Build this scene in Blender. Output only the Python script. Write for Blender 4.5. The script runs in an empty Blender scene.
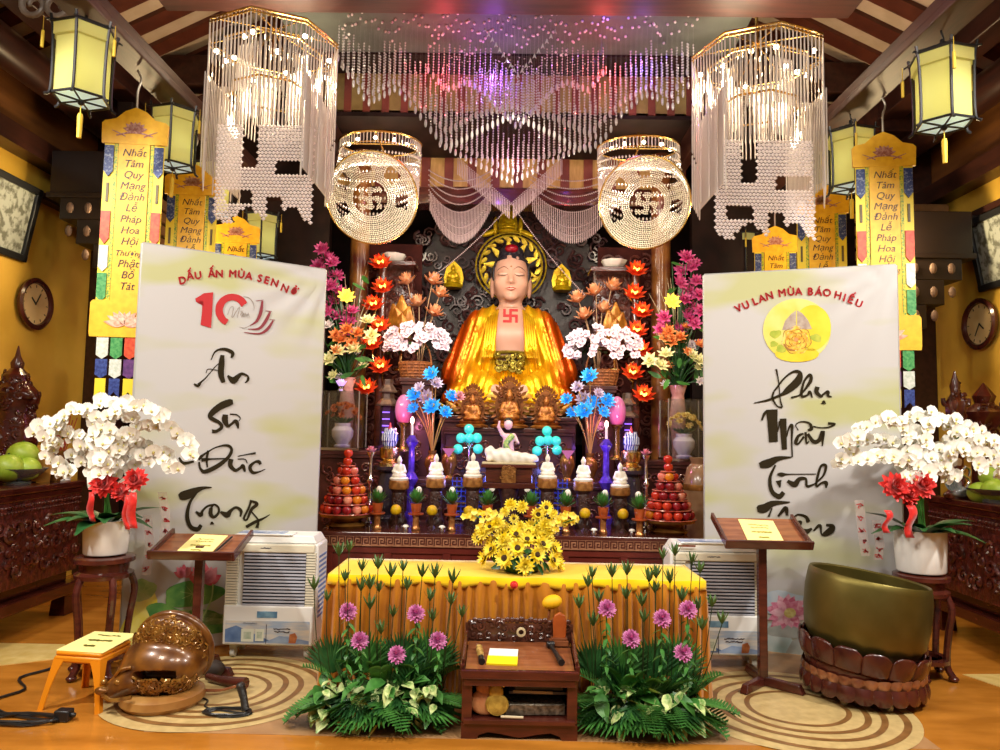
import bpy, math, random
import numpy as np
from mathutils import Vector, Matrix, Euler, Quaternion
RN = random.Random(11)
PI = math.pi
sin, cos, rad = math.sin, math.cos, math.radians
SC = bpy.context.scene
COL = SC.collection
V = Vector

# ---------------------------------------------------------------- camera
F = 722.0
cam_d = bpy.data.cameras.new('camera'); CAM = bpy.data.objects.new('camera', cam_d); COL.objects.link(CAM)
cam_d.sensor_fit = 'HORIZONTAL'; cam_d.sensor_width = 36.0; cam_d.lens = 36.0*F/1000.0
cam_d.clip_start = 0.05; cam_d.clip_end = 100
EYE = V((0, 0, 1.5))
CM = Matrix.Rotation(math.atan(8/F), 3, 'Z') @ Matrix.Rotation(PI/2+math.atan(55/F), 3, 'X') @ Matrix.Rotation(rad(1.0), 3, 'Z')
CAM.matrix_world = Matrix.Translation(EYE) @ CM.to_4x4()
SC.camera = CAM

def ray(px, py):
    return CM @ V(((px-500)/F, -(py-375)/F, -1))
def at(px, py, d):
    """world point seen at a pixel, at depth d along the hall"""
    r = ray(px, py); return EYE + r*(d/r.y)
def atz(px, py, z):
    r = ray(px, py); return EYE + r*((z-EYE.z)/r.z)
def on_plane(px, py, p0, n):
    r = ray(px, py); return EYE + r*((p0-EYE).dot(n)/r.dot(n))

# ---------------------------------------------------------------- materials
MATS = {}
def mat(name, c1, c2=None, rough=.5, metal=0., scale=8., bump=0., bscale=None, em=None, es=0., coat=0., trans=0., alpha=1., detail=3., stretch=None, ior=1.45, sheen=0., lo=.35, hi=.65, kind='noise', spec=.5, sss=0.):
    if name in MATS: return MATS[name]
    m = bpy.data.materials.new(name); m.use_nodes = True
    nt = m.node_tree; N = nt.nodes; L = nt.links; b = N['Principled BSDF']
    def s(k, v):
        if k in b.inputs: b.inputs[k].default_value = v
    s('Base Color', (*c1, 1)); s('Roughness', rough); s('Metallic', metal); s('IOR', ior)
    s('Coat Weight', coat); s('Coat Roughness', .08); s('Transmission Weight', trans); s('Alpha', alpha); s('Sheen Weight', sheen); s('Specular IOR Level', spec)
    if sss: s('Subsurface Weight', sss); s('Subsurface Radius', (.02, .01, .005))
    if em: s('Emission Color', (*em, 1)); s('Emission Strength', es)
    if c2 or bump:
        tc = N.new('ShaderNodeTexCoord'); src = tc.outputs['Object']
        if stretch:
            mp = N.new('ShaderNodeMapping'); mp.inputs['Scale'].default_value = stretch
            L.new(src, mp.inputs['Vector']); src = mp.outputs['Vector']
        def tex(sc):
            if kind == 'voronoi':
                t = N.new('ShaderNodeTexVoronoi'); t.inputs['Scale'].default_value = sc; L.new(src, t.inputs['Vector']); return t.outputs['Distance']
            if kind == 'wave':
                t = N.new('ShaderNodeTexWave'); t.inputs['Scale'].default_value = sc; t.inputs['Distortion'].default_value = 4; t.inputs['Detail'].default_value = detail; L.new(src, t.inputs['Vector']); return t.outputs['Fac']
            t = N.new('ShaderNodeTexNoise'); t.inputs['Scale'].default_value = sc; t.inputs['Detail'].default_value = detail; L.new(src, t.inputs['Vector']); return t.outputs['Fac']
        if c2:
            cr = N.new('ShaderNodeValToRGB'); cr.color_ramp.elements[0].position = lo; cr.color_ramp.elements[1].position = hi
            cr.color_ramp.elements[0].color = (*c1, 1); cr.color_ramp.elements[1].color = (*c2, 1)
            L.new(tex(scale), cr.inputs['Fac']); L.new(cr.outputs['Color'], b.inputs['Base Color'])
        if bump:
            bp = N.new('ShaderNodeBump'); bp.inputs['Strength'].default_value = bump; bp.inputs['Distance'].default_value = .02
            L.new(tex(bscale or scale), bp.inputs['Height']); L.new(bp.outputs['Normal'], b.inputs['Normal'])
    MATS[name] = m
    return m

# ---------------------------------------------------------------- mesh builder
def frame(z, up=V((0, 0, 1))):
    z = V(z).normalized()
    if abs(z.dot(up)) > .98: up = V((0, 1, 0)) if abs(z.y) < .9 else V((1, 0, 0))
    x = up.cross(z).normalized(); y = z.cross(x)
    return Matrix((x, y, z)).transposed()
def TR(loc=(0, 0, 0), rot=(0, 0, 0), sc=1.):
    s = (sc,)*3 if isinstance(sc, (int, float)) else sc
    return Matrix.LocRotScale(V(loc), Euler(rot), V(s))
I4 = Matrix.Identity(4)

class MB:
    def __init__(s): s.v = []; s.f = []; s.m = []; s.n = 0
    def add(s, v, f, m=0, M=None):
        v = np.asarray(v, float).reshape(-1, 3)
        if M is not None:
            A = np.array(M); v = v @ A[:3, :3].T + A[:3, 3]
        o = s.n; s.v.append(v); s.n += len(v)
        s.f.extend([tuple(i+o for i in q) for q in f]); s.m.extend([m]*len(f))
        return s
    def addp(s, P, M=None, m=0): return s.add(P[0], P[1], m, M)
    def box(s, c, d, m=0, rot=None, taper=1.):
        x, y, z = d[0]/2, d[1]/2, d[2]/2; t = taper
        v = [(-x, -y, -z), (x, -y, -z), (x, y, -z), (-x, y, -z), (-x*t, -y*t, z), (x*t, -y*t, z), (x*t, y*t, z), (-x*t, y*t, z)]
        f = [(3, 2, 1, 0), (4, 5, 6, 7), (0, 1, 5, 4), (1, 2, 6, 5), (2, 3, 7, 6), (3, 0, 4, 7)]
        return s.add(v, f, m, TR(c, rot or (0, 0, 0)))
    def box2(s, a, b, m=0): return s.box([(a[i]+b[i])/2 for i in range(3)], [abs(b[i]-a[i]) for i in range(3)], m)
    def tube(s, pts, r, n=8, m=0, closed=False, caps=True, flat=1.):
        pts = [V(p) for p in pts]; k = len(pts)
        rs = r if hasattr(r, '__len__') else [r]*k
        vs = []; fs = []; up = None
        for i, p in enumerate(pts):
            a = pts[(i-1) % k] if (i or closed) else p; b = pts[(i+1) % k] if (i < k-1 or closed) else p
            t = (b-a)
            t = t.normalized() if t.length > 1e-9 else V((0, 0, 1))
            if up is None:
                up = V((0, 0, 1)) if abs(t.z) < .9 else V((1, 0, 0))
            x = up.cross(t)
            x = x.normalized() if x.length > 1e-6 else V((1, 0, 0))
            y = t.cross(x).normalized(); up = y
            for j in range(n):
                an = 2*PI*j/n; vs.append(p+x*(rs[i]*cos(an))+y*(rs[i]*flat*sin(an)))
        for i in range(k if closed else k-1):
            for j in range(n):
                a = i*n+j; b = i*n+(j+1) % n; c = ((i+1) % k)*n+(j+1) % n; d = ((i+1) % k)*n+j
                fs.append((a, b, c, d))
        if caps and not closed:
            fs.append(tuple(range(n-1, -1, -1))); fs.append(tuple(range((k-1)*n, k*n)))
        return s.add([tuple(q) for q in vs], fs, m)
    def cyl(s, a, b, r0, r1=None, n=16, m=0): return s.tube([a, b], [r0, r0 if r1 is None else r1], n, m)
    def lathe(s, prof, M=None, n=24, m=0, lobes=0, depth=0., twist=0., caps=True):
        vs = []; fs = []; k = len(prof)
        for i, (r, z) in enumerate(prof):
            for j in range(n):
                a = 2*PI*j/n; q = r*(1+depth*abs(sin(lobes*a/2))) if lobes else r
                a += twist*i
                vs.append((q*cos(a), q*sin(a), z))
        for i in range(k-1):
            for j in range(n):
                fs.append((i*n+j, i*n+(j+1) % n, (i+1)*n+(j+1) % n, (i+1)*n+j))
        if caps and prof[0][0] > 1e-5: fs.append(tuple(range(n-1, -1, -1)))
        if caps and prof[-1][0] > 1e-5: fs.append(tuple(range((k-1)*n, k*n)))
        return s.add(vs, fs, m, M)
    def ball(s, c, r, m=0, n=12, k=8, rot=None):
        r3 = (r,)*3 if isinstance(r, (int, float)) else r
        return s.addp(sphere_p(n, k), TR(c, rot or (0, 0, 0), r3), m)
    def prism(s, poly, h, M=None, m=0):
        n = len(poly)
        v = [(x, y, 0) for x, y in poly]+[(x, y, h) for x, y in poly]
        f = [tuple(range(n-1, -1, -1)), tuple(range(n, 2*n))]+[(i, (i+1) % n, n+(i+1) % n, n+i) for i in range(n)]
        return s.add(v, f, m, M)
    def build(s, name, mats, parent=None, smooth=True, loc=None, ang=40, M=None, bevel=0., seg=2, solid=0.):
        me = bpy.data.meshes.new(name)
        v = np.concatenate(s.v) if s.v else np.zeros((0, 3))
        if loc is not None: v = v-np.array(loc)
        me.from_pydata(v.tolist(), [], s.f)
        if not isinstance(mats, (list, tuple)): mats = [mats]
        for x in mats: me.materials.append(x)
        if len(mats) > 1: me.polygons.foreach_set('material_index', s.m)
        if smooth: me.shade_smooth() if ang is None else me.set_sharp_from_angle(angle=rad(ang))
        me.update()
        o = bpy.data.objects.new(name, me); COL.objects.link(o)
        if M is not None: o.matrix_world = M
        if loc is not None: o.location = loc
        if parent: o.parent = parent
        if bevel:
            md = o.modifiers.new('bevel', 'BEVEL'); md.width = bevel; md.segments = seg; md.limit_method = 'ANGLE'; md.angle_limit = rad(40)
        if solid:
            md = o.modifiers.new('solid', 'SOLIDIFY'); md.thickness = solid; md.offset = 0
        return o

_sp = {}
def sphere_p(n=12, k=8):
    if (n, k) in _sp: return _sp[(n, k)]
    v = [(0, 0, -1)]; f = []
    for i in range(1, k):
        t = -PI/2+PI*i/k
        for j in range(n): v.append((cos(t)*cos(2*PI*j/n), cos(t)*sin(2*PI*j/n), sin(t)))
    v.append((0, 0, 1))
    for j in range(n):
        f.append((0, 1+(j+1) % n, 1+j)); f.append((len(v)-1, len(v)-1-n+j, len(v)-1-n+(j+1) % n))
    for i in range(k-2):
        for j in range(n):
            a = 1+i*n+j; b = 1+i*n+(j+1) % n; f.append((a, b, b+n, a+n))
    _sp[(n, k)] = (np.array(v), f); return _sp[(n, k)]
OCTA = (np.array([(1, 0, 0), (-1, 0, 0), (0, 1, 0), (0, -1, 0), (0, 0, 1), (0, 0, -1.)]), [(0, 2, 4), (2, 1, 4), (1, 3, 4), (3, 0, 4), (2, 0, 5), (1, 2, 5), (3, 1, 5), (0, 3, 5)])
def petal_p(L=1., w=.4, cup=.3, tip=.0, seg=5, base=.25, fold=.12):
    """a petal along +X, curling up +Z"""
    v = []; f = []
    for i in range(seg+1):
        t = i/seg
        ww = w*(base*(1-t)+sin(PI*min(1, t*.93+.07))**.8)*(1-t**6*.75)*.5
        if i == seg: ww = w*.06+tip
        z = cup*t*t
        for j in (-1, 0, 1): v.append((L*t, j*ww, z+abs(j)*fold*w*sin(PI*t)))
    for i in range(seg):
        for j in range(2): a = i*3+j; f.append((a, a+3, a+4, a+1))
    return (np.array(v), f)
def ring_of(mb, P, n, tilt, r=0., z=0., sc=1., ph=0., M=I4, m=0, jit=0.):
    for i in range(n):
        a = ph+2*PI*i/n+RN.uniform(-jit, jit)
        mb.addp(P, M @ Matrix.Rotation(a, 4, 'Z') @ Matrix.Translation((r, 0, z)) @ Matrix.Rotation(-tilt+RN.uniform(-jit, jit), 4, 'Y') @ Matrix.Scale(sc, 4), m)

# ---------------------------------------------------------------- objects
def tag(o, label=None, cat=None, group=None, kind=None):
    if label: o['label'] = label
    if cat: o['category'] = cat
    if group: o['group'] = group
    if kind: o['kind'] = kind
    return o
def thing(name, label, cat, loc=(0, 0, 0), rz=0., group=None, rot=None, sc=1.):
    o = bpy.data.objects.new(name, None); COL.objects.link(o); o.empty_display_size = .05
    o.location = loc; o.rotation_euler = rot or (0, 0, rz); o.scale = (sc,)*3
    return tag(o, label, cat, group)
KIDS = {}
def dup(src, loc, rz=None, label=None, group=None, sc=None, rot=None):
    """copy of a thing with copies of its parts and sub-parts"""
    def rec(o, par):
        c = o.copy(); COL.objects.link(c)
        if par: c.parent = par
        for k in o.children: rec(k, c)
        return c
    r = rec(src, None); r.location = loc
    if rz is not None: r.rotation_euler = (0, 0, rz)
    if rot is not None: r.rotation_euler = rot
    if sc is not None: r.scale = (sc,)*3 if isinstance(sc, (int, float)) else sc
    if label: r['label'] = label
    if group: r['group'] = group
    return r
def copy_part(src, parent, M):
    c = src.copy(); COL.objects.link(c); c.parent = parent; c.matrix_local = M
    return c
def structure(o): o['kind'] = 'structure'; return o
ORD = ['first', 'second', 'third', 'fourth', 'fifth', 'sixth', 'seventh', 'eighth', 'ninth', 'tenth']

def catmull(pts, n=6):
    pts = [np.array(p, float) for p in pts]; out = []
    P = [2*pts[0]-pts[1]]+pts+[2*pts[-1]-pts[-2]]
    for i in range(1, len(P)-2):
        for k in range(n):
            t = k/n
            out.append(.5*((2*P[i])+(-P[i-1]+P[i+1])*t+(2*P[i-1]-5*P[i]+4*P[i+1]-P[i+2])*t*t+(-P[i-1]+3*P[i]-3*P[i+1]+P[i+2])*t**3))
    out.append(pts[-1]); return out

# ---------------------------------------------------------------- lettering
def glyphs(body, size=1., shear=0., bold=0., align='CENTER', extrude=0.):
    cu = bpy.data.curves.new('lettering', 'FONT'); cu.body = body; cu.size = size; cu.shear = shear; cu.offset = bold; cu.align_x = align; cu.extrude = extrude; cu.resolution_u = 3
    o = bpy.data.objects.new('lettering', cu); COL.objects.link(o)
    dg = bpy.context.evaluated_depsgraph_get(); me = bpy.data.meshes.new_from_object(o.evaluated_get(dg))
    v = np.array([x.co[:] for x in me.vertices]).reshape(-1, 3); f = [tuple(p.vertices) for p in me.polygons]
    bpy.data.objects.remove(o); bpy.data.curves.remove(cu); bpy.data.meshes.remove(me)
    return v, f
def brush(mb, strokes, tf, n=5, m=0):
    """variable-width brush strokes: lists of (x, y, width), mapped by tf(x, y)"""
    for st in strokes:
        c = catmull(st, n); L = []; R_ = []
        for i, p in enumerate(c):
            a = c[max(0, i-1)]; b = c[min(len(c)-1, i+1)]; t = (b-a)[:2]; t = t/(np.linalg.norm(t)+1e-9); w = max(1e-4, p[2])/2
            L.append(tf(p[0]-t[1]*w, p[1]+t[0]*w)); R_.append(tf(p[0]+t[1]*w, p[1]-t[0]*w))
        k = len(c); mb.add([tuple(q) for q in L+R_], [(i, i+1, k+i+1, k+i) for i in range(k-1)], m)

# ---------------------------------------------------------------- implicit surfaces
def nets(fn, lo, hi, res):
    lo = np.array(lo, float); hi = np.array(hi, float); n = np.maximum(4, np.ceil((hi-lo)/res).astype(int)+1)
    ax = [lo[i]+np.arange(n[i])*res for i in range(3)]
    X, Y, Z = np.meshgrid(*ax, indexing='ij'); v = fn(X, Y, Z); ins = v < 0
    acc = np.zeros((n[0]-1, n[1]-1, n[2]-1, 3)); cnt = np.zeros(acc.shape[:3])
    cs = [(i, j, k) for i in (0, 1) for j in (0, 1) for k in (0, 1)]
    def sl(a, c): return a[c[0]:n[0]-1+c[0], c[1]:n[1]-1+c[1], c[2]:n[2]-1+c[2]]
    for a in cs:
        for d in range(3):
            if a[d]: continue
            b = list(a); b[d] = 1
            va, vb = sl(v, a), sl(v, b); cr = (va < 0) != (vb < 0)
            t = np.where(cr, va/np.where(cr, va-vb, 1), 0)
            for q in range(3): acc[..., q] += np.where(cr, a[q]+(t if q == d else 0), 0)
            cnt += cr
    act = cnt > 0; idx = -np.ones(cnt.shape, int); idx[act] = np.arange(act.sum())
    ijk = np.argwhere(act); vs = lo+(ijk+acc[act]/cnt[act][:, None])*res
    F_ = []
    for d in range(3):
        u, w = (d+1) % 3, (d+2) % 3
        A = np.moveaxis(ins, (d, u, w), (0, 1, 2)); ID = np.moveaxis(idx, (d, u, w), (0, 1, 2))
        s0 = A[:-1, 1:-1, 1:-1]; s1 = A[1:, 1:-1, 1:-1]; cr = np.argwhere(s0 != s1)
        for (i, j, k) in cr:
            q = (ID[i, j, k], ID[i, j+1, k], ID[i, j+1, k+1], ID[i, j, k+1])
            if min(q) < 0: continue
            F_.append(tuple(int(x) for x in (q if A[i, j+1, k+1] else q[::-1])))
    return vs, F_
def smin(a, b, k): h = np.clip(.5+.5*(b-a)/k, 0, 1); return b+(a-b)*h-k*h*(1-h)
def ell(X, Y, Z, c, r):
    x, y, z = (X-c[0])/r[0], (Y-c[1])/r[1], (Z-c[2])/r[2]; k = np.sqrt(x*x+y*y+z*z); return (k-1)*min(r)*1.0 if min(r)/max(r) > .5 else (k-1)*(np.prod(r)**(1/3))*.8
def cap(X, Y, Z, a, b, ra, rb):
    a = np.array(a, float); b = np.array(b, float); d = b-a
    h = np.clip(((X-a[0])*d[0]+(Y-a[1])*d[1]+(Z-a[2])*d[2])/d.dot(d), 0, 1)
    return np.sqrt((X-a[0]-d[0]*h)**2+(Y-a[1]-d[1]*h)**2+(Z-a[2]-d[2]*h)**2)-(ra+(rb-ra)*h)

# ---------------------------------------------------------------- palette
dark_wood = mat('dark_carved_wood', (.035, .012, .008), (.075, .022, .014), rough=.32, scale=14, bump=.5, coat=.3)
red_wood = mat('red_lacquered_wood', (.05, .010, .007), (.095, .019, .011), rough=.25, scale=6, stretch=(1, 1, 5), coat=.5)
brown_wood = mat('polished_brown_wood', (.19, .055, .02), (.30, .10, .035), rough=.25, scale=5, stretch=(1, 6, 6), coat=.5)
carved_red = mat('carved_red_wood', (.05, .012, .009), (.15, .032, .022), rough=.28, scale=22, bump=1., coat=.5)
gold = mat('gold_leaf', (.95, .60, .08), (.80, .42, .03), rough=.28, metal=1., scale=9)
bronze = mat('aged_bronze', (.125, .098, .022), (.165, .13, .034), rough=.42, metal=.75, scale=5)
brass = mat('brass', (.8, .55, .2), rough=.25, metal=1.)
silver = mat('polished_silver', (.85, .85, .88), rough=.15, metal=1.)
black_iron = mat('black_iron', (.012, .012, .014), rough=.4)
black_plastic = mat('black_plastic', (.012, .012, .013), rough=.35)
white_plastic = mat('white_plastic', (.80, .80, .77), rough=.35)
white_ceramic = mat('white_ceramic', (.84, .82, .77), rough=.15, coat=.4)
crystal = mat('crystal_bead', (.90, .86, .86), rough=.06, trans=.55, ior=1.6, spec=.9)
def thin_glass(name, k=.10):
    m = bpy.data.materials.new(name); m.use_nodes = True; N = m.node_tree.nodes; L = m.node_tree.links; N.remove(N['Principled BSDF'])
    a = N.new('ShaderNodeBsdfTransparent'); g = N.new('ShaderNodeBsdfGlossy'); x = N.new('ShaderNodeMixShader'); g.inputs['Roughness'].default_value = .05; a.inputs[0].default_value = (.93, .95, .95, 1); x.inputs[0].default_value = k
    L.new(a.outputs[0], x.inputs[1]); L.new(g.outputs[0], x.inputs[2]); L.new(x.outputs[0], N['Material Output'].inputs[0]); return m
clear_glass = thin_glass('clear_glass')
leaf_green = mat('leaf_green', (.03, .13, .022), (.07, .23, .04), rough=.4, scale=12)
leaf_dark = mat('leaf_dark_green', (.013, .065, .015), (.03, .12, .03), rough=.38, scale=15)
leaf_pale = mat('leaf_variegated', (.10, .26, .04), (.62, .70, .30), rough=.4, scale=14)
yellow_paper = mat('yellow_paper', (.90, .80, .30), rough=.7)
white_paper = mat('white_paper', (.85, .84, .80), rough=.7)
ink = mat('dark_ink', (.03, .025, .015), rough=.7)
red_ink = mat('red_ink', (.44, .010, .014), rough=.6)
red_cloth = mat('red_ribbon', (.62, .012, .012), (.8, .03, .02), rough=.45, scale=30, sheen=.3)
# ================================================================ setting
W = 4.3
floor_m = mat('glossy_brown_floor', (.36, .13, .014), (.54, .21, .028), rough=.2, scale=2.2, detail=6, stretch=(1, 3, 1), coat=.25)
panel_m = mat('pale_brown_stone', (.36, .19, .08), (.47, .27, .12), rough=.25, scale=4, detail=6)
inlay_m = mat('beige_stone', (.50, .36, .15), (.62, .46, .20), rough=.3, scale=18, detail=6)
ring_m = mat('dark_stone_vein', (.18, .085, .025), (.27, .13, .04), rough=.3, scale=12)
yel_patch = mat('yellow_floor_patch', (.60, .42, .12), (.70, .52, .20), rough=.3, scale=14, detail=6)
wall_m = mat('mustard_wall', (.56, .33, .03), (.70, .43, .055), rough=.6, scale=1.6, detail=5)
beam_m = mat('dark_beam_wood', (.026, .009, .006), (.05, .016, .010), rough=.35, scale=5, stretch=(4, .6, 4), coat=.15)
rafter_m = mat('rafter_wood', (.07, .016, .009), (.11, .027, .014), rough=.4, scale=6)
cream_m = mat('cream_board', (.44, .33, .23), (.52, .40, .30), rough=.6, scale=6)
backdark = mat('dark_back_wood', (.012, .006, .005), (.024, .010, .008), rough=.6, scale=5, spec=.2)

structure(MB().box2((-W-.1, -1.5, -.06), (W+.1, 9.4, 0)).build('floor', floor_m, smooth=False))
structure(MB().box2((-1.75, 3.63, -.01), (2.12, 5.35, .002)).build('floor_overlay', panel_m, smooth=False))
def ring(cx, cy, r0, r1, m, z, ex=1., wob=.0):
    n = 72; v = []; f = []
    ph = RN.uniform(0, 6)
    for j in range(n):
        a = 2*PI*j/n; w = 1+wob*(sin(2*a+ph)+.6*sin(5*a+2*ph))
        for r in (r0*w, r1*(1+(w-1)*.8)): v.append((cx+ex*r*cos(a), cy+r*sin(a), z))
    for j in range(n): k = (j+1) % n; f.append((2*j, 2*j+1, 2*k+1, 2*k))
    return v, f
for cx, cy in ((-1.62, 4.22), (1.60, 4.12)):
    b = MB(); b.add(*ring(cx, cy, 0, .60, 0, .004, 1.05, .01))
    for r0, r1 in ((.235, .262), (.32, .352), (.40, .432), (.50, .535)): b.add(*ring(cx+.02, cy, r0, r1, 1, .0055, 1.05, .02), 1)
    structure(b.build('floor_overlay', [inlay_m, ring_m], smooth=False))
for s in (-1, 1):
    b = MB(); x0, x1, x2 = 2.72*s, 3.3*s, 4.3*s
    p = [(x0+s*.25, 4.98), (x2, 4.98), (x2, 3.9), (x1, 4.42), (x0, 4.75)] if s < 0 else [(x0+.2, 4.75), (x2, 4.85), (x2, 3.7), (x1, 4.2), (x0+.3, 4.5)]
    b.prism(p if s > 0 else p[::-1], .004)
    structure(b.build('floor_overlay', yel_patch, smooth=False))  # flat yellowish patches along both sides of the floor

# side walls, upper timber, wing walls and back wall
for s, nm in ((-1, 'left'), (1, 'right')):
    structure(MB().box2((s*W, -1.5, 0), (s*(W+.12), 7.75, 3.86)).build('wall_'+nm, wall_m, smooth=False))
    structure(MB().box2((s*W, -1.5, 3.86), (s*(W+.12), 9.3, 4.72)).build('trim_'+('1' if s < 0 else '2'), mat('upper_wall_wood', (.10, .035, .012), (.19, .075, .02), rough=.4, scale=3, stretch=(1, .3, 3)), smooth=False))
    b = MB(); b.cyl((s*3.98, -1.5, 4.42), (s*3.98, 9, 4.42), .15, n=20); b.box2((s*4.12, -1.5, 3.80), (s*4.3, 9, 3.98)); b.box2((s*4.2, -1.5, 3.5), (s*4.3, 9, 3.56))
    structure(b.build('beam', beam_m))
    b = MB(); b.box2((s*2.54, -1.0, 4.02), (s*2.68, 9, 4.14)); b.box2((s*2.50, -1, 3.97), (s*2.72, 9, 4.03))
    structure(b.build('beam', mat('rail_wood', (.04, .014, .010), (.08, .03, .02), rough=.5, scale=5, stretch=(4, .6, 4)), smooth=False, bevel=.01))
    structure(MB().box2((s*4.02, 7.25, 0), (s*4.3, 7.55, 4.5)).build('column', beam_m, smooth=False, bevel=.01))
    structure(MB().box2((s*1.98, 7.75, 0), (s*4.42, 7.85, 5.0)).build('wall_partition', backdark, smooth=False))
    structure(MB().cyl((s*1.60, 7.56, 0), (s*1.60, 7.56, 4.5), .10, n=24).build('column', mat('gilded_red_column', (.09, .012, .008), (.24, .10, .02), rough=.3, scale=5, coat=.4)))
structure(MB().box2((-W-.1, 9.2, 0), (W+.1, 9.32, 6.9)).build('wall_back', backdark, smooth=False))

# gabled ceiling: cream boards over red rafters along the slope, cross trusses
def zr(x): return 6.75-.5*abs(x)
for s, nm in ((-1, 'left'), (1, 'right')):
    b = MB(); b.add([(0, -1.5, zr(0)+.06), (s*4.45, -1.5, zr(4.45)+.06), (s*4.45, 9.3, zr(4.45)+.06), (0, 9.3, zr(0)+.06)], [(0, 1, 2, 3)])
    structure(b.build('ceiling_'+nm, cream_m, smooth=False, solid=.03))
    b = MB(); y = 2.2
    while y < 9.2:
        for x0, x1 in ((0, 4.42),):
            v = [(s*x, yy, zr(x)+dz) for x in (x0, x1) for yy in (y, y+.17) for dz in (.0, .05)]
            b.add(v, [(0, 1, 3, 2), (4, 6, 7, 5), (0, 4, 5, 1), (2, 3, 7, 6), (0, 2, 6, 4), (1, 5, 7, 3)])
        y += .36
    structure(b.build('ceiling_rafters', rafter_m, smooth=False))
    b = MB()
    for x, h in ((3.62, .34), (1.55, .3)): b.box2((s*(x-.11), -1, zr(x)-.07-h), (s*(x+.11), 9.2, zr(x)-.03))
    structure(b.build('beam', beam_m, smooth=False, bevel=.01))
    b = MB()
    for y in (3.5, 6.75):
        for x0, x1, zz, h in ((2.7, 4.2, 4.55, .26), (1.5, 3.7, 4.95, .3)): b.box2((s*x0, y, zz-h/2), (s*x1, y+.22, zz+h/2))
        b.box2((s*2.62, y, 4.4), (s*2.84, y+.22, 5.4))
    structure(b.build('beam', beam_m, smooth=False, bevel=.01))
b = MB(); zb = at(508, 15, 5.46).z
b.box2((-2.75, 5.1, zb+.02), (2.62, 5.42, zb+.55)); b.box2((-2.75, 5.06, zb), (2.62, 5.46, zb+.045)); b.box2((-2.75, 5.08, zb+.16), (2.62, 5.44, zb+.185))
structure(b.build('beam', mat('moulded_red_beam', (.05, .013, .009), (.09, .022, .015), rough=.5, scale=5, stretch=(.5, 4, 4)), smooth=False, bevel=.008))

# stepped ceiling over the shrine
gray_m = mat('gray_ceiling_panel', (.075, .082, .07), (.10, .108, .092), rough=.6, scale=4)
plank_m = mat('amber_planks', (.36, .20, .06), (.48, .28, .10), rough=.5, scale=6, stretch=(5, 1, 1))
plank_dk = mat('red_plank', (.13, .025, .018), (.19, .04, .025), rough=.4, scale=6)
zc = 4.9
structure(MB().box2((-1.95, 5.46, zc), (1.95, 6.3, zc+.05)).build('ceiling_panel', gray_m, smooth=False))
structure(MB().box2((-1.95, 6.3, zc-.02), (1.95, 6.68, zc+.05)).build('ceiling_panel', backdark, smooth=False))
def planks(nm, y, z0, z1, x0, x1, n, m1):
    b = MB(); w = (x1-x0)/n
    for i in range(n): b.box2((x0+w*i, y, z0), (x0+w*(i+.62), y+.04, z1), 0); b.box2((x0+w*(i+.62), y-.012, z0), (x0+w*(i+1), y+.045, z1), 1)
    structure(b.build(nm, [m1, plank_dk], smooth=False))
planks('trim_3', 6.66, 4.50, 4.91, -1.9, 1.9, 21, mat('olive_amber_planks', (.19, .135, .035), (.27, .20, .06), rough=.5, scale=6))
structure(MB().box2((-1.95, 6.66, 4.46), (1.95, 7.75, 4.52)).build('ceiling_panel', backdark, smooth=False))
planks('trim_4', 7.7, 4.13, 4.5, -1.9, 1.9, 15, plank_m)
structure(MB().box2((-1.98, 7.7, 3.95), (1.98, 7.95, 4.14)).build('beam', red_wood, smooth=False))
for s in (-1, 1): structure(MB().box2((s*1.72, 6.25, 4.2), (s*1.8, 7.75, 4.95)).build('beam', beam_m, smooth=False))

# stepped bracket blocks beside the columns
for s, k in ((-1, 5), (1, 6)):
    b = MB(); X = 4.08
    P = at(37, 150, 6.2) if s < 0 else at(985, 215, 6.4)
    z1 = P.z; y0 = 6.2 if s < 0 else 6.3
    b.box2((s*3.48, y0, z1-.40), (s*4.08, y0+.5, z1))
    b.box2((s*3.48, y0, z1-.62), (s*3.98, y0+.5, z1-.4)); b.box2((s*3.48, y0, z1-.84), (s*3.82, y0+.5, z1-.62)); b.box2((s*3.48, y0, z1-1.05), (s*3.66, y0+.5, z1-.84))
    b.box2((s*3.47, y0-.02, z1-.43), (s*4.1, y0+.52, z1-.38)); b.box2((s*3.44, y0+.1, z1-1.3), (s*3.58, y0+.4, z1+.5))
    b.box2((s*3.5, y0+.1, z1-.1), (s*4.3, y0+.4, z1+.0))
    for i in range(3):
        for j in range(3-i//2):
            b.ball((s*(3.56+.16*j), y0-.01, z1-.52-.21*i), (.035, .02, .05), 1, 8, 6)
    structure(b.build('trim_%d' % k, [mat('blackened_wood', (.014, .008, .007), rough=.4), mat('bracket_boss', (.16, .10, .07), rough=.4)], smooth=False, bevel=.008))
    b = MB()
    for i in range(4): b.box2((s*3.5, 6.9+.02*i, 3.66-.13*i), (s*(4.25-.15*i), 7.25, 3.76-.13*i)); b.box2((s*(3.55+.15*i), 6.8, 3.70-.13*i), (s*(3.7+.15*i), 7.2, 3.8-.13*i))
    structure(b.build('trim_%d' % (k+2), mat('amber_bracket', (.16, .075, .03), (.25, .12, .045), rough=.4, scale=6), smooth=False, bevel=.01))

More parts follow.
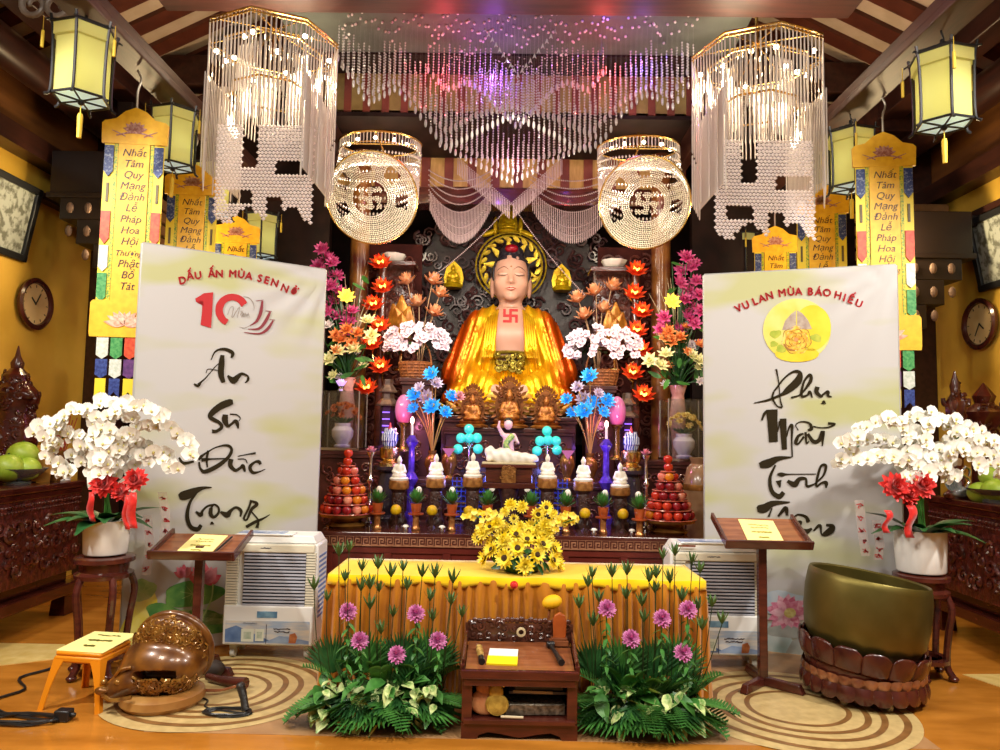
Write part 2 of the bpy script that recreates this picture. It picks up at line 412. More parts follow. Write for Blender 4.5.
P = at(43, 8, 4.6); t = thing('hanging_scroll_bracket', 'pale carved scroll hanging under the roof beam above the first lantern by the dragon altar', 'bracket', P)
b = MB()
for k, (dx, sg) in enumerate(((-.06, 1), (.09, -1))): b.tube([(dx+.10*(1-.7*i/20)*cos(1.2+sg*.42*i), 0, .02+.10*(1-.7*i/20)*sin(1.2+sg*.42*i)) for i in range(21)], [.026-.0007*i for i in range(21)], 8)
b.tube([(0, .02, .05), (0, .02, .5)], .03, 8); b.build('carved_scroll', mat('worn_scroll', (.22, .18, .15), (.10, .07, .05), rough=.35, scale=12), t)
# ================================================================ wall things
def wall_clock(px, py, s, label):
    P = on_plane(px, py, V((s*(W-.02), 0, 0)), V((1, 0, 0)))
    t = thing('wall_clock', label, 'clock', P, rot=(0, -s*PI/2, 0) if True else None)
    b = MB(); b.lathe([(.18, 0), (.23, 0), (.235, .03), (.215, .045), (.19, .035), (.185, .02), (.18, 0)], n=40, caps=False); b.build('rim', red_wood, t)
    b = MB(); b.lathe([(0, .012), (.19, .012), (.19, .0)], n=40); f = b.build('dial', mat('clock_dial', (.72, .52, .22), (.80, .60, .28), rough=.4, scale=5), t)
    b = MB()
    for i in range(12):
        a = PI*i/6; MB().box((.16*cos(a), .16*sin(a), .014), (.022, .006, .004), rot=(0, 0, a)).build('hour_mark', ink, f)
    for nm, a, L, w in (('hour_hand', 4.0, .085, .012), ('minute_hand', 2.6, .13, .008)):
        MB().box((L*.42*cos(a), L*.42*sin(a), .018), (L, w, .004), rot=(0, 0, a)).build(nm, black_iron, f)
    return t
wall_clock(34, 304, -1, 'round brown wall clock under the picture beside the dragon statue')
wall_clock(981, 324, 1, 'round brown wall clock above the two carved ornament finials')
for px, py, s, lb in ((2, 213, -1, 'dark framed picture high on the mustard wall above a wall clock beside the wooden dragon'), (1003, 246, 1, 'dark framed picture on the mustard wall above the clock over the carved finials')):
    P = on_plane(px, py, V((s*(W-.07), 0, 0)), V((1, 0, 0)))
    t = thing('framed_picture', lb, 'picture', P, rot=(0, -s*rad(10), 0))
    h, w = .30, .36
    b = MB()
    for z in (-h, h): b.box((0, 0, z), (.05, 2*w+.07, .06))
    for y in (-w, w): b.box((0, y, 0), (.05, .06, 2*h+.06))
    b.build('frame', black_plastic, t, bevel=.008, smooth=False)
    MB().box((s*.01, 0, 0), (.015, 2*w, 2*h)).build('print', mat('framed_print', (.42, .46, .42), (.16, .17, .14), rough=.2, scale=16, lo=.45, hi=.6), t, smooth=False)

# ================================================================ scroll relief
def curl(mb, c, r, a0, turns, M, th=.012, m=0, sgn=1, n=14):
    pts = []; rs = []
    for i in range(n+1):
        t = i/n; rr = r*(1-.82*t); a = a0+sgn*turns*2*PI*t
        pts.append(M @ V((c[0]+rr*cos(a), c[1]+rr*sin(a), th*.4))); rs.append(th*(1-.55*t))
    mb.tube(pts, rs, 5, m)
def scrollwork(mb, w, h, M, cell=.11, th=.014, m=0, rnd=RN):
    nx = max(1, int(w/cell)); ny = max(1, int(h/cell))
    for i in range(nx):
        for j in range(ny):
            c = ((i+.5+rnd.uniform(-.25, .25))*w/nx-w/2, (j+.5+rnd.uniform(-.25, .25))*h/ny-h/2)
            curl(mb, c, cell*rnd.uniform(.42, .62), rnd.uniform(0, 6.28), rnd.uniform(1.0, 1.6), M, th*rnd.uniform(.8, 1.2), m, rnd.choice((-1, 1)))
            if rnd.random() < .6: mb.ball(M @ V((c[0], c[1], 0)), th*1.6, m, 6, 4)

def carve_round(mb, prof, n, size, th, z0, z1, M=I4, rnd=RN):
    """scroll relief wrapped round a turned body"""
    for _ in range(n):
        z = rnd.uniform(z0, z1); k = next((i for i in range(len(prof)-1) if min(prof[i][1], prof[i+1][1]) <= z <= max(prof[i][1], prof[i+1][1]) and prof[i][1] != prof[i+1][1]), None)
        if k is None: continue
        q = (z-prof[k][1])/(prof[k+1][1]-prof[k][1]); r = prof[k][0]*(1-q)+prof[k+1][0]*q; a = rnd.uniform(-PI, .4)
        curl(mb, (0, 0), size*rnd.uniform(.7, 1.2), rnd.uniform(0, 6), 1.3, M @ Matrix.Translation((r*cos(a), r*sin(a), z)) @ frame(V((cos(a), sin(a), .15))).to_4x4(), th, 0, rnd.choice((-1, 1)), 9)
# ================================================================ side altars
def side_altar(s, x, y0, y1, zt, label):
    t = thing('side_altar', label, 'altar', (s*x, (y0+y1)/2, 0)); L = y1-y0; D = .80
    # local: front face looks to -s*x
    f = -s
    b = MB(); b.box2((-f*D, -L/2, zt-.05), (f*.03, L/2, zt)); b.box2((-f*D, -L/2+.02, zt-.10), (f*.012, L/2-.02, zt-.05))
    b.build('tabletop', red_wood, t, smooth=False, bevel=.008)
    b = MB()
    for z, h in ((zt-.135, .025), (zt-.17, .018)):
        n = int(L/.035)
        for i in range(n): b.ball((f*.005, -L/2+.03+i*(L-.06)/(n-1), z), (.012, .014, h*.5), 0, 6, 4)
    b.build('beaded_moulding', carved_red, t)
    b = MB(); b.box2((-f*.05, -L/2+.02, .34), (0, L/2-.02, zt-.1)); b.box2((-f*D, -L/2+.03, .34), (-f*.05, -L/2+.05, zt-.1)); b.box2((-f*D, L/2-.05, .34), (-f*.05, L/2-.03, zt-.1))
    MM = Matrix(((0, 0, f, 0), (1, 0, 0, 0), (0, 1, 0, 0), (0, 0, 0, 1)))
    scrollwork(b, L-.08, zt-.22-.42, Matrix.Translation((0, 0, (zt-.22+.42)/2)) @ MM, .105, .017)
    b.build('carved_front', carved_red, t)
    b = MB(); b.box2((-f*D, -L/2, .16), (f*.02, L/2, .25)); b.box2((-f*(D-.02), -L/2+.04, .25), (-f*.06, L/2-.04, .36)); b.build('plinth_rail', red_wood, t, smooth=False, bevel=.01)
    for yy in (-L/2+.08, L/2-.08):
        for xx in (-f*.06, -f*(D-.08)):
            b = MB(); b.box((xx, yy, .09), (.12, .13, .18), taper=.8); b.ball((xx, yy, .17), (.075, .08, .05)); b.build('leg', red_wood, t)
    return t
side_altar(-1, 3.42, 3.7, 5.85, 1.04, 'long carved red wood altar under the round clock and the wooden dragon')
side_altar(1, 3.42, 3.7, 5.95, 1.04, 'long carved red wood altar under the clock behind the bronze bowl')
# ================================================================ standing vinyl banners
ink_m = mat('brush_ink', (.026, .019, .009), rough=.9, spec=.1)
def C(h): # srgb hex to linear
    r = [int(h[i:i+2], 16)/255 for i in (0, 2, 4)]
    return tuple(c/12.92 if c <= .04045 else ((c+.055)/1.055)**2.4 for c in r)
def flat(name, h, h2=None, sc=30, **k): return mat(name, C(h), C(h2) if h2 else None, rough=k.pop('rough', .5), scale=sc, **k)
def banner_frame(tl, dl, tr, dr, zb):
    A = at(*tl, dl); B = at(*tr, dr); zt = (A.z+B.z)/2
    u = V((B.x-A.x, B.y-A.y, 0)); wdt = u.length; u.normalize()
    n = V((u.y, -u.x, 0))
    O = V((A.x, A.y, zb))
    return O, u, n, wdt, zt-zb, A, B
def make_banner(label, tl, dl, tr, dr, zb, m):
    O, u, n, w, h, A, B = banner_frame(tl, dl, tr, dr, zb)
    t = thing('vinyl_banner', label, 'banner', O)
    nx, nz = 48, 60; v = []; f = []
    def dsp(x, z):
        k = 0.
        ex = (w-x); ez = (h-z)
        q = math.hypot(ex, ez)
        k += .010*sin(math.atan2(ez, ex+.02)*17)*max(0, 1-q/.75)*min(1, q*6)
        return k
    for j in range(nz+1):
        for i in range(nx+1):
            x = w*i/nx; z = h*j/nz
            top = A.z-O.z+(B.z-A.z)*i/nx
            z = top*j/nz
            p = u*x+V((0, 0, z))+n*dsp(x, z); v.append(tuple(p))
    for j in range(nz):
        for i in range(nx): a = j*(nx+1)+i; f.append((a, a+1, a+nx+2, a+nx+1))
    b = MB(); b.add(v, f); sh = b.build('vinyl_sheet', m, t, ang=None)
    b = MB()
    ft = [V((0, 0, 0)), u*w, u*w+V((0, 0, B.z-O.z)), V((0, 0, A.z-O.z))]
    for i in range(4): p, q = ft[i]-n*.016, ft[(i+1) % 4]-n*.016; b.cyl(p, q, .012, n=8)
    b.cyl(u*w*.5-n*.016+V((0, 0, 1.5)), u*w*.5-n*.42+V((0, 0, .0)), .012, n=8)
    b.build('support_frame', mat('painted_steel', (.5, .5, .48), rough=.4, metal=.5), t)
    P0 = O+n*.004
    def tf(off):
        return lambda x, y: on_plane(x, y, P0+n*off, n)-O
    return t, sh, tf
def poly(mb, tfn, pts, m=0):
    q = [tfn(x, y) for x, y in pts]; c = sum(q, V((0, 0, 0)))/len(q)
    mb.add([tuple(c)]+[tuple(p) for p in q], [(0, 1+(i+1) % len(q), 1+i) for i in range(len(q))], m)
def blob(cx, cy, rx, ry, a=0., n=20, wob=0., seed=0):
    out = []
    for i in range(n):
        t = 2*PI*i/n; k = 1+wob*sin(3*t+seed)+wob*.6*sin(5*t+2*seed)
        x, y = rx*k*cos(t), ry*k*sin(t); out.append((cx+x*cos(a)-y*sin(a), cy+x*sin(a)+y*cos(a)))
    return out
def petalpts(cx, cy, a, L, w, n=8):
    up = []; dn = []
    for i in range(n+1):
        t = i/n; ww = w*.5*sin(PI*t**.8)
        x, y = L*t, ww; up.append((cx+x*cos(a)-y*sin(a), cy+x*sin(a)+y*cos(a))); dn.append((cx+x*cos(a)+y*sin(a), cy+x*sin(a)-y*cos(a)))
    return up+dn[-2:0:-1]
def char_at(mb, tfn, ch, cx, cy, size, ang=0., bold=.02, shear=0., m=0):
    v, f = glyphs(ch, size, shear)
    if not len(v): return
    if bold:
        e = bold*size; v = np.concatenate([v+np.array([dx*e, dy*e, 0]) for dx, dy in ((-1, 0), (1, 0), (0, -1), (0, 1))]); n_ = len(v)//4; f = [tuple(i+k*n_ for i in q) for k in range(4) for q in f]
    mx = (v[:, 0].min()+v[:, 0].max())/2; ca, sa = cos(ang), sin(ang)
    out = []
    for x, y, _ in v:
        x -= mx; y -= size*.36
        out.append(tuple(tfn(cx+x*ca+y*sa, cy+x*sa-y*ca)))
    mb.add(out, f, m)
def squig(rows, x, y, w, rh, n=5, wd=1.0):
    """rows of illegible small writing"""
    out = []
    for r in range(rows):
        k = n; st = []
        ww = w*RN.uniform(.6, 1.); x0 = x+(w-ww)/2
        for i in range(k*3+1): st.append((x0+ww*i/(k*3), y+r*rh+RN.uniform(-.35, .35)*rh*.6, wd*RN.uniform(.6, 1.2)))
        out.append(st)
    return out

vin_m = mat('printed_vinyl', (.47, .455, .45), (.42, .42, .20), rough=.42, scale=1.7, detail=2, stretch=(.7, .7, 2.0), lo=.47, hi=.66)
L_STROKES = [
 [(224.4, 360.8, 1), (217, 365, 1), (206, 377.6, 1.2), (198, 384.8, 2.6)], [(194, 384, 2), (198, 386, 2.5), (201, 383.5, 1)],
 [(211, 360, 1), (215.4, 351.6, 1.8), (224, 349, 2.8), (232.4, 352.7, 3.8), (231.5, 358, 2)],
 [(222.5, 355, 4), (221.5, 364, 6), (221, 374, 6), (223.5, 382.5, 4)], [(206, 373, .8), (208.5, 369, .8), (218.4, 370.4, .8)],
 [(227.6, 375.6, 2), (233.2, 380.5, 6.5), (237.5, 377, 5), (242, 373.8, 2.8), (247.6, 376, 2), (248, 380, 2.5), (245, 383, 1)],
 [(233, 402, 4.5), (229, 402.6, 7), (220.6, 406.2, 7), (212.5, 412.5, 6), (210.5, 417.4, 4.5), (219, 422.4, 3.5), (221.7, 427, 3.5), (217, 431, 3.2), (212, 431.4, 4)],
 [(225.4, 414.5, 5.5), (225, 420.6, 6), (228, 426, 3.2), (232.3, 423.3, 2.5), (235, 421, 3.2), (237, 422.7, 4), (238.2, 428.6, 1.5)], [(230, 414.2, 1.5), (236.6, 414.7, 1.2), (240.3, 418, 1), (239, 421, .8)],
 [(198, 459, 4), (206.7, 452.6, 1.8), (216.3, 447.3, 1.4), (227, 445.3, 2.5), (231.6, 449.4, 3), (228.5, 457, 3.4), (218.5, 465.4, 4.4), (205.5, 471.5, 4.2), (200.5, 468.8, 2.5), (199, 462, 2)],
 [(208.3, 450.5, 2.5), (206.7, 459, 2.4), (207.3, 467.5, 1.5)], [(201.4, 460, 4), (211, 459, 1.8), (226, 458.6, 1.4)], [(179, 457.5, 2), (183.4, 463, 3.2), (194, 461.4, 2)],
 [(231.3, 459, 4.6), (230.4, 465.4, 4.6), (235.5, 470.2, 3.2), (240.9, 467.5, 3), (243, 466, 4), (245.1, 471.8, 2)], [(237.7, 459, 1.2), (245, 459.3, 1), (247.3, 463.3, 1)], [(237.7, 456.3, .8), (248.3, 454.2, 1.4), (255.8, 453.1, 2.2)],
 [(260.5, 464.5, 3), (259, 461.7, 3.4), (254.7, 462.2, 2.4), (250, 467, 3.6), (252.6, 472.4, 3.2), (259, 471.8, 1.6), (265.4, 469.1, .7)],
 [(179, 497, 5), (182, 496, 8.5), (187.5, 494.5, 9.5), (194.2, 491.2, 7), (203, 488, 3.4), (211.8, 487.4, 1)],
 [(196.4, 493, 1.8), (189.8, 503, 3), (187.2, 516, 4), (190.5, 526.5, 4.2), (197.5, 529.2, 4.6), (201.3, 525, 3.5)],
 [(195.8, 511.5, 2), (200.8, 515, 4), (202.5, 511, 2.5), (207.4, 506.3, 2.2), (214, 504.6, 2)],
 [(211, 508, 3.6), (210.7, 514, 4.2), (214, 517, 3), (218.4, 513, 2.6), (218.4, 507.4, 2.2), (214, 504.6, 2), (210.5, 509, 2)], [(211.8, 521.5, 1.5), (212.2, 524.5, 4.6)],
 [(220.6, 511.8, 2), (227, 514.8, 6), (230.8, 510.7, 3.4), (236, 507.4, 2.6), (241, 510.7, 3.2), (240.4, 516.7, 1.6)],
 [(251.4, 500, 2.6), (249, 507.4, 2.2), (244, 518, 2.2), (247, 519.5, 2), (251.4, 509.6, 3.2), (257, 504, 3.4), (252, 501, 2)], [(251, 511, 1.2), (258, 520, 2), (257, 528, 3.4)], [(246, 527, 3), (255.8, 521.7, 3.2), (263.5, 518.4, 2), (270, 514.5, .7)],
]
R_STROKES = [
 [(776.3, 369, 1.9), (778.6, 382, 1.1), (780, 398, 1.2), (782.3, 407.5, 1.6)],
 [(773.7, 391.7, 1.7), (785, 377.5, 1.8), (794.5, 371.4, 2.6), (800, 373.5, 4.5), (797.5, 381.5, 8), (788, 390, 6.5), (781.5, 394.5, 3), (768, 400, 2.2), (754, 403, .8)],
 [(773.7, 391.7, 2), (772.5, 398.3, 2.2), (777, 405.8, 1.6), (782, 407.7, 2)],
 [(791, 397.7, 2), (801, 394, 1.6), (810.5, 381, 3.5), (809.8, 374.8, 3), (803.9, 382, 2.2), (801.4, 395.5, 3), (807.2, 395.2, 2), (809.8, 391.7, 2.8), (812.3, 397.7, 1.5)],
 [(817.5, 386.7, 4.5), (816.5, 392, 4.4), (821, 396.2, 3), (824, 393.7, 2), (828, 391.9, 3.6), (827.9, 395.5, 2.6), (831.7, 397, 1.5)], [(823.7, 400.4, 2), (823.7, 404, 5)],
 [(761.7, 420.5, 1.5), (764.3, 414, 2.8), (767, 410.5, 2)], [(771.8, 409.5, 11.5), (772.6, 425, 10), (773.4, 442, 9)], [(777.5, 432, 1.2), (780, 421, 2)],
 [(783, 418.5, 6.8), (783.6, 435, 6.2), (784.4, 449.5, 5.2)], [(786.5, 437, 1.2), (789, 428, 1.8), (792, 425.5, 3), (791.7, 440, 1.8), (792.3, 457, 1.4)],
 [(803.5, 433.5, 1.6), (798.5, 436, 3), (795.7, 442.5, 3.6), (798.5, 443.5, 2), (804, 436.5, 2.2)], [(805.5, 432, 2.6), (806.5, 443, 1.8), (809, 441, 1)],
 [(798.3, 430.3, 1), (795.7, 425, 1.1), (801, 421.7, 1.2), (809, 423, 2.2), (811.5, 428.5, 3.6), (807.7, 430.3, 2)], [(813, 426.3, 1.3), (821, 427.7, 1.1), (829, 427, 1.7), (835, 424, 2), (828, 423.3, 2.6)],
 [(807.7, 433.8, 3), (813.5, 441.5, 4), (819.3, 440, 4), (823, 431.7, 4.2), (822.3, 446, 1.2)],
 [(759.5, 465.5, 5), (763, 464.5, 7.5), (769, 463, 8.6), (778, 458.6, 5), (792, 457, 1)],
 [(775.4, 465, 1.8), (770, 477.9, 3.2), (771.8, 491.2, 4.4), (779, 496.5, 5), (783.7, 492.3, 4.4)],
 [(778.5, 480.5, 6), (780, 487.5, 1.2)], [(777.3, 474.2, 2), (781.8, 474.5, 4.2), (789, 474.2, 1.2), (816, 474, 1)],
 [(787.5, 481, 3), (794.5, 484.4, 6), (799.5, 479, 4), (805.8, 479, 2.6), (807, 486.2, 2.6), (814.7, 484, 1.6)],
 [(814.7, 484, 1.6), (823.4, 475.4, 2.2), (825.8, 466, 3.2), (821.2, 466, 2.6), (817.9, 475.4, 2.6), (816.3, 486.2, 2.2), (821.5, 483, 2.2), (826, 483, 4.2), (826, 488, 1.6)],
 [(757, 509.5, 5), (759.5, 509, 8), (765, 508, 8.6), (773, 503.4, 5.6), (790, 502, 1)], [(772, 508, 1.2), (768.5, 517, 2.2)], [(778, 516.5, 2), (785.6, 508, 4.2), (787, 515.5, 2.6)],
 [(792.5, 518.4, 1), (798, 514.6, 1.8), (805.8, 517, 3.2), (808.4, 522, 4.2)], [(795.7, 523.5, 3.2), (800.8, 522, 3), (799.5, 527.8, 2.6), (805.8, 531.5, 5.2), (812, 528.6, 2)],
 [(813.4, 531, 1.6), (819.8, 525.4, 3.2), (821.5, 534, 1.6), (825, 534, 5), (831, 530, 7), (832.5, 526, 4), (826, 525, 2.6)],
]
ban, shL, tfL = make_banner('tall white vinyl banner with red "10" emblem and brush words Ân Sư red-10', (143, 243), 4.65, (326, 270), 5.36, .02, vin_m)
pk = flat('print_pink', 'D9909A', 'C45A70', 16); pr = flat('print_rose', 'B8384C', 'D0707A', 18); gr = flat('print_green', '3C7A3A', '79A850', 9); gp = flat('print_pale_green', '7FA860', 'C3CC90', 9); ye = flat('print_yellow', 'D8C83C', 'E3DA86', 7); lg = flat('print_line_green', 'A9C27A')
b = MB(); T1, T2, T3, T4 = tfL(.0005), tfL(.001), tfL(.0015), tfL(.002)
poly(b, T1, blob(142, 622, 20, 30, .3, 22, .12, 1), 3); poly(b, T1, blob(178, 652, 22, 9, 0, 18, .1, 2), 3); poly(b, T1, blob(143, 655, 14, 10), 3)
for cx, cy, rx, ry, a, sd in ((193, 594, 30, 13, -.1, 1.), (165, 613, 20, 9, .2, 2.), (205, 622, 24, 12, .15, .4)): poly(b, T2, blob(cx, cy, rx, ry, a, 24, .08, sd), 0)
poly(b, T2, blob(196, 618, 32, 8, .05, 20, .06, 2), 1); poly(b, T2, blob(143, 590, 13, 11, -.3, 18, .1, 1), 1)
for cx, cy, a0 in ((193, 594, .2), (196, 618, .0), (143, 592, -.6)):
    brush(b, [[(cx, cy, .7), (cx+13*cos(a0+k), cy+9*sin(a0+k), .3)] for k in np.arange(0, 6.2, .8)], T3, 2, 2)
for cx, cy, sc in ((205, 584, 1.), (184, 577, .6)):
    for a, L, w, m in ((-2.7, 19, 10, 5), (-.5, 19, 10, 5), (-2.2, 21, 11, 4), (-.95, 21, 11, 4), (-1.57, 22, 12, 5), (-1.9, 19, 9, 4), (-1.2, 19, 9, 4)): poly(b, T3 if m == 5 else T4, petalpts(cx, cy, a, L*sc, w*sc), m)
brush(b, [[(213, 584, 1.5), (211, 600, 1.4), (200, 624, 1.6), (198, 640, 1.5)]], T3, 5, 2)
b.build('printed_lotus', [gr, gp, lg, ye, pk, pr], ban, smooth=False)
b = MB(); brush(b, L_STROKES, T4, 6); b.build('brush_lettering', ink_m, ban, smooth=False)
b = MB()
for ch, x, y in zip('DẤUẤNMÙASENNỞ', (182.5, 190, 198, 211.5, 219.3, 232.8, 241.3, 249, 260, 267, 274.8, 285, 294), (280, 275.8, 275, 273.3, 273.4, 273.4, 274, 275.6, 278, 279.9, 282.6, 288, 291.3)):
    char_at(b, T3, ch, x, y, 10.4, max(-.25, min(.5, (x-222)*.0058)), .045)
b.build('title_lettering', red_ink, ban, smooth=False); b = MB()
z8 = lambda pts: [(160+x/6.667, 255+y/6.667) for x, y in pts]
poly(b, T2, z8([(235, 290), (270, 270), (292, 255), (355, 248), (348, 380), (340, 487), (270, 465), (280, 380), (285, 300), (240, 312)]))
brush(b, [[(160+(482+88*cos(a))/6.667, 255+(368+88*sin(a))/6.667, w/6.667) for a, w in ((-.42, 48), (-.9, 48), (-1.5, 44), (-2.1, 46), (-2.7, 50), (-3.3, 50), (-3.9, 46), (-4.3, 40))]], T2, 8)
b.build('emblem_ten', red_ink, ban, smooth=False)
b = MB()
for st in ([(640, 306, 4), (690, 300, 5)], [(683, 306, 14), (672, 380, 22), (645, 440, 18), (600, 472, 4)], [(705, 372, 4), (745, 376, 5)], [(735, 378, 14), (705, 440, 22), (660, 490, 16), (585, 494, 4)], [(732, 430, 4), (766, 434, 5)], [(755, 438, 12), (715, 495, 20), (660, 524, 12), (560, 516, 4)]):
    brush(b, [[(160+x/6.667, 255+y/6.667, w/6.667) for x, y, w in st]], T3, 6, 0)
for st in ([(556, 276, 2), (600, 290, 5), (628, 340, 3), (622, 372, 1)], [(530, 480, 2), (570, 485, 4), (620, 455, 1.5)], [(450, 400, 3), (470, 350, 3), (490, 350, 3), (480, 420, 4), (530, 345, 4), (515, 420, 3)], [(535, 400, 4), (550, 380, 3), (545, 415, 3), (560, 385, 3), (556, 415, 3)], [(565, 415, 4), (572, 385, 3), (580, 412, 3), (588, 385, 3), (594, 412, 2)], [(535, 372, 2), (545, 377, 2), (555, 368, 2)]):
    brush(b, [[(160+x/6.667, 255+y/6.667, w/6.667) for x, y, w in st]], T3, 5, 1)
b.build('emblem_swashes', [flat('emblem_maroon', '7A1424'), flat('emblem_taupe', '8A7C70')], ban, smooth=False)

ban2, shR, tfR = make_banner('white vinyl banner with a yellow rose disc above four dark brush words', (704, 275), 5.31, (896, 265), 4.88, .02, vin_m)
T1, T2, T3, T4 = tfR(.0005), tfR(.001), tfR(.0015), tfR(.002)
b = MB(); brush(b, R_STROKES, T4, 6); b.build('brush_lettering', ink_m, ban2, smooth=False)
b = MB()
for ch, x, y in zip('VULANMÙABÁOHIẾU', (738.3, 745.6, 755, 761.8, 769.3, 782, 791, 798.6, 810.6, 818.7, 827, 838, 844.6, 851.2, 859), (308, 304.8, 301, 298.2, 295.4, 292.6, 291.4, 291.2, 291.2, 291.6, 292.4, 295, 297.3, 299.4, 303.2)):
    char_at(b, T3, ch, x, y, 10.4, max(-.5, min(.5, (x-806)*.0075)), .045)
b.build('title_lettering', red_ink, ban2, smooth=False)
b = MB()
poly(b, T1, blob(797, 330, 34, 31.5, 0, 40), 0); poly(b, T2, blob(812, 328, 19, 23, .1, 28), 1); poly(b, T2, blob(797, 354, 22, 8, 0, 24), 1)
poly(b, T3, [(796.5, 310), (802, 313), (808, 320), (812, 329), (782, 330), (785, 321), (791, 314)], 2); brush(b, [[(796.5, 305, .8), (796.5, 325, 1.2)]], T4, 3, 0)
for cx, cy, rx, ry, a in ((775.5, 334, 6, 4, -.2), (781, 349, 5, 4, .5), (816, 338, 6, 4, .3), (774, 344, 4, 3, 0)): poly(b, T3, blob(cx, cy, rx, ry, a, 14, .12, cx), 3)
T5 = tfR(.0025)
for lay, (n_, L, wd, oo) in enumerate(((7, 15, 13, 0.2), (6, 11.5, 11, .7), (5, 8, 9, .1), (4, 5, 6, .5))):
    tl_ = tfR(.0018+.0004*lay)
    for k in range(n_):
        a = oo+2*PI*k/n_; poly(b, tl_, petalpts(796.5-.5*cos(a), 340-.4*sin(a), a, L, wd), 4 if (k+lay) % 2 else 8); brush(b, [[(796.5+L*.92*cos(a-.42), 340+L*.85*sin(a-.42), .4), (796.5+L*1.0*cos(a), 340+L*.95*sin(a), .9), (796.5+L*.92*cos(a+.42), 340+L*.85*sin(a+.42), .4)]], tfR(.0020+.0004*lay), 3, 5 if k % 2 else 7)
T5 = tfR(.0042)
poly(b, T5, blob(796, 339.5, 2.6, 2.2), 6); brush(b, [[(784, 344, 1.6), (788, 349, 2), (795, 350.5, 1.4)]], T5, 4, 7)
b.build('printed_rose', [flat('disc_pale', 'CFC24A', 'D8CE7A', 5), flat('disc_gold', 'DDB400', 'D8C830', 6), flat('hands_mauve', '9A8478', 'AFA090', 30), flat('rose_leaf', '8FA02A', 'B5B83C', 20), flat('rose_gold', 'E3A92C', 'E8C850', 40), flat('rose_edge', 'F0DC86', 'B87818', 60), flat('rose_heart', 'D98A4A'), flat('rose_shade', '9A6A24'), flat('rose_amber', 'D89018', 'E8B840', 40)], ban2, smooth=False)
b = MB()
poly(b, T1, blob(785, 603, 26, 12, .05, 24, .1, 2), 3); poly(b, T1, blob(775, 642, 20, 18, .4, 20, .1, 1), 4); poly(b, T2, [(782, 660), (792, 641), (808, 634), (812, 663)], 5); poly(b, T2, blob(787, 632, 22, 6, .1, 20, .1, 1), 5)
for k in range(22):
    a = k*2.4; L = 22-8*(k/22); poly(b, T3 if k < 9 else (T4 if k < 16 else tfR(.0025)), petalpts(787+2*cos(a), 612+2*sin(a), a, L*(.75+.25*abs(cos(a))), 10-2*(k/22)), (k % 3))
poly(b, tfR(.003), blob(790, 613, 6, 5), 6)
b.build('printed_lotus', [flat('lotus_pink', 'D88FA8', 'C0607E', 25), flat('lotus_rose', 'C0607E', 'E2B0BE', 25), flat('lotus_blush', 'E6BCC8', 'D88FA8', 25), flat('wash_blue', 'A9BCCB', 'C9CCD0', 7), flat('wash_teal', '9FBDBE', 'C4CECB', 7), flat('wash_grey', '8F9690', 'A9ABA4', 9), flat('lotus_seed', 'D8D08A', 'C0A860', 40)], ban2, smooth=False)
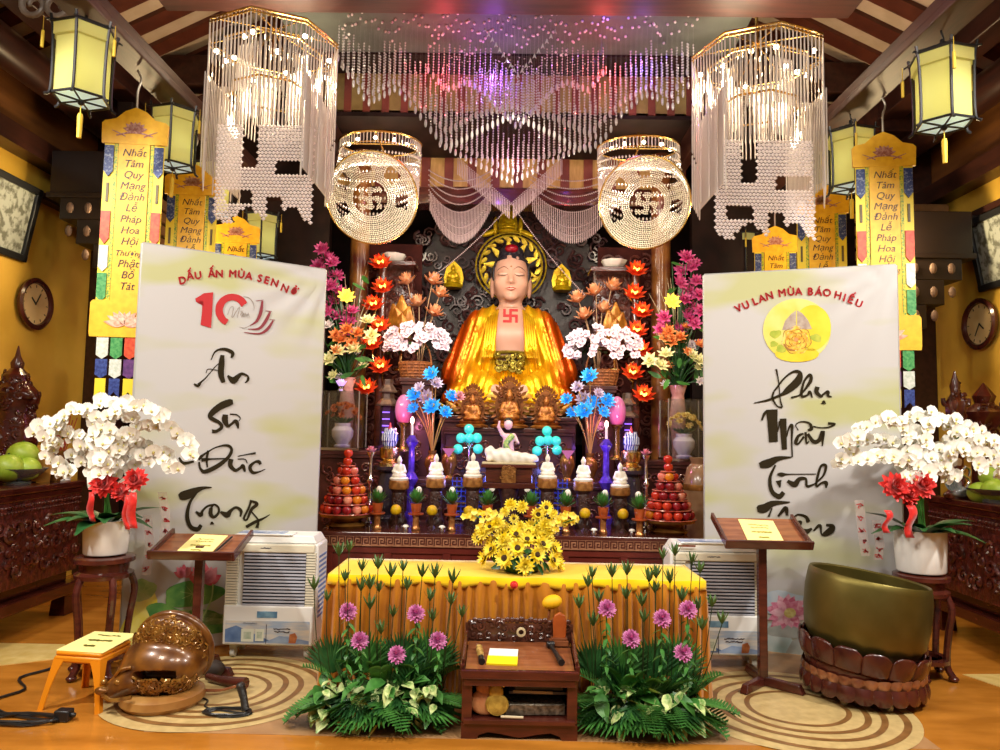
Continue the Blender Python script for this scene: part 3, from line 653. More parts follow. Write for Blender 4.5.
# ================================================================ air coolers
cool_front = mat('cooler_ivory', C('D8D2BC'), rough=.4); slat_m = mat('slat_grey', C('B8BAC6'), rough=.4); void_m = mat('grille_void', (.006, .007, .012), rough=.5)
def air_cooler(loc, label, extra=0):
    t = thing('air_cooler', label, 'air cooler', loc); w, d, h = .60, .26, .655; z0 = .085
    b = MB(); b.box((0, d/2+.02, z0+h/2), (w, d, h)); b.build('housing', white_plastic, t, bevel=.02)
    b = MB(); b.box((0, d/2+.01, z0+h+.022), (w-.02, d-.02, .05), taper=.9); b.box((-.05, d/2-.05, z0+h+.05), (.36, .12, .012)); b.build('lid', [white_plastic], t, bevel=.012)
    MB().box((-.08, .09, z0+h+.058), (.30, .10, .004)).build('control_panel', mat('panel_blue', C('5C78B0'), C('C8D0E0'), rough=.3, scale=25), t, smooth=False)
    g = MB(); g.box((.03, .012, z0+.425), (.405, .02, .34)); gr_ = g.build('grille', void_m, t, smooth=False)
    for i in range(16):
        MB().box((.03, 0, z0+.265+i*.0212), (.40, .012, .0095), rot=(.1, 0, 0)).build('slat', slat_m, gr_, smooth=False)
    for x, ww in ((-.247, .075), (.262, .06)):
        b = MB()
        for i in range(20): b.box((x, .012, z0+.262+i*.0172), (ww, .03, .012))
        b.build('side_rib', cool_front, t, smooth=False)
    MB().box((0, .008, z0+.622), (w-.03, .03, .055)).build('top_fascia', cool_front, t, bevel=.008)
    MB().box((0, .006, z0+.135), (w-.02, .03, .25)).build('water_tank_panel', white_plastic, t, bevel=.01)
    def q(x0, z0_, x1, z1, m, y=-.011):
        return MB().box(((x0+x1)/2, y, (z0_+z1)/2), (abs(x1-x0), .002, abs(z1-z0_)))
    s = q(-.27, z0+.02, .27, z0+.165, 0).build('landscape_sticker', mat('sticker_sky', C('9DB0C8'), C('D8CFC0'), rough=.35, scale=5, stretch=(1, 1, 6)), t, smooth=False)
    b = MB(); y = -.0125
    for pts, m in (([(-.27, .03), (-.27, .11), (-.20, .135), (-.12, .10), (-.02, .06), (.05, .03)], 0), ([(-.02, .03), (.08, .075), (.18, .06), (.27, .045), (.27, .025)], 1), ([(.14, .03), (.145, .085), (.18, .095), (.195, .07), (.185, .03)], 2)):
        b.add([(x, y-.0006*m, z0+z) for x, z in pts], [tuple(range(len(pts)))[::-1] if False else tuple(range(len(pts)))], m)
    for x0, x1, za, zb_ in ((-.165, -.085, .035, .115), (-.075, -.02, .04, .115)): b.box(((x0+x1)/2, y-.002, z0+(za+zb_)/2), (x1-x0, .001, zb_-za), 3); b.box(((x0+x1)/2, y-.003, z0+(za+zb_)/2), ((x1-x0)*.6, .001, (zb_-za)*.55), 4)
    b.box((-.005, y-.002, z0+.085), (.004, .001, .12), 5)
    brush(b, [[(x*1., zz, w_) for x, zz, w_ in st] for st in squig(2, .02, z0+.10, .15, .018, 4, .006)], lambda x, z: V((x, y-.003, z)), 3, 5)
    brush(b, squig(1, -.16, z0+.15, .10, .012, 4, .005), lambda x, z: V((x, y-.003, z)), 3, 6)
    b.build('printed_scene', [flat('mount_blue', '4A6490', '6E88B0', 10), flat('mount_haze', '7C90B4', '9DB0C8', 10), flat('sticker_orange', 'C88450', 'A86038', 30), flat('sticker_cream', 'D8DCCB'), flat('sticker_sage', '9DB09A', 'C0C8B8', 40), flat('sticker_ink', '3A3440'), flat('sticker_grey', '8890A0')], s, smooth=False)
    q(-.07, z0+.185, .06, z0+.225, 0, -.0105).build('blue_label', mat('label_blue', C('2E5E88'), C('7FA8C0'), rough=.3, scale=12), t, smooth=False)
    b = MB(); brush(b, squig(1, -.075, z0+.625, .09, .014, 4, .006), lambda x, z: V((x, -.009, z)), 3, 0); b.build('maker_mark', flat('mark_grey', '55555A'), t, smooth=False)
    b = MB()
    for i in range(13): b.box((w/2+.001, d/2+.02, z0+.18+i*.032), (.004, d-.08, .014))
    b.build('side_vent', mat('vent_blue', C('7088B8'), rough=.4), t, smooth=False)
    for x in (-w/2+.06, w/2-.06):
        for yy in (.07, d-.04):
            b = MB(); b.cyl((x-.014, yy, .034), (x+.014, yy, .034), .033, n=14); b.box((x, yy, .07), (.04, .045, .03)); b.build('caster', [mat('caster_grey', C('C8C8C0'), rough=.4)], t)
    if extra:
        b = MB(); b.box((-.20, .0, z0+.69), (.11, .004, .012)); b.build('sticker', flat('sticker_brown', '7A4030'), t, smooth=False)
    return t
P = at(268, 655, 4.74); air_cooler((P.x-.005, 4.73, .003), 'white air cooler with dark slatted grille beside the red-10 banner')
P = at(716, 665, 4.78); c2 = air_cooler((P.x, 4.72, .003), 'white air cooler partly hidden by the gold draped table and a dark red lectern post', 1)

# ================================================================ lecterns with prayer sheets
def lectern(px, ybot, d, s, label):
    P = at(px, ybot, d); x = P.x; t = thing('lectern', label, 'lectern', (x, d, 0))
    zl, zh = (at(px, 557, d-.05).z, at(px, 533, d+.25).z) if s < 0 else (at(px, 546, d-.05).z, at(px, 518, d+.25).z)
    w = .50; a = math.atan2(zh-zl, .30); M = Matrix.Translation((-.0*s, -.07, zl)) @ Matrix.Rotation(a, 4, 'X')
    L = .30/cos(a)
    b = MB(); b.add(*(lambda m_: (np.concatenate(m_.v), m_.f))(MB().box((0, L/2, -.008), (w, L, .016))), 0, M); b.build('reading_board', brown_wood, t, smooth=False, bevel=.003)
    b = MB()
    for q in (MB().box((0, .0, .012), (w+.02, .018, .055)), MB().box((-w/2, L/2, .008), (.018, L+.02, .045)), MB().box((w/2, L/2, .008), (.018, L+.02, .045))): b.add(np.concatenate(q.v), q.f, 0, M)
    b.build('raised_edge', red_wood, t, smooth=False, bevel=.004)
    b = MB(); b.box((0, .06, (zl)/2+.03), (.05, .05, zl+.04)); b.build('post', red_wood, t, smooth=False, bevel=.006)
    for an in ((-2.35, -.75, 1.6) if s > 0 else (-2.9, -.15, 1.4)):
        b = MB(); q = MB().box((.125, 0, .03), (.25, .05, .05), taper=.8); b.add(np.concatenate(q.v), q.f, 0, Matrix.Translation((0, .06, 0)) @ Matrix.Rotation(an, 4, 'Z')); b.build('foot', red_wood, t, smooth=False, bevel=.006)
    # the sheet lying on it
    Mw = Matrix.Translation((x, d, 0)) @ M
    sh = thing('prayer_sheet', 'yellow printed sheet on the %s' % ('lectern before the white air cooler and green printed leaves' if s < 0 else 'lectern between the gold table and the bronze bowl'), 'paper', Mw.to_translation(), group='yellow sheets on lecterns')
    Ms = Matrix.Translation(-Mw.to_translation()) @ Mw @ Matrix.Translation((.0+.005*s, L/2, .003)) @ Matrix.Rotation(-.06, 4, 'Z')
    b = MB(); q = MB().box((0, 0, 0), (.215, .27, .003)); b.add(np.concatenate(q.v), q.f, 0, Ms); b.build('sheet', yellow_paper, sh, smooth=False)
    b = MB(); brush(b, squig(2, -.075, .07, .15, -.03, 5, .008)+squig(1, -.08, -.01, .16, .02, 5, .015)+squig(1, -.05, -.07, .1, .02, 4, .014), lambda xx, yy: Ms @ V((xx, yy, .0025)), 3); b.build('faint_writing', flat('olive_ink', '9A8A2A'), sh, smooth=False)
    if s < 0:
        pn = MB(); q = MB().tube([(.135, -.10, .012), (.15, .10, .012)], .006, 8); pn.add(np.concatenate(q.v), q.f, 0, Ms); o = pn.build('pen', black_plastic); o.location = Mw.to_translation()
        tag(o, 'black pen lying beside the yellow sheet on the lectern', 'pen')
    return t
lectern(196, 560, 4.40, -1, 'dark red lectern beside the wooden fish drum, before the printed lotus leaves')
lectern(765, 546, 4.42, 1, 'dark red lectern on a thin post between the gold draped table and the bronze bowl')

# ================================================================ orange stool with a sign
t = thing('plastic_stool', 'low orange plastic stool carrying a yellow sign beside the wooden fish drum', 'stool', (at(90, 690, 4.0).x, 4.02, 0), rz=-.12)
org = mat('orange_plastic', C('E08A18'), rough=.35)
h = .29
b = MB(); q = .13
b.box((0, 0, h-.012), (2*q, 2*q, .024)); b.box((0, 0, h-.04), (2*q+.008, 2*q+.008, .035)); b.build('seat', org, t, bevel=.01)
for sx in (-1, 1):
    for sy in (-1, 1):
        b = MB(); x0, x1 = q*.98, q*1.36
        def Lp(z, k): # L shaped leg
            xx = x1+(x0-x1)*z/h; wd = .028+.05*(z/h)**3
            return [(sx*xx, sy*xx, z), (sx*(xx-wd), sy*xx, z), (sx*(xx-wd), sy*(xx-.008), z), (sx*(xx-.008), sy*(xx-.008), z), (sx*(xx-.008), sy*(xx-wd), z), (sx*xx, sy*(xx-wd), z)]
        v = []; f = []; zs = [0, .06, .12, .18, .22, h-.03]
        for z in zs: v += Lp(z, 0)
        for i in range(len(zs)-1):
            for j in range(6): a = i*6+j; c = i*6+(j+1) % 6; f.append((a, c, c+6, a+6))
        f.append((0, 1, 2, 3, 4, 5)); b.add(v, f); b.build('leg', org, t, smooth=False)
sg = thing('sign_sheet', 'yellow laminated notice lying on the low orange stool', 'sign', t.location+V((0, 0, h+.001)), rz=-.12)
b = MB(); q_ = MB().box((0, .03, .004), (.27, .30, .005)); b.add(np.concatenate(q_.v), q_.f, 0, Matrix.Rotation(.06, 4, 'X') @ TR((0, 0, .003))); b.build('sheet', yellow_paper, sg, smooth=False, bevel=.002)
b = MB(); brush(b, squig(1, -.08, .12, .16, .03, 5, .010)+squig(1, -.09, .04, .18, .03, 5, .018)+squig(1, -.05, -.04, .1, .02, 4, .018), lambda x, y: Matrix.Rotation(.06, 4, 'X') @ V((x, y, .0125)), 3); b.build('faint_writing', flat('dark_olive_ink', '6A6420'), sg, smooth=False)

# ================================================================ wooden fish drum on its cushion ring
FP = at(160, 705, 3.97); FX = FP.x
wf_m = mat('gilded_brown_wood', (.21, .08, .012), (.08, .026, .007), rough=.3, scale=12, metal=.1, coat=.5)
t = thing('wooden_fish_drum', 'carved brown wooden fish drum on a wooden ring beside the orange stool', 'drum', (FX, 4.0, 0))
b = MB(); b.lathe([(.0, .0), (.19, .0), (.215, .03), (.21, .065), (.18, .085), (0, .07)], n=40); b.build('cushion_ring', mat('tan_ring', (.42, .22, .06), (.30, .13, .03), rough=.4, scale=7, coat=.3), t)
def fish(X, Y, Z):
    a = ell(X, Y, Z, (-.01, .0, .20), (.215, .17, .15))
    d2 = ell(X, Y+.25*(Z-.27), Z, (.02, .03, .27), (.20, .10, .20)); a = smin(a, d2, .04)
    a = np.maximum(a, -np.maximum(np.abs(Z-.185+.5*(X-.02)**2)-.034, np.maximum(Y+.05, np.abs(X+.02)-.14)))
    return smin(a, cap(X, Y, Z, (-.14, -.11, .15), (-.205, -.14, .11), .075, .05), .04)
v, f = nets(fish, (-.31, -.26, .03), (.27, .24, .50), .0085)
b = MB(); b.add(v, f); b.build('body', wf_m, t, ang=None)
carve_m = mat('carving_gold_brown', (.36, .18, .03), (.16, .06, .012), rough=.25, scale=20, metal=.45, coat=.4)
b = MB()
for i in range(320):
    u_, w_ = RN.uniform(-.18, .19), RN.uniform(-.06, .22)
    x, z = .02+u_, .24+w_; q = 1-((x-.02)/.20)**2-((z-.27)/.19)**2
    if q < .05 or (z < .275 and abs(x+.02) < .085): continue
    p = V((x, .03-.25*(z-.27)-.10*math.sqrt(q), z))
    curl(b, (0, 0), RN.uniform(.014, .028), RN.uniform(0, 6), 1.3, Matrix.Translation(p) @ frame(V(((x-.02)/.05, -math.sqrt(q)/.06, (z-.27)/.05))).to_4x4(), .0065, 0, RN.choice((-1, 1)), 9)
for i in range(90):
    th = RN.uniform(-2.95, -.25); z = RN.uniform(.085, .17); q = 1-((z-.20)/.15)**2; k = math.sqrt(max(.05, q))
    p = V((-.01+.215*cos(th)*k, .17*sin(th)*k, z))
    curl(b, (0, 0), RN.uniform(.018, .03), RN.uniform(0, 6), 1.2, Matrix.Translation(p) @ frame(V((p.x, p.y, (z-.2)))).to_4x4(), .0095, 0, RN.choice((-1, 1)), 9)
b.build('scroll_carving', carve_m, t)
b = MB()
for k in (-1, 1): b.ball((-.195+.035*k, -.175, .165), .016, 0, 8, 6); b.tube(catmull([(-.18, -.13+.03*k, .19), (-.15, -.12+.05*k, .225), (-.10, -.10+.06*k, .235)], 4), .009, 6)
b.ball((-.235, -.185, .125), (.035, .028, .022)); b.tube(catmull([(-.22, -.205, .11), (-.16, -.22, .09), (-.07, -.2, .10)], 4), .010, 6); b.build('dragon_face', carve_m, t)
b = MB(); b.tube([(.02+.205*cos(a), .05-.05*sin(a), .27+.20*sin(a)) for a in np.linspace(-1.2, 2.6, 26)], [.012+.014*sin(PI*i/25) for i in range(26)], 10); b.build('rolled_edge', wf_m, t)
# beater lying behind
t = thing('drum_beater', 'dark wooden drum beater with a pale padded tip behind the wooden fish', 'beater', (at(222, 664, 4.22).x, 4.22, .0))
MB().tube(catmull([(-.12, .10, .035), (.0, .05, .03), (.14, .0, .035)], 4), [.02, .022, .022, .024, .026, .028, .03, .032, .034], 10).build('handle', red_wood, t)
b = MB(); b.ball((-.10, -.14, .045), (.05, .045, .045), 0, 14, 10); b.build('padded_tip', mat('padded_cream', (.62, .50, .36), rough=.8, bump=.3, scale=60), t)
b = MB(); b.tube(catmull([(-.08, -.13, .04), (.03, -.10, .03), (.1, -.03, .03)], 4), .008, 8); b.build('shaft', brown_wood, t)
b = MB(); b.ball((-.12, .18, .055), (.07, .05, .05), 0, 14, 8); b.build('dark_pad', mat('dark_pad', (.03, .018, .012), rough=.7), t)

# ================================================================ bronze singing bowl on a lotus base
BP = at(860, 640, 4.38); t = thing('singing_bowl', 'big dull bronze bowl tilted on a carved dark red lotus base', 'bowl', (BP.x, 4.36, .0)); t.scale = (.87, .87, .965)
r = .388; Mt = TR((0, 0, .27), (0, rad(7.5), 0))
b = MB(); b.lathe([(0, -.02), (.26, -.02), (.33, .02), (r*.96, .09), (r, .20), (r*1.005, .32), (r*.985, .40), (r*.965, .435), (r*.95, .44), (r*.915, .43), (r*.935, .32), (r*.93, .2), (r*.87, .1), (.3, .03), (0, .02)], Mt, n=64); b.build('bowl', bronze, t)
lot_m = mat('lotus_base_red', (.045, .009, .007), (.085, .018, .011), rough=.25, scale=7, coat=.35); lot_g = mat('lotus_base_gilt', (.34, .14, .06), (.20, .07, .035), rough=.22, scale=16, coat=.5, metal=.3)
b = MB(); b.lathe([(0, .045), (.345, .045), (.375, .06), (.38, .10), (.355, .125), (.345, .15), (.36, .18), (.36, .22), (.33, .24), (0, .24)], n=56); b.build('base_drum', lot_m, t)
def hug(r0, r1, z0, z1, w, bulge, top=.55, n=9, k=8):
    """a broad petal hugging the drum, rounded at its upper rim"""
    v = []; f = []
    for i in range(k+1):
        q = i/k
        for j in range(n+1):
            x = (j/n-.5)*2; ee = (1-abs(x)**3.2*top*q) if True else 1
            zz = z0+(z1-z0)*q*ee; an = x*w/2; rr = r0+(r1-r0)*q+bulge*(1-x*x)*sin(PI*(.15+.8*q))
            v.append((rr*cos(an), rr*sin(an), zz))
    for i in range(k):
        for j in range(n): a = i*(n+1)+j; f.append((a, a+1, a+n+2, a+n+1))
    return v, f
pp = hug(.355, .392, .185, .325, 2*PI/14*1.02, .022, .28)
for i in range(14):
    b = MB(); b.add(*pp, 0, Mt @ Matrix.Translation((0, 0, -.27)) @ Matrix.Rotation(2*PI*i/14, 4, 'Z')); b.build('lotus_petal', lot_m, t, solid=.012)
b = MB(); pb = hug(.355, .372, .115, .185, 2*PI/30, .02, .1, 5, 6)
for i in range(30): b.add(*pb, 0, Matrix.Rotation(2*PI*i/30, 4, 'Z'))
b.build('gilt_petal_row', lot_g, t)
b = MB(); pc = hug(.372, .385, .135, .045, 2*PI/22, .018, .25, 6, 6)
for i in range(22): b.add(*pc, 0, Matrix.Rotation(2*PI*i/22, 4, 'Z'))
b.build('lower_petal_row', lot_m, t)
for a in (-2.4, -1.5, -.6, .8, 2.2):
    b = MB(); c = V((.30*cos(a), .30*sin(a), .026)); b.cyl(c-V((.013, 0, 0)), c+V((.013, 0, 0)), .026, n=12); b.box((c.x, c.y, .05), (.03, .035, .02)); b.build('caster', mat('caster_pale', (.5, .42, .3), rough=.4), t)

# ================================================================ cables
def cable(pts, r, name, label, cat='cable', plug=None):
    o = MB().tube(catmull(pts, 5), r, 6)
    o = o.build(name, black_plastic); tag(o, label, cat); return o
def coil(cx, cy, rx, ry, n, r, seed, lead, dx=0.):
    k = random.Random(seed); p = []
    for i in range(n*12):
        a = 2*PI*i/12; p.append((cx+dx*i/(n*12)+rx*(1+k.uniform(-.12, .12))*cos(a), cy+ry*(1+k.uniform(-.15, .15))*sin(a), r+.004+.012*abs(sin(i*.37))))
    return lead+p
C1 = at(24, 714, 3.72); l1 = atz(38, 640, .01)
t = thing('cable_coil', 'black cable coil with a plug beside the low orange stool', 'cable', (C1.x, 3.71, 0))
q = coil(0, 0, .17, .055, 4, .0075, 3, [(-.46, 1.1, .01), (-.34, .8, .01), (-.42, .6, .01), (-.27, .42, .01), (-.32, .25, .01), (-.14, .08, .01)])
MB().tube(catmull(q, 4), .0075, 6).build('cord', black_plastic, t)
b = MB(); b.box((.19, .03, .03), (.075, .06, .055)); b.cyl((.22, .03, .03), (.25, .03, .03), .012); b.build('plug', black_plastic, t, bevel=.008)
C2 = at(228, 705, 3.86)
t = thing('microphone_cable', 'black coiled cable with a small upright microphone beside the wooden fish drum', 'cable', (C2.x, 3.86, 0))
q = coil(0, 0, .12, .05, 4, .005, 8, [(-.22, .20, .01), (-.17, .16, .01), (-.13, .06, .01)])
MB().tube(catmull(q, 4), .005, 6).build('cord', black_plastic, t)
b = MB(); b.tube([(.09, .01, .02), (.07, .03, .075), (.05, .045, .12)], [.02, .019, .023], 12); b.ball((.046, .048, .128), (.025, .025, .022)); b.build('microphone', mat('mic_black', (.02, .018, .016), rough=.35, bump=.3, scale=90), t)
# ================================================================ gold draped table
TX0, TX1, TY0, TY1 = at(328, 577, 4.12).x, at(706, 582, 4.12).x, 4.12, 4.62; TZ = at(515, 578, 4.12).z; TC = (TX0+TX1)/2
top_m = mat('bright_yellow_satin', C('F2C400'), C('F7D21E'), rough=.8, spec=.1, scale=3, sheen=.3); skirt_m = mat('amber_satin', C('C47E12'), C('A8640E'), rough=.35, scale=5, sheen=.3)
t = thing('draped_table', 'long table draped in bright yellow cloth with an amber pleated skirt', 'table', (TC, TY0, 0))
hw = (TX1-TX0)/2; dp = TY1-TY0
b = MB(); n, mrow = 60, 8; v = []; f = []
for j in range(mrow+1):
    for i in range(n+1):
        x = -hw+2*hw*i/n
        if j <= 5: y = dp*(1-j/5); z = TZ
        else: y = -.006-.004*sin(i*.9); z = TZ-(.012, .03, .05)[j-6]*(1+.25*sin(i*.7)*(j > 6))
        v.append((x, y, z+.003*sin(i*.5)*sin(j)))
for j in range(mrow):
    for i in range(n): a = j*(n+1)+i; f.append((a, a+n+1, a+n+2, a+1))
b.add(v, f); b.build('top_cloth', top_m, t, solid=.005)
b = MB(); path = [(-hw, dp)]+[(-hw, 0)]+[(hw, 0)]+[(hw, dp)]
# pleats along the rim
pts = []
def seg(p, q, n):
    for i in range(n): pts.append((p[0]+(q[0]-p[0])*i/n, p[1]+(q[1]-p[1])*i/n))
seg(path[0], path[1], 40); seg(path[1], path[2], 330); seg(path[2], path[3], 40); pts.append(path[3])
v = []; f = []; zs = [TZ-.004, TZ-.03, TZ-.12, TZ-.3, TZ-.5, .02]; pr = random.Random(4); amp = []; ph = 0; phs = []
for i in range(len(pts)):
    ph += .56*(1+.28*sin(i*.13)+.2*sin(i*.041+1)); phs.append(ph)
for k, z in enumerate(zs):
    for i, (x, y) in enumerate(pts):
        g = (0, .3, .7, .9, 1., 1.1)[k]; o = g*(.028*sin(phs[i])+.006*sin(phs[i]*.37+k*.5))
        fl = .02*k/5
        if 40 <= i < 370: v.append((x*(1+.02*k/5), y-o-fl, z))
        else: v.append((x+(o+fl)*(1 if x > 0 else -1), y, z))
N_ = len(pts)
for k in range(len(zs)-1):
    for i in range(N_-1): a = k*N_+i; f.append((a, a+N_, a+N_+1, a+1))
b.add(v, f); b.build('pleated_skirt', skirt_m, t, ang=None)
b = MB()
P = at(514, 583, 4.12); rl = P-V((TC, TY0, 0)); rl.y = -.05
for k in range(5): b.add(*ring(0, 0, 0, 0.022-.004*k, 0, 0)[:2], 0, Matrix.Translation(rl) @ Matrix.Rotation(PI/2, 4, 'X') @ Matrix.Translation((0, 0, .004*k)))
b.ball(rl, (.018, .014, .016)); b.build('red_rosette', red_cloth, t)
for sx in (-1, 1):
    for yy in (.06, dp-.06): MB().box((sx*(hw-.08), yy, TZ/2-.01), (.05, .05, TZ-.02)).build('leg', brown_wood, t, smooth=False)

# ================================================================ low chanting desk and what is on it
DY = 3.63; DX = at(519, 738, DY).x; t = thing('chanting_desk', 'low dark red wooden chanting desk with a carved back rail before the gold table', 'desk', (DX, DY, 0)); CDK = t
w = .565; dd = .32; zf, zr_ = at(519, 672, DY).z, at(519, 643, DY+dd).z; sl = math.atan2(zr_-zf, dd)
b = MB(); b.box((0, dd/2, (zf+zr_)/2), (w-.03, dd, .014), rot=(sl, 0, 0)); b.build('sloped_top', brown_wood, t, smooth=False)
b = MB(); b.box((0, -.005, zf-.012), (w+.012, .03, .042)); b.box((0, -.002, zf-.05), (w-.02, .02, .035))
for s in (-1, 1): b.box((s*w/2, dd/2, (zf+zr_)/2+.006), (.022, dd, .045), rot=(sl, 0, 0)); b.box((s*(w/2-.003), dd/2, (zf+zr_)/2+.035), (.016, dd*.9, .05), rot=(sl*1.6, 0, 0))
b.build('edge_frame', red_wood, t, smooth=False, bevel=.004)
b = MB(); b.box((0, dd+.012, zr_+.05), (w+.01, .014, .10)); 
scrollwork(b, w-.02, .10, TR((0, dd+.003, zr_+.058), (PI/2, 0, 0)), .042, .007)
for i in range(22): x = -w/2+.02+i*(w-.04)/21; b.ball((x, dd+.01, zr_+.10+.012*abs(sin(i*1.3))+.01*(1-abs(x)/w*2)), (.016, .009, .016), 0, 8, 5)
b.build('carved_back_rail', mat('carved_rail', (.06, .018, .011), (.11, .034, .02), rough=.3, scale=20, coat=.4), t)
b = MB(); b.lathe([(.014, 0), (.025, .004), (.025, .010), (.014, .012)], caps=False, M=TR((0.01, dd-.012, zr_+.062), (PI/2, 0, 0)), n=20); b.build('pale_medallion', mat('bone_inlay', C('D8C8A0'), rough=.4), t)
b = MB()
for s in (-1, 1): b.box((s*(w/2-.025), dd/2+.0, .17), (.05, dd-.01, .30))
b.box((0, dd, .19), (w-.02, .015, .33)); b.build('side_panel', red_wood, t, smooth=False, bevel=.004)
b = MB(); b.box((0, dd/2, .085), (w-.05, dd, .02)); b.box((0, -.002, .085), (w-.02, .02, .022)); b.build('lower_shelf', red_wood, t, smooth=False, bevel=.003)
b = MB(); b.box((.09, dd*.68, .176), (w/2, dd*.5, .012)); b.build('inner_shelf', mat('grey_shelf', (.30, .26, .24), rough=.5), t, smooth=False)
ap = [(-w/2, .075), (-w/2, 0), (-w/2+.075, 0), (-w/2+.085, .02), (-w/2+.13, .035), (-.09, .028), (-.03, .016), (0, .012), (.03, .016), (.09, .028), (w/2-.13, .035), (w/2-.085, .02), (w/2-.075, 0), (w/2, 0), (w/2, .075)]
b = MB(); b.prism(ap, .022, TR((0, .022, 0), (PI/2, 0, 0))); b.build('apron', red_wood, t, smooth=False)
for s in (-1, 1):
    for yy in (.03, dd-.02): MB().box((s*(w/2-.03), yy, .04), (.055, .05, .08)).build('leg', red_wood, t, smooth=False)
def desk_pt(x, y): return V((DX+x, DY+y, zf+(zr_-zf)*y/dd+.0075))
o = thing('prayer_booklet', 'white and yellow booklet lying on the sloped chanting desk', 'booklet', desk_pt(-.085, .13), rot=(sl, 0, -.06))
MB().box((0, .045, .004), (.148, .082, .008)).build('white_page', white_paper, o, smooth=False); MB().box((.0, -.040, .004), (.153, .088, .0085)).build('yellow_page', mat('vivid_yellow_paper', C('F2DC10'), rough=.6), o, smooth=False)
o = thing('carved_striker', 'gilt carved wooden striker with a dark tip on the chanting desk', 'striker', desk_pt(-.20, .13), rot=(sl, 0, .13))
b = MB(); b.tube([(0, .09-.018*i, .018+.002*(i % 2)) for i in range(8)], [.010, .017, .013, .019, .014, .018, .015, .012], 10); b.build('shaft', mat('gilt_shaft', C('C9A860'), C('8A6A30'), rough=.35, scale=60), o)
b = MB(); b.cyl((0, -.035, .018), (0, -.085, .018), .014, .017); b.build('tip', black_plastic, o)
o = thing('bell_striker', 'black bell striker with a thick head on the chanting desk', 'striker', desk_pt(.185, .15), rot=(sl, 0, .22))
b = MB(); b.tube([(0, .10, .018), (0, .05, .018), (0, -.02, .018), (0, -.10, .018)], [.014, .010, .012, .017], 12); b.build('handle', black_plastic, o); b = MB(); b.cyl((-.02, .105, .02), (.02, .105, .02), .017); b.build('head', black_plastic, o, bevel=.003)
# little wooden stand with a yellow drop behind the rail
bx = at(559, 632, DY+dd-.05).x; o = thing('mallet_rest', 'small reddish wooden stand with arched back against the desk rail under the yellow mallet head', 'stand', (bx, DY+dd-.045, zf+(zr_-zf)*(dd-.045)/dd+.012))
zb0 = .03
b = MB(); b.box((0, 0, zb0/2), (.10, .05, zb0)); b.box((0, .0, zb0+.006), (.085, .045, .014)); b.build('base', brown_wood, o, smooth=False, bevel=.004)
b = MB(); b.prism([(-.033, 0), (.033, 0), (.036, .085), (.028, .115), (.0, .13), (-.028, .115), (-.036, .085)], .026, TR((0.003, .013, zb0+.01), (PI/2, 0, 0))); b.build('arched_back', mat('reddish_wood', C('B05A28'), C('984418'), rough=.35, scale=8), o, bevel=.004)
o = thing('yellow_sponge_head', 'yellow egg-shaped padded mallet head leaning beside the small wooden stand', 'mallet', (at(552, 602, 4.02).x, 4.02, at(552, 602, 4.02).z))
b = MB(); b.ball((0, 0, 0), (.055, .038, .038), 0, 18, 12, rot=(0, -.25, 0)); b.build('head', mat('yellow_fabric', C('EDB810'), rough=.6), o); b = MB(); b.cyl((-.01, 0, -.02), (-.025, .0, -.135), .007); b.build('stick', brown_wood, o)
o = tag(MB().tube([tuple(at(543, 634, 3.97)), tuple(at(551, 628, 3.97))], [.013, .013], 10).build('white_wrapped_tube', white_paper), 'short white tube leaning on the carved rail beside the wooden stand', 'tube')
# things on the desk's shelves
o = thing('carved_plaque', 'gourd-shaped gilt and pinkish carved plaque in the chanting desk', 'plaque', (DX-.135, DY+.03, .100), rot=(-.12, 0, 0))
b = MB(); b.ball((-.035, .016, .06), (.075, .018, .062), 0, 18, 10); b.ball((-.03, .016, .125), (.05, .016, .045), 0, 16, 10); b.build('pink_gourd', mat('pinkish_wood', C('C89060'), C('B87850'), rough=.4, scale=18, bump=.4), o)
b = MB(); b.ball((.025, -.008, .055), (.058, .016, .052), 0, 18, 10); b.ball((.02, -.008, .112), (.036, .014, .04), 0, 14, 8); b.tube(catmull([(.0, -.02, .15), (.03, -.02, .165), (.06, -.015, .14)], 4), .008, 6)
for k in range(5): b.add(*ring(0, 0, .012+.008*k, .016+.008*k, 0, 0), 0, TR((.025, -.025+.001*k, .055), (PI/2, 0, 0)))
b.build('gilt_gourd', mat('gilt_pale', C('CDB050'), C('A88838'), rough=.35, scale=30, metal=.3), o)
o = tag(MB().box((DX+.075, DY+.12, .125), (.30, .14, .055), rot=(0, 0, .05)).build('wrapped_parcel', mat('foil_grey', C('8A8070'), C('50483C'), rough=.25, scale=40, metal=.4, bump=.4), bevel=.006), 'grey crinkled parcel on the lower shelf of the chanting desk', 'parcel')
o = tag(MB().box((DX+.10, DY+.2, .245), (.25, .18, .10)).build('black_box', black_plastic, bevel=.006), 'black box at the back of the chanting desk above a grey shelf', 'box')
o = tag(MB().box((DX+.07, DY+.14, .192), (.20, .08, .012), rot=(0, 0, -.05)).build('folded_paper', mat('old_paper', C('B8AC98'), rough=.7), smooth=False), 'folded grey paper under the black box inside the chanting desk', 'paper')
o = tag(MB().tube([(DX-.09, DY+.01, .105), (DX+.02, DY+.006, .105)], .007, 8).build('incense_stick', mat('pale_stick', C('C8B898'), rough=.6)), 'pale stick on the lower shelf edge of the chanting desk', 'stick')

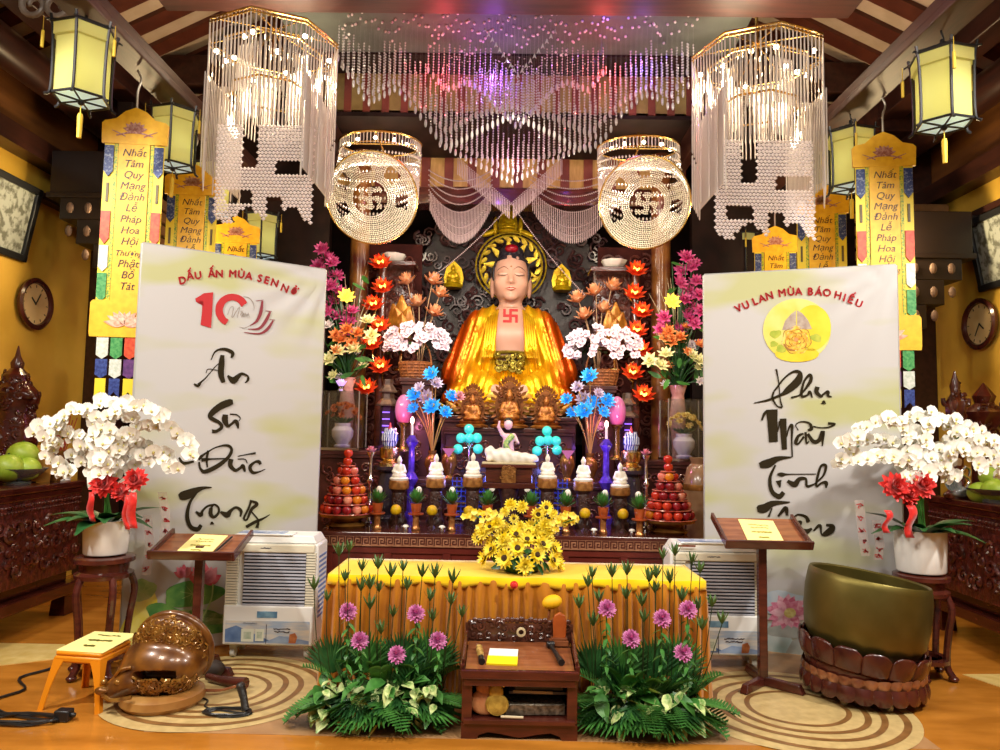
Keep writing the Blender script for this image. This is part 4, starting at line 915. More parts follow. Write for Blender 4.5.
# ================================================================ floor plant arrangements
mum_m = mat('pink_mum', C('D06AB0'), C('E79CCB'), rough=.5, scale=40); tuft_m = mat('papyrus_green', C('385C2A'), C('5C8040'), rough=.5, scale=20); stem_m = mat('stem_dark', C('2A3A1C'), rough=.5)
def fan_frond(n=22, L=.2, spread=2.2):
    b = MB()
    for i in range(n):
        a = -spread/2+spread*i/(n-1); l = L*(.72+.28*cos(a)); P = petal_p(l, .020*L/.2, .02, seg=4, base=.5, fold=.3)
        b.addp(P, Matrix.Rotation(a, 4, 'Z') @ Matrix.Rotation(.06*cos(i*2.), 4, 'Y'))
    return b
def fern_frond(L=.24):
    b = MB()
    for i in range(14):
        x = L*(i+1)/15; l = .07*sin(PI*(i+1.5)/16)+.01
        for s in (-1, 1): b.addp(petal_p(l, .015, .01, seg=3, fold=.2), TR((x, 0, .10*(x/L)-.13*(x/L)**2), (0, 0, s*1.15)))
    b.tube([(L*k/6, 0, .10*k/6-.13*(k/6)**2) for k in range(7)], .002, 4); return b
PLB = {}
def plant_protos():
    if PLB: return PLB
    t = thing('proto', 'x', 'x')
    PLB['fan'] = fan_frond().build('palm_leaf', leaf_dark, t)
    PLB['fan2'] = fan_frond(26, .24, 2.6).build('palm_leaf', leaf_green, t)
    PLB['fern'] = fern_frond().build('fern_frond', leaf_green, t)
    PLB['var'] = MB().addp(petal_p(.155, .085, -.02, seg=6, fold=.22)).build('variegated_leaf', leaf_pale, t)
    PLB['broad'] = MB().addp(petal_p(.17, .08, -.03, seg=6, fold=.2)).build('broad_leaf', leaf_green, t)
    b = MB()
    for lay in range(6): ring_of(b, petal_p(.052-.002*lay, .022, .014, seg=4), 15-lay, rad(-25+19*lay), .003, .003*lay, ph=lay*.4, jit=.12)
    PLB['mum'] = b.build('chrysanthemum', mum_m, t)
    b = MB()
    for i in range(7):
        a = 2*PI*i/7; b.addp(petal_p(.065, .014, .012, seg=3), Matrix.Rotation(a, 4, 'Z') @ Matrix.Rotation(-rad(48+14*(i % 2)), 4, 'Y'))
    PLB['tuft'] = b.build('papyrus_tuft', tuft_m, t)
    b = MB()
    for i in range(20):
        a = i*2.4; z = -.03-.016*i; b.addp(petal_p(.05+.02*sin(i), .02, -.015, seg=3), TR((0, 0, z), (0, .35, a)))
    b.tube([(0, 0, 0), (0, 0, -.42)], .004, 5); PLB['mumstem'] = b.build('flower_stem', leaf_green, t)
    return PLB
def arrangement(x0, x1, label, mums, tufts, seed):
    pr = random.Random(seed); p = plant_protos(); xc = (x0+x1)/2; W_ = (x1-x0)/2
    t = thing('floor_flower_arrangement', label, 'flower arrangement', (xc, 3.84, 0))
    b = MB(); b.box((0, .02, .06), (W_*1.4, .20, .12), taper=1.1); b.build('planter', black_plastic, t, bevel=.01)
    def put(k, loc, rz, tilt, sc=1., roll=0.): copy_part(p[k], t, Matrix.Translation(loc) @ Matrix.Rotation(rz, 4, 'Z') @ Matrix.Rotation(-tilt, 4, 'Y') @ Matrix.Rotation(roll, 4, 'X') @ Matrix.Scale(sc, 4))
    # outer skirt of palm leaves lying near the floor
    for i in range(13): 
        q = i/12; a = -PI+PI*q; put('fan' if i % 2 else 'fan2', (W_*.60*(2*q-1), -.07, .12+.03*(i % 2)), a+pr.uniform(-.15, .15), -.42+pr.uniform(-.08, .10), .95, pr.uniform(-.3, .3))
    for i in range(12): q = pr.random(); put('fern', (W_*.75*(2*q-1), -.03+pr.uniform(-.05, .05), .12), -PI+PI*q+pr.uniform(-.3, .3), -.05+pr.uniform(-.35, .3), 1.)
    for i in range(16): q = pr.random(); put('fan' if pr.random() < .5 else 'fern', (W_*.7*(2*q-1), .02+pr.uniform(-.06, .06), .15), -PI+PI*q+pr.uniform(-.4, .4), .7+pr.uniform(-.2, .3), .9, pr.uniform(-.5, .5))
    for i in range(80): q = pr.random(); put('var', (W_*.82*(2*q-1), -.10+pr.uniform(-.08, .12), .05+pr.uniform(.0, .17)), -PI*.5+pr.uniform(-1.2, 1.2), pr.uniform(-.95, .15), pr.uniform(.38, .68), pr.uniform(-.6, .6))
    for i in range(44): q = pr.random(); put('broad', (W_*.85*(2*q-1), -.05+pr.uniform(-.08, .10), .13+pr.uniform(-.03, .10)), -PI*.5+pr.uniform(-1.4, 1.4), pr.uniform(-.75, .5), pr.uniform(.5, .85), pr.uniform(-.5, .5))
    # upright fans behind
    for i, (q, sc) in enumerate(((.12, 1.0), (.34, .9), (.62, 1.05), (.80, .95), (.5, .8))): put('fan2' if i % 2 else 'fan', (x0-xc+2*W_*q, .10+.02*i, .20), PI/2 if False else -PI/2, PI/2-.1, sc, 0)
    for px, py in mums:
        P = at(px, py, 3.78)-V((xc, 3.84, 0)); m_ = Matrix.Translation(P) @ Matrix.Rotation(rad(38), 4, 'X')
        copy_part(p['mum'], t, m_ @ Matrix.Scale(.88, 4)); copy_part(p['mumstem'], t, Matrix.Translation(P-V((0, -.01, .01))) @ Matrix.Rotation(pr.uniform(0, 6), 4, 'Z') @ Matrix.Scale(min(1., (P.z-.05)/.42), 4))
    for px, py in tufts:
        d = 3.78+pr.uniform(-.04, .09); P = at(px, py+4, d)-V((xc, 3.84, 0))
        copy_part(p['tuft'], t, Matrix.Translation(P) @ Matrix.Rotation(pr.uniform(0, 6), 4, 'Z') @ Matrix.Scale(pr.uniform(.95, 1.25), 4))
        bx = max(-W_*.8, min(W_*.8, P.x*.9)); MB().tube(catmull([(bx, .06, .1), ((bx+P.x)/2+pr.uniform(-.006, .006), P.y, P.z*.6), tuple(P)], 3), .0024, 5).build('papyrus_stem', stem_m, t)
    return t
LT = [(362, 567), (378, 565), (391, 573), (403, 567), (345, 577), (314, 586), (327, 597), (361, 587), (370, 585), (379, 588), (407, 586), (435, 574), (422, 573), (453, 579), (430, 597), (451, 601), (370, 605), (393, 613), (433, 617), (462, 613), (381, 630), (339, 552), (349, 548)]
RT = [(592, 574), (612, 573), (627, 571), (649, 578), (656, 574), (670, 579), (692, 560), (700, 569), (588, 583), (599, 598), (626, 595), (642, 602), (655, 589), (682, 597), (698, 606), (712, 603), (593, 622), (644, 618), (702, 626), (722, 620), (579, 604), (663, 555), (675, 552)]
arrangement(at(303, 720, 3.74).x, at(452, 720, 3.74).x, 'leafy floor arrangement with pink chrysanthemums and papyrus beside the desk, nearer the wooden fish drum', [(348, 612), (416, 614), (360, 641), (397, 655), (438, 641)], LT, 5)
arrangement(at(583, 720, 3.74).x, at(714, 720, 3.74).x, 'leafy floor arrangement with pink chrysanthemums and papyrus beside the desk, nearer the bronze bowl', [(607, 609), (662, 619), (688, 610), (631, 639), (683, 653)], RT, 9)
for o in [x for x in bpy.data.objects if x.name.startswith('proto')]:
    for c in list(o.children): bpy.data.objects.remove(c)
    bpy.data.objects.remove(o)

# ================================================================ sunflower arrangement on the table
sunp_m = mat('sunflower_petal', C('F4D814'), C('FAE85A'), rough=.5, scale=20); sund_m = mat('sunflower_heart', C('3A2410'), rough=.8, bump=.5, scale=80)
def sunflower(par, P, d, r, heart=True, nm='sunflower'):
    b = MB(); M = Matrix.Translation(P) @ frame(d).to_4x4()
    ring_of(b, petal_p(r, r*.36, .0, seg=4), 14, rad(8), r*.1, 0, 1, 0, M, 0, .1); ring_of(b, petal_p(r*.85, r*.34, .02, seg=4), 13, rad(20), r*.1, .004, 1, .2, M, 0, .12)
    if not heart: ring_of(b, petal_p(r*.6, r*.3, .02, seg=4), 11, rad(40), r*.08, .008, 1, .1, M, 0, .15); ring_of(b, petal_p(r*.4, r*.25, .02, seg=3), 8, rad(62), r*.05, .012, 1, .1, M, 0, .15)
    f = b.build(nm, sunp_m, par)
    if heart:
        c = MB(); c.addp(sphere_p(12, 6), M @ TR((0, 0, .008), (0, 0, 0), (r*.36, r*.36, r*.17))); c.build('flower_heart', sund_m, f)
AY = 4.32; AP = at(521, 573, AY); t = thing('sunflower_arrangement', 'round sunflower arrangement with two rising sprays on the yellow table', 'flower arrangement', (AP.x, AY, TZ+.004))
b = MB(); b.lathe([(0, 0), (.10, 0), (.12, .05), (.10, .09), (0, .09)], n=24); b.build('holder', leaf_dark, t)
def AR(px, py, d): return at(px, py, d)-t.location
for i in range(34):
    a = 2.4*i; ph = -.12+1.5*(i/34); p = V((.215*cos(a)*cos(ph), .15*sin(a)*cos(ph), .06+.17*sin(ph)))
    if p.y > .07: continue
    sunflower(t, p, V((p.x*1.1, p.y*1.5-.05, p.z*.8)), RN.uniform(.046, .060), i % 6 != 2)
for px, py in ((505, 512), (514, 519), (522, 507), (511, 505), (546, 508), (553, 514), (538, 515), (540, 530), (531, 527), (516, 533), (524, 538), (498, 524), (505, 533), (490, 527), (483, 533), (479, 538), (545, 525), (549, 531), (535, 537), (520, 526), (528, 533)):
    P = AR(px, py, AY+RN.uniform(-.05, .05)); sunflower(t, P, V((P.x*.6, -.35, .15)), RN.uniform(.030, .046), RN.random() < .35)
bud_m = mat('yellow_orchid', C('F0D020'), C('F8E878'), rough=.5, scale=30)
for st in ([(470, 513), (480, 511), (490, 513), (500, 517)], [(476, 530), (484, 522), (494, 518), (505, 522)], [(578, 519), (570, 517), (560, 518), (552, 522)], [(572, 523), (562, 524), (555, 528)], [(466, 516), (474, 514)], [(566, 513), (556, 520)]):
    b = MB()
    for q in catmull([(x, y, 0) for x, y in st], 3):
        P = AR(q[0]+RN.uniform(-2, 2), q[1]+RN.uniform(-3, 3), AY+RN.uniform(-.04, .04)); M = Matrix.Translation(P) @ frame(V((RN.uniform(-.5, .5), -1, RN.uniform(-.2, .5)))).to_4x4(); ring_of(b, petal_p(.024, .02, .003, seg=3), 5, rad(20), 0, 0, 1, RN.random(), M)
    b.build('orchid_spray', bud_m, t)
b = MB()
for px, py in ((478, 528), (470, 514), (560, 520), (576, 519), (505, 520), (540, 520)): P = AR(px, py, AY); b.tube(catmull([(P.x*.15, 0, .15), (P.x*.5, .02, P.z*.8), tuple(P)], 4), .004, 5)
b.build('flower_stem', leaf_green, t)
b = MB()
for i in range(26): a = RN.uniform(-PI, 0); p = V((.16*cos(a), .12*sin(a), RN.uniform(.04, .14))); b.addp(petal_p(.08, .03, -.01, seg=3), Matrix.Translation(p) @ frame(V((p.x, p.y, .03))).to_4x4() @ Matrix.Rotation(RN.uniform(0, 6), 4, 'Z') @ Matrix.Rotation(-.5, 4, 'Y'))
b.build('filler_leaf', leaf_dark, t)
b = MB()
for i in range(46): a = RN.uniform(-PI, 0); ph = RN.uniform(.1, 1.1); b.ball((.215*cos(a)*cos(ph), .155*sin(a)*cos(ph), .05+.165*sin(ph)), .006, 0, 6, 4)
b.build('white_filler_flower', mat('white_filler', C('E8E0C0'), rough=.6), t)

# ================================================================ orchids on round stands
orch_m = mat('white_orchid', C('F2EEE0'), C('FAF8F0'), rough=.5, scale=30); lip_m = mat('orchid_lip', C('D8CE80'), rough=.5)
def orchid_bloom_proto(par):
    b = MB(); ring_of(b, petal_p(.043, .034, .004, seg=4), 3, rad(8), 0, 0, 1, PI/2, jit=0.); 
    for s in (0, PI): b.addp(petal_p(.048, .064, .006, seg=4, base=.35), Matrix.Translation((0, 0, .003)) @ Matrix.Rotation(s+.25*(1 if s == 0 else -1), 4, 'Z') @ Matrix.Rotation(-.12, 4, 'Y'))
    o = b.build('orchid_bloom', orch_m, par); c = MB(); c.ball((0, -.006, .010), (.008, .010, .007), 0, 8, 6); c.build('lip', lip_m, o); return o
def copy_sub(src, parent, M):
    c = copy_part(src, parent, M)
    for k in src.children: copy_part(k, c, k.matrix_local.copy())
    return c
def round_stand(P, h, r, label, legs=5):
    t = thing('flower_stand', label, 'stand', P)
    b = MB(); b.lathe([(0, h-.012), (r-.02, h-.012), (r, h-.02), (r, h-.045), (r-.03, h-.055), (r-.035, h-.10), (r-.005, h-.115), (r-.01, h-.14), (0, h-.14)], n=36); b.build('top', red_wood, t)
    for i in range(legs):
        a = 2*PI*i/legs+.5; k = [(r-.03, h-.12), (r-.0, h-.22), (r-.02, h*.45), (r-.035, h*.15), (r+.0, .02)]
        b = MB(); b.tube(catmull([(q*cos(a), q*sin(a), z) for q, z in k], 5), .021, 8); b.ball((r*cos(a), r*sin(a), .018), (.03, .03, .018)); b.build('leg', red_wood, t)
    b = MB(); b.lathe([(r-.06, .10), (r-.015, .10), (r-.015, .125), (r-.06, .125), (r-.06, .10)], n=30); b.build('ring_stretcher', red_wood, t); return t
def orchid(P, d, label, blooms_poly, pot_w, pot_h, reds, seed, tall, ribbons):
    """blooms_poly: sprays as pixel polylines at the pot's depth"""
    pr = random.Random(seed); t = thing('potted_orchid', label, 'potted plant', P)
    b = MB(); r = pot_w; b.lathe([(0, 0), (r*.92, 0), (r*.96, .01), (r, pot_h*.5), (r*1.02, pot_h), (r*.95, pot_h), (r*.93, pot_h*.85), (0, pot_h*.85)], n=40); b.build('pot', white_ceramic, t)
    def L(px, py, dd): return at(px, py, dd)-V(P)
    proto = orchid_bloom_proto(t); first = True
    for si, st in enumerate(blooms_poly):
        dd = d+pr.uniform(-.20, .05); pts = catmull([(x, y, 0) for x, y in st], 5); stem = [V((pr.uniform(-.04, .04), 0, pot_h*.8))]
        base = L(*st[0][:2], dd); 
        MB().tube(catmull([tuple(stem[0]), (base.x*.35, base.y*.4, max(base.z*.75, .3)), tuple(base)], 5)+[np.array(L(q[0], q[1], dd)) for q in pts], .004, 5).build('flower_stem', leaf_green, t)
        k = 0; acc = 0.; lastp = None
        for q in pts:
            if lastp is not None: acc += math.hypot(q[0]-lastp[0], q[1]-lastp[1])
            lastp = q
            if k and acc < 6.6: continue
            acc = 0; k += 1
            for side in (-1, 1):
                w_ = L(q[0]+side*pr.uniform(1.5, 5), q[1]+pr.uniform(-4, 4), dd-pr.uniform(.0, .06)); dirv = V((w_.x*.5+pr.uniform(-.3, .3), -1, pr.uniform(-.25, .3)))
                M = Matrix.Translation(w_) @ frame(dirv).to_4x4() @ Matrix.Rotation(pr.uniform(-.3, .3), 4, 'Z') @ Matrix.Scale(pr.uniform(.8, 1.08), 4)
                if first: proto.matrix_local = M; first = False
                else: copy_sub(proto, t, M)
    for i in range(11):
        a = -PI*1.12+1.24*PI*i/10+pr.uniform(-.12, .12); b = MB(); b.addp(petal_p(pr.uniform(.19, .27), .11, -.10, seg=6, fold=.15), Matrix.Translation((r*.4*cos(a), r*.4*sin(a)-.02, pot_h*.95)) @ Matrix.Rotation(a, 4, 'Z') @ Matrix.Rotation(-.55+pr.uniform(-.2, .3), 4, 'Y')); b.build('orchid_leaf', leaf_dark, t)
    for px, py, rr in reds:
        c = L(px, py, d-.19); b = MB()
        for lay in range(7): ring_of(b, petal_p(rr*(1-.07*lay), rr*.5, rr*.2, seg=4), 11-lay, rad(-5+14*lay), 0, .002*lay, 1, lay*.5, Matrix.Translation(c) @ Matrix.Rotation(rad(72), 4, 'X'), 0, .2)
        b.build('red_bow', red_cloth, t)
    for px, py, L_, w_ in tall:
        c = L(px, py, d-.2); b = MB(); v = []; n = 8
        for i in range(n+1): q = i/n; z = -L_*q; v += [(c.x-w_/2+.01*sin(q*7), c.y-.02*sin(q*5)-.01, c.z+z), (c.x+w_/2+.01*sin(q*7), c.y-.02*sin(q*5+.6)-.01, c.z+z)]
        b.add(v, [(2*i, 2*i+1, 2*i+3, 2*i+2) for i in range(n)]); b.build('ribbon_tail', red_cloth, t, solid=.002)
    rbm = mat('clear_ribbon', C('E6D2CC'), rough=.3, alpha=.35)
    for pts, rows in ribbons:
        A = [L(x, y, d+(.16 if d < 4.6 else .03)) for x, y in pts]; wv = V((.030, 0, 0)); b = MB(); b.add([tuple(a+s*wv) for a in A for s in (-1, 1)], [(2*i, 2*i+1, 2*i+3, 2*i+2) for i in range(len(A)-1)]); rb = b.build('dedication_ribbon', rbm, t)
        b = MB()
        for k in range(rows):
            q = (k+.5)/rows*(len(A)-1); i = min(int(q), len(A)-2); c = A[i].lerp(A[i+1], q-i)+V((0, -.003, 0))
            brush(b, [[(c.x+.026*pr.uniform(-1, 1)*kk, c.z+.016*pr.uniform(-1, 1), .008*pr.uniform(.4, 1)) for kk in (-1, -.4, .3, 1)] for _ in range(3)], lambda x, z: V((x, c.y, z)), 3)
        b.build('red_writing', red_ink, rb, smooth=False)
    return t
OD = 4.44; OP = at(107, 553, OD); OX = OP.x-.01
round_stand((OX, OD, 0), OP.z, .17, 'dark red round flower stand under the white orchid beside the low orange stool')
Lsp = [[(100, 470), (98, 430), (80, 408), (62, 418), (46, 440)], [(104, 470), (108, 425), (122, 406), (146, 406), (165, 420)], [(110, 470), (130, 430), (158, 425), (182, 436), (194, 458)], [(98, 475), (88, 440), (66, 436), (50, 452), (60, 474)], [(105, 480), (100, 450), (110, 436), (132, 446), (148, 464)], [(108, 475), (118, 450), (142, 446), (164, 454), (174, 470)], [(103, 470), (96, 418), (104, 402), (120, 408), (134, 418)], [(100, 480), (84, 456), (72, 460), (64, 480)], [(106, 480), (120, 462), (134, 470), (130, 484)], [(104, 462), (60, 425), (44, 428), (38, 436)]]
orchid((OX, OD, OP.z), OD, 'white moth orchids with red bows in a white pot by the red-10 banner', Lsp, .128, .20, [(104, 484, .085), (136, 480, .075), (121, 492, .06)], 3, [(93, 492, .17, .035), (134, 492, .21, .05), (128, 495, .2, .03)], [([(162, 492), (166, 520), (163, 548)], 5), ([(147, 515), (150, 545), (146, 575)], 5)])
OD2 = 4.72; OP2 = at(921, 571, OD2)
round_stand((OP2.x, OD2, 0), OP2.z, .165, 'dark red round flower stand under the white orchid behind the bronze bowl')
Rsp = [[(915, 480), (905, 430), (885, 420), (860, 430), (842, 448)], [(910, 480), (895, 445), (870, 440), (848, 455), (838, 468)], [(920, 475), (925, 430), (940, 418), (960, 422), (980, 435)], [(925, 478), (945, 440), (965, 440), (985, 450), (998, 470)], [(915, 480), (905, 455), (885, 452), (868, 464)], [(922, 480), (938, 455), (952, 460), (950, 480)], [(918, 470), (912, 425), (918, 414), (935, 418), (948, 426)], [(928, 478), (955, 450), (972, 455), (980, 472)], [(912, 482), (900, 460), (880, 458), (858, 458)], [(925, 470), (968, 430), (985, 438), (996, 446)]]
orchid((OP2.x, OD2, OP2.z), OD2, 'white moth orchids with red bows in a white pot behind the bronze bowl', Rsp, .150, .26, [(894, 487, .095), (921, 485, .095), (908, 495, .07)], 8, [(886, 510, .14, .04), (909, 505, .2, .05)], [([(859, 500), (862, 530), (866, 556)], 5), ([(876, 520), (880, 545), (878, 560)], 4)])
# ================================================================ hanging things
bulb_m = mat('lit_bulb', (1, .9, .7), em=(1, .82, .5), es=22.)
pearl = mat('white_bead', C('EFE4E4'), rough=.18, spec=.8, coat=.5)
warmcr = mat('warm_crystal', C('EAE0DA'), rough=.09, spec=.9, metal=.4)
def beads(mb, pts, r, m=0, el=1.):
    for p in pts: mb.addp(OCTA, Matrix.Translation(V(p)) @ Matrix.Diagonal((r, r, r*el, 1)), m)
def rod(mb, p, L, r=.004, m=0):  # a faceted crystal rod hanging from p
    x, y, z = p; v = []
    for zz, rr in ((z, r*.3), (z-.01, r), (z-L+.015, r), (z-L, r*.2)): v += [(x+rr, y, zz), (x, y+rr, zz), (x-rr, y, zz), (x, y-rr, zz)]
    f = [(i*4+j, i*4+(j+1) % 4, i*4+4+(j+1) % 4, i*4+4+j) for i in range(3) for j in range(4)]; mb.add(v, f, m)
def ngon(n, r, z, ph=0.): return [V((r*cos(2*PI*i/n+ph), r*sin(2*PI*i/n+ph), z)) for i in range(n)]
def along(P, k):
    out = []
    for i in range(len(P)):
        for j in range(k): out.append(P[i].lerp(P[(i+1) % len(P)], j/k))
    return out
def big_chandelier(px, pyt, d, label):
    P = at(px, pyt, d); t = thing('crystal_chandelier', label, 'chandelier', P); ph = -PI/2+PI/8*0
    r0, r1 = .52, .40
    b = MB()
    for r, z in ((r0, 0), (r0, -.03), (r1, -.10), (r1*.8, -.42)): b.tube(ngon(8, r, z, ph), .009, 6, closed=True)
    b.cyl((0, 0, .5), (0, 0, -.1), .014, n=8)
    for q in ngon(8, r0, 0, ph): b.cyl((0, 0, .12), q, .006, n=6)
    b.build('ring_frame', brass, t)
    b = MB()
    for i, q in enumerate(along(ngon(8, r0, -.01, ph), 11)): rod(b, q, .36+.03*(i % 2), .0058)
    for i, q in enumerate(along(ngon(8, r1, -.10, ph), 9)): rod(b, q, .46, .0055)
    for i, q in enumerate(along(ngon(8, .28, -.12, ph), 6)): rod(b, q, .62, .0055)
    b.build('crystal_rod_tier', warmcr, t)
    for sd in (-1, 1):
      b = MB()
      for i, q in enumerate(along(ngon(8, r0, -.38, ph), 4)):
        if sd*q.x > .30: rod(b, q, .42, .0065); rod(b, q-V((0, 0, .43)), .42, .0065)
      b.build('long_crystal_strand', warmcr, t)
    b = MB(); hw = .385; n = 26; st = 2*hw/n; zt = -.74
    void = lambda c, r_: (7 <= c <= 10 and r_ <= 12) or (16 <= c <= 24 and 11 <= r_ <= 14) or (3 <= c <= 9 and 20 <= r_ <= 23) or (14 <= c <= 17 and 22 <= r_ <= 33)
    for face in (0,):
        M = Matrix.Rotation(face*PI/2, 4, 'Z')
        for rr in range(32):
            for c in range(n):
                if face == 0 and void(c, rr): continue
                if rr > 27+2.5*sin(c*.55) : continue
                b.addp(OCTA, M @ TR((-hw+st*(c+.5+.5*(rr % 2)), -.12, zt-rr*.0265), (0, 0, 0), (.019, .011, .0165)))
    b.build('bead_lattice', pearl, t)
    b = MB()
    for face in (0, 1, 3):
        for c in range(n): q = Matrix.Rotation(face*PI/2, 4, 'Z') @ V((-hw+st*(c+.5), -.12 if face == 0 else -hw, -.42)); rod(b, q, .31 if face == 0 else .75, .0055)
    b.build('lattice_hanger', warmcr, t)
    for i in range(14):
        a = 2*PI*i/14+.2; rr = .30 if i % 2 else .44
        MB().ball((rr*cos(a), rr*sin(a), -.09-.06*(i % 3)), .019, 0, 10, 8).build('bulb', bulb_m, t)
    return P
BC = [big_chandelier(274, 44, 5.62, 'tall crystal chandelier with a white bead lattice above the red-10 banner'),
      big_chandelier(757, 58, 5.62, 'tall crystal chandelier with a white bead lattice above the rose disc banner')]
def round_chandelier(px, py, d, label):
    P = at(px, py, d); t = thing('round_chandelier', label, 'chandelier', P); R0 = .425
    Md = Matrix.Rotation(rad(20), 4, 'X')  # disc faces the hall, tipped downwards
    def D(r, a, o=0.): return Md @ V((r*cos(a), -o, r*sin(a)))
    b = MB()
    def dome(r): return .10*(1-(r/R0)**2)
    for k, r in enumerate(np.arange(.02, R0+.001, .0185)):
        n = max(6, int(2*PI*r/.0175))
        for i in range(n):
            a = 2*PI*i/n+k*.3
            if .235 < r < .335 and cos(7*a+.6) > .1 and sin(a) > -.55: continue
            if .135 < r < .155: continue
            if r < .135:
                x, z = r*cos(a), r*sin(a); u, w_ = x/.038, z/.038
                on = (abs(u) < .55 and abs(w_) < 2.6) or (abs(w_) < .55 and abs(u) < 2.6) or (abs(w_-2.1) < .55 and 0 < u < 2.6) or (abs(w_+2.1) < .55 and -2.6 < u < 0) or (abs(u-2.1) < .55 and -2.6 < w_ < 0) or (abs(u+2.1) < .55 and 0 < w_ < 2.6)
                if not on: continue
            b.addp(OCTA, Matrix.Translation(D(r, a, dome(r)+.012*sin(r*52))) @ Matrix.Scale(.0100, 4))
    b.build('bead_disc', mat('pearl_bead', C('E8E4D0'), rough=.3, spec=.8, coat=.4), t)
    b = MB()
    for r in (R0,): b.tube([D(r, 2*PI*i/48, dome(r)-.006) for i in range(48)], .009, 6, closed=True)
    zt = .66; rt = .40
    b.tube([(rt*cos(2*PI*i/40), .34+rt*.8*sin(2*PI*i/40), zt) for i in range(40)], .014, 6, closed=True)
    b.tube([(rt*cos(2*PI*i/40), .34+rt*.8*sin(2*PI*i/40), zt-.10) for i in range(40)], .008, 6, closed=True)
    b.cyl((0, .34, zt), (0, .34, zt+.7), .015, n=8); b.cyl((-rt, .34, zt), (rt, .34, zt), .01, n=6); b.cyl((0, .34-rt*.8, zt), (0, .34+rt*.8, zt), .01, n=6)
    b.build('ring_frame', brass, t)
    b = MB()
    for i in range(72):
        a = 2*PI*i/72; p0 = V((rt*cos(a), .34+rt*.8*sin(a), zt)); rod(b, p0, .11, .006)
        p1 = D(R0, a*1. if True else 0, 0); p0 = V((rt*cos(a), .34-rt*.8*sin(a)*-1, zt-.1))
        for k in range(13):
            q = k/13; m_ = p0.lerp(p1, q)+V((0, 0, -.10*sin(PI*q)*(.3 if sin(a) > 0 else 1))); b.addp(OCTA, Matrix.Translation(m_) @ Matrix.Diagonal((.011, .011, .019, 1)))
    b.build('bead_drape', warmcr, t)
    for i in range(5): a = PI+PI*(i+.5)/5; MB().ball((.30*cos(a), .30+.24*sin(a), zt-.05), .018, 0, 8, 6).build('bulb', bulb_m, t)
    return P
RC = [round_chandelier(372, 198, 6.62, 'round pearl chandelier disc hanging over the pink flowers beside the red-10 banner'),
      round_chandelier(645, 203, 6.62, 'round pearl chandelier disc hanging over the pink flowers beside the rose disc banner')]

# ---- crystal canopy over the shrine
t = thing('crystal_canopy', 'wide canopy of hanging crystal strands over the shrine between the chandeliers', 'chandelier', (0, 6.1, 4.9))
rows = [(5.78, [(338, 60), (352, 84), (368, 105), (384, 97), (396, 90), (412, 108), (432, 134), (447, 149), (460, 144), (474, 136), (490, 128), (512, 118), (535, 128), (556, 138), (572, 148), (590, 152), (606, 138), (622, 116), (645, 96), (658, 100), (671, 111), (684, 95), (694, 78)], 44),
        (5.92, [(342, 66), (370, 96), (396, 82), (430, 118), (447, 134), (474, 118), (512, 108), (556, 120), (590, 136), (622, 104), (650, 88), (671, 98), (690, 70)], 48),
        (6.05, [(428, 72), (446, 92), (466, 84), (482, 92), (500, 112), (518, 130), (534, 112), (552, 92), (566, 84), (588, 92), (606, 72)], 52),
        (6.42, [(440, 146), (462, 158), (485, 170), (512, 184), (540, 170), (562, 158), (592, 146)], 36),
        (6.55, [(436, 136), (485, 160), (512, 174), (540, 160), (596, 138)], 40)]
for d, cp, ln in rows:
    b = MB(); x = cp[0][0]; stp = 4.6; i = 0; dots = []
    while x <= cp[-1][0]:
        k = max(j for j in range(len(cp)) if cp[j][0] <= x+1e-6); k = min(k, len(cp)-2); q = (x-cp[k][0])/(cp[k+1][0]-cp[k][0]); yb = cp[k][1]*(1-q)+cp[k+1][1]*q
        Pb = at(x, yb, d+.05*(i % 2)); zt = 4.895; L = ln*d/F*(1+.12*sin(i*1.7))
        b.addp(sphere_p(6, 5), TR(Pb-V((0, 0, -.02)), (0, 0, 0), (.0125, .0125, .036)))
        z = Pb.z+.07; r = .0092
        while z < Pb.z+L and z < zt-.05: b.addp(OCTA, TR((Pb.x, Pb.y, z), (0, 0, i+z*9), (r, r, r*1.3))); z += r*2.7
        v = [(Pb.x-.0003, Pb.y, z), (Pb.x+.0003, Pb.y, z), (Pb.x+.0003, Pb.y, zt), (Pb.x-.0003, Pb.y, zt)]; b.add(v, [(0, 1, 2, 3)])
        dots.append((Pb.x, Pb.y, zt-.006)); x += stp*1.12; i += 1
    o = b.build('bead_curtain', crystal, t, loc=None); o.matrix_parent_inverse = Matrix.Translation((0, -6.1, -4.9)); o['kind'] = 'stuff'
    b = MB()
    for i, q in enumerate(dots): b.ball((q[0], q[1]-.30*abs(sin(i*.35))+.12, q[2]), .012, 0, 6, 4)
    o2 = b.build('ceiling_stud', pearl, o); o2['kind'] = 'stuff'
for i, (px, py) in enumerate([(485+33*k/9, 30+46*k/9) for k in range(10)]+[(518+37*k/9, 76-44*k/9) for k in range(1, 10)]):
    q = at(px, py, 5.72)-t.location; b = MB(); b.prism([(-.016, -.02), (0, .028), (.016, -.02), (0, -.006)], .008, TR(q, (PI/2, 0, 0))); b.cyl(q+V((0, -.004, .028)), V((q.x, q.y-.004, -.006)), .0005, n=4); b.build('chevron_crystal', crystal, t, smooth=False)
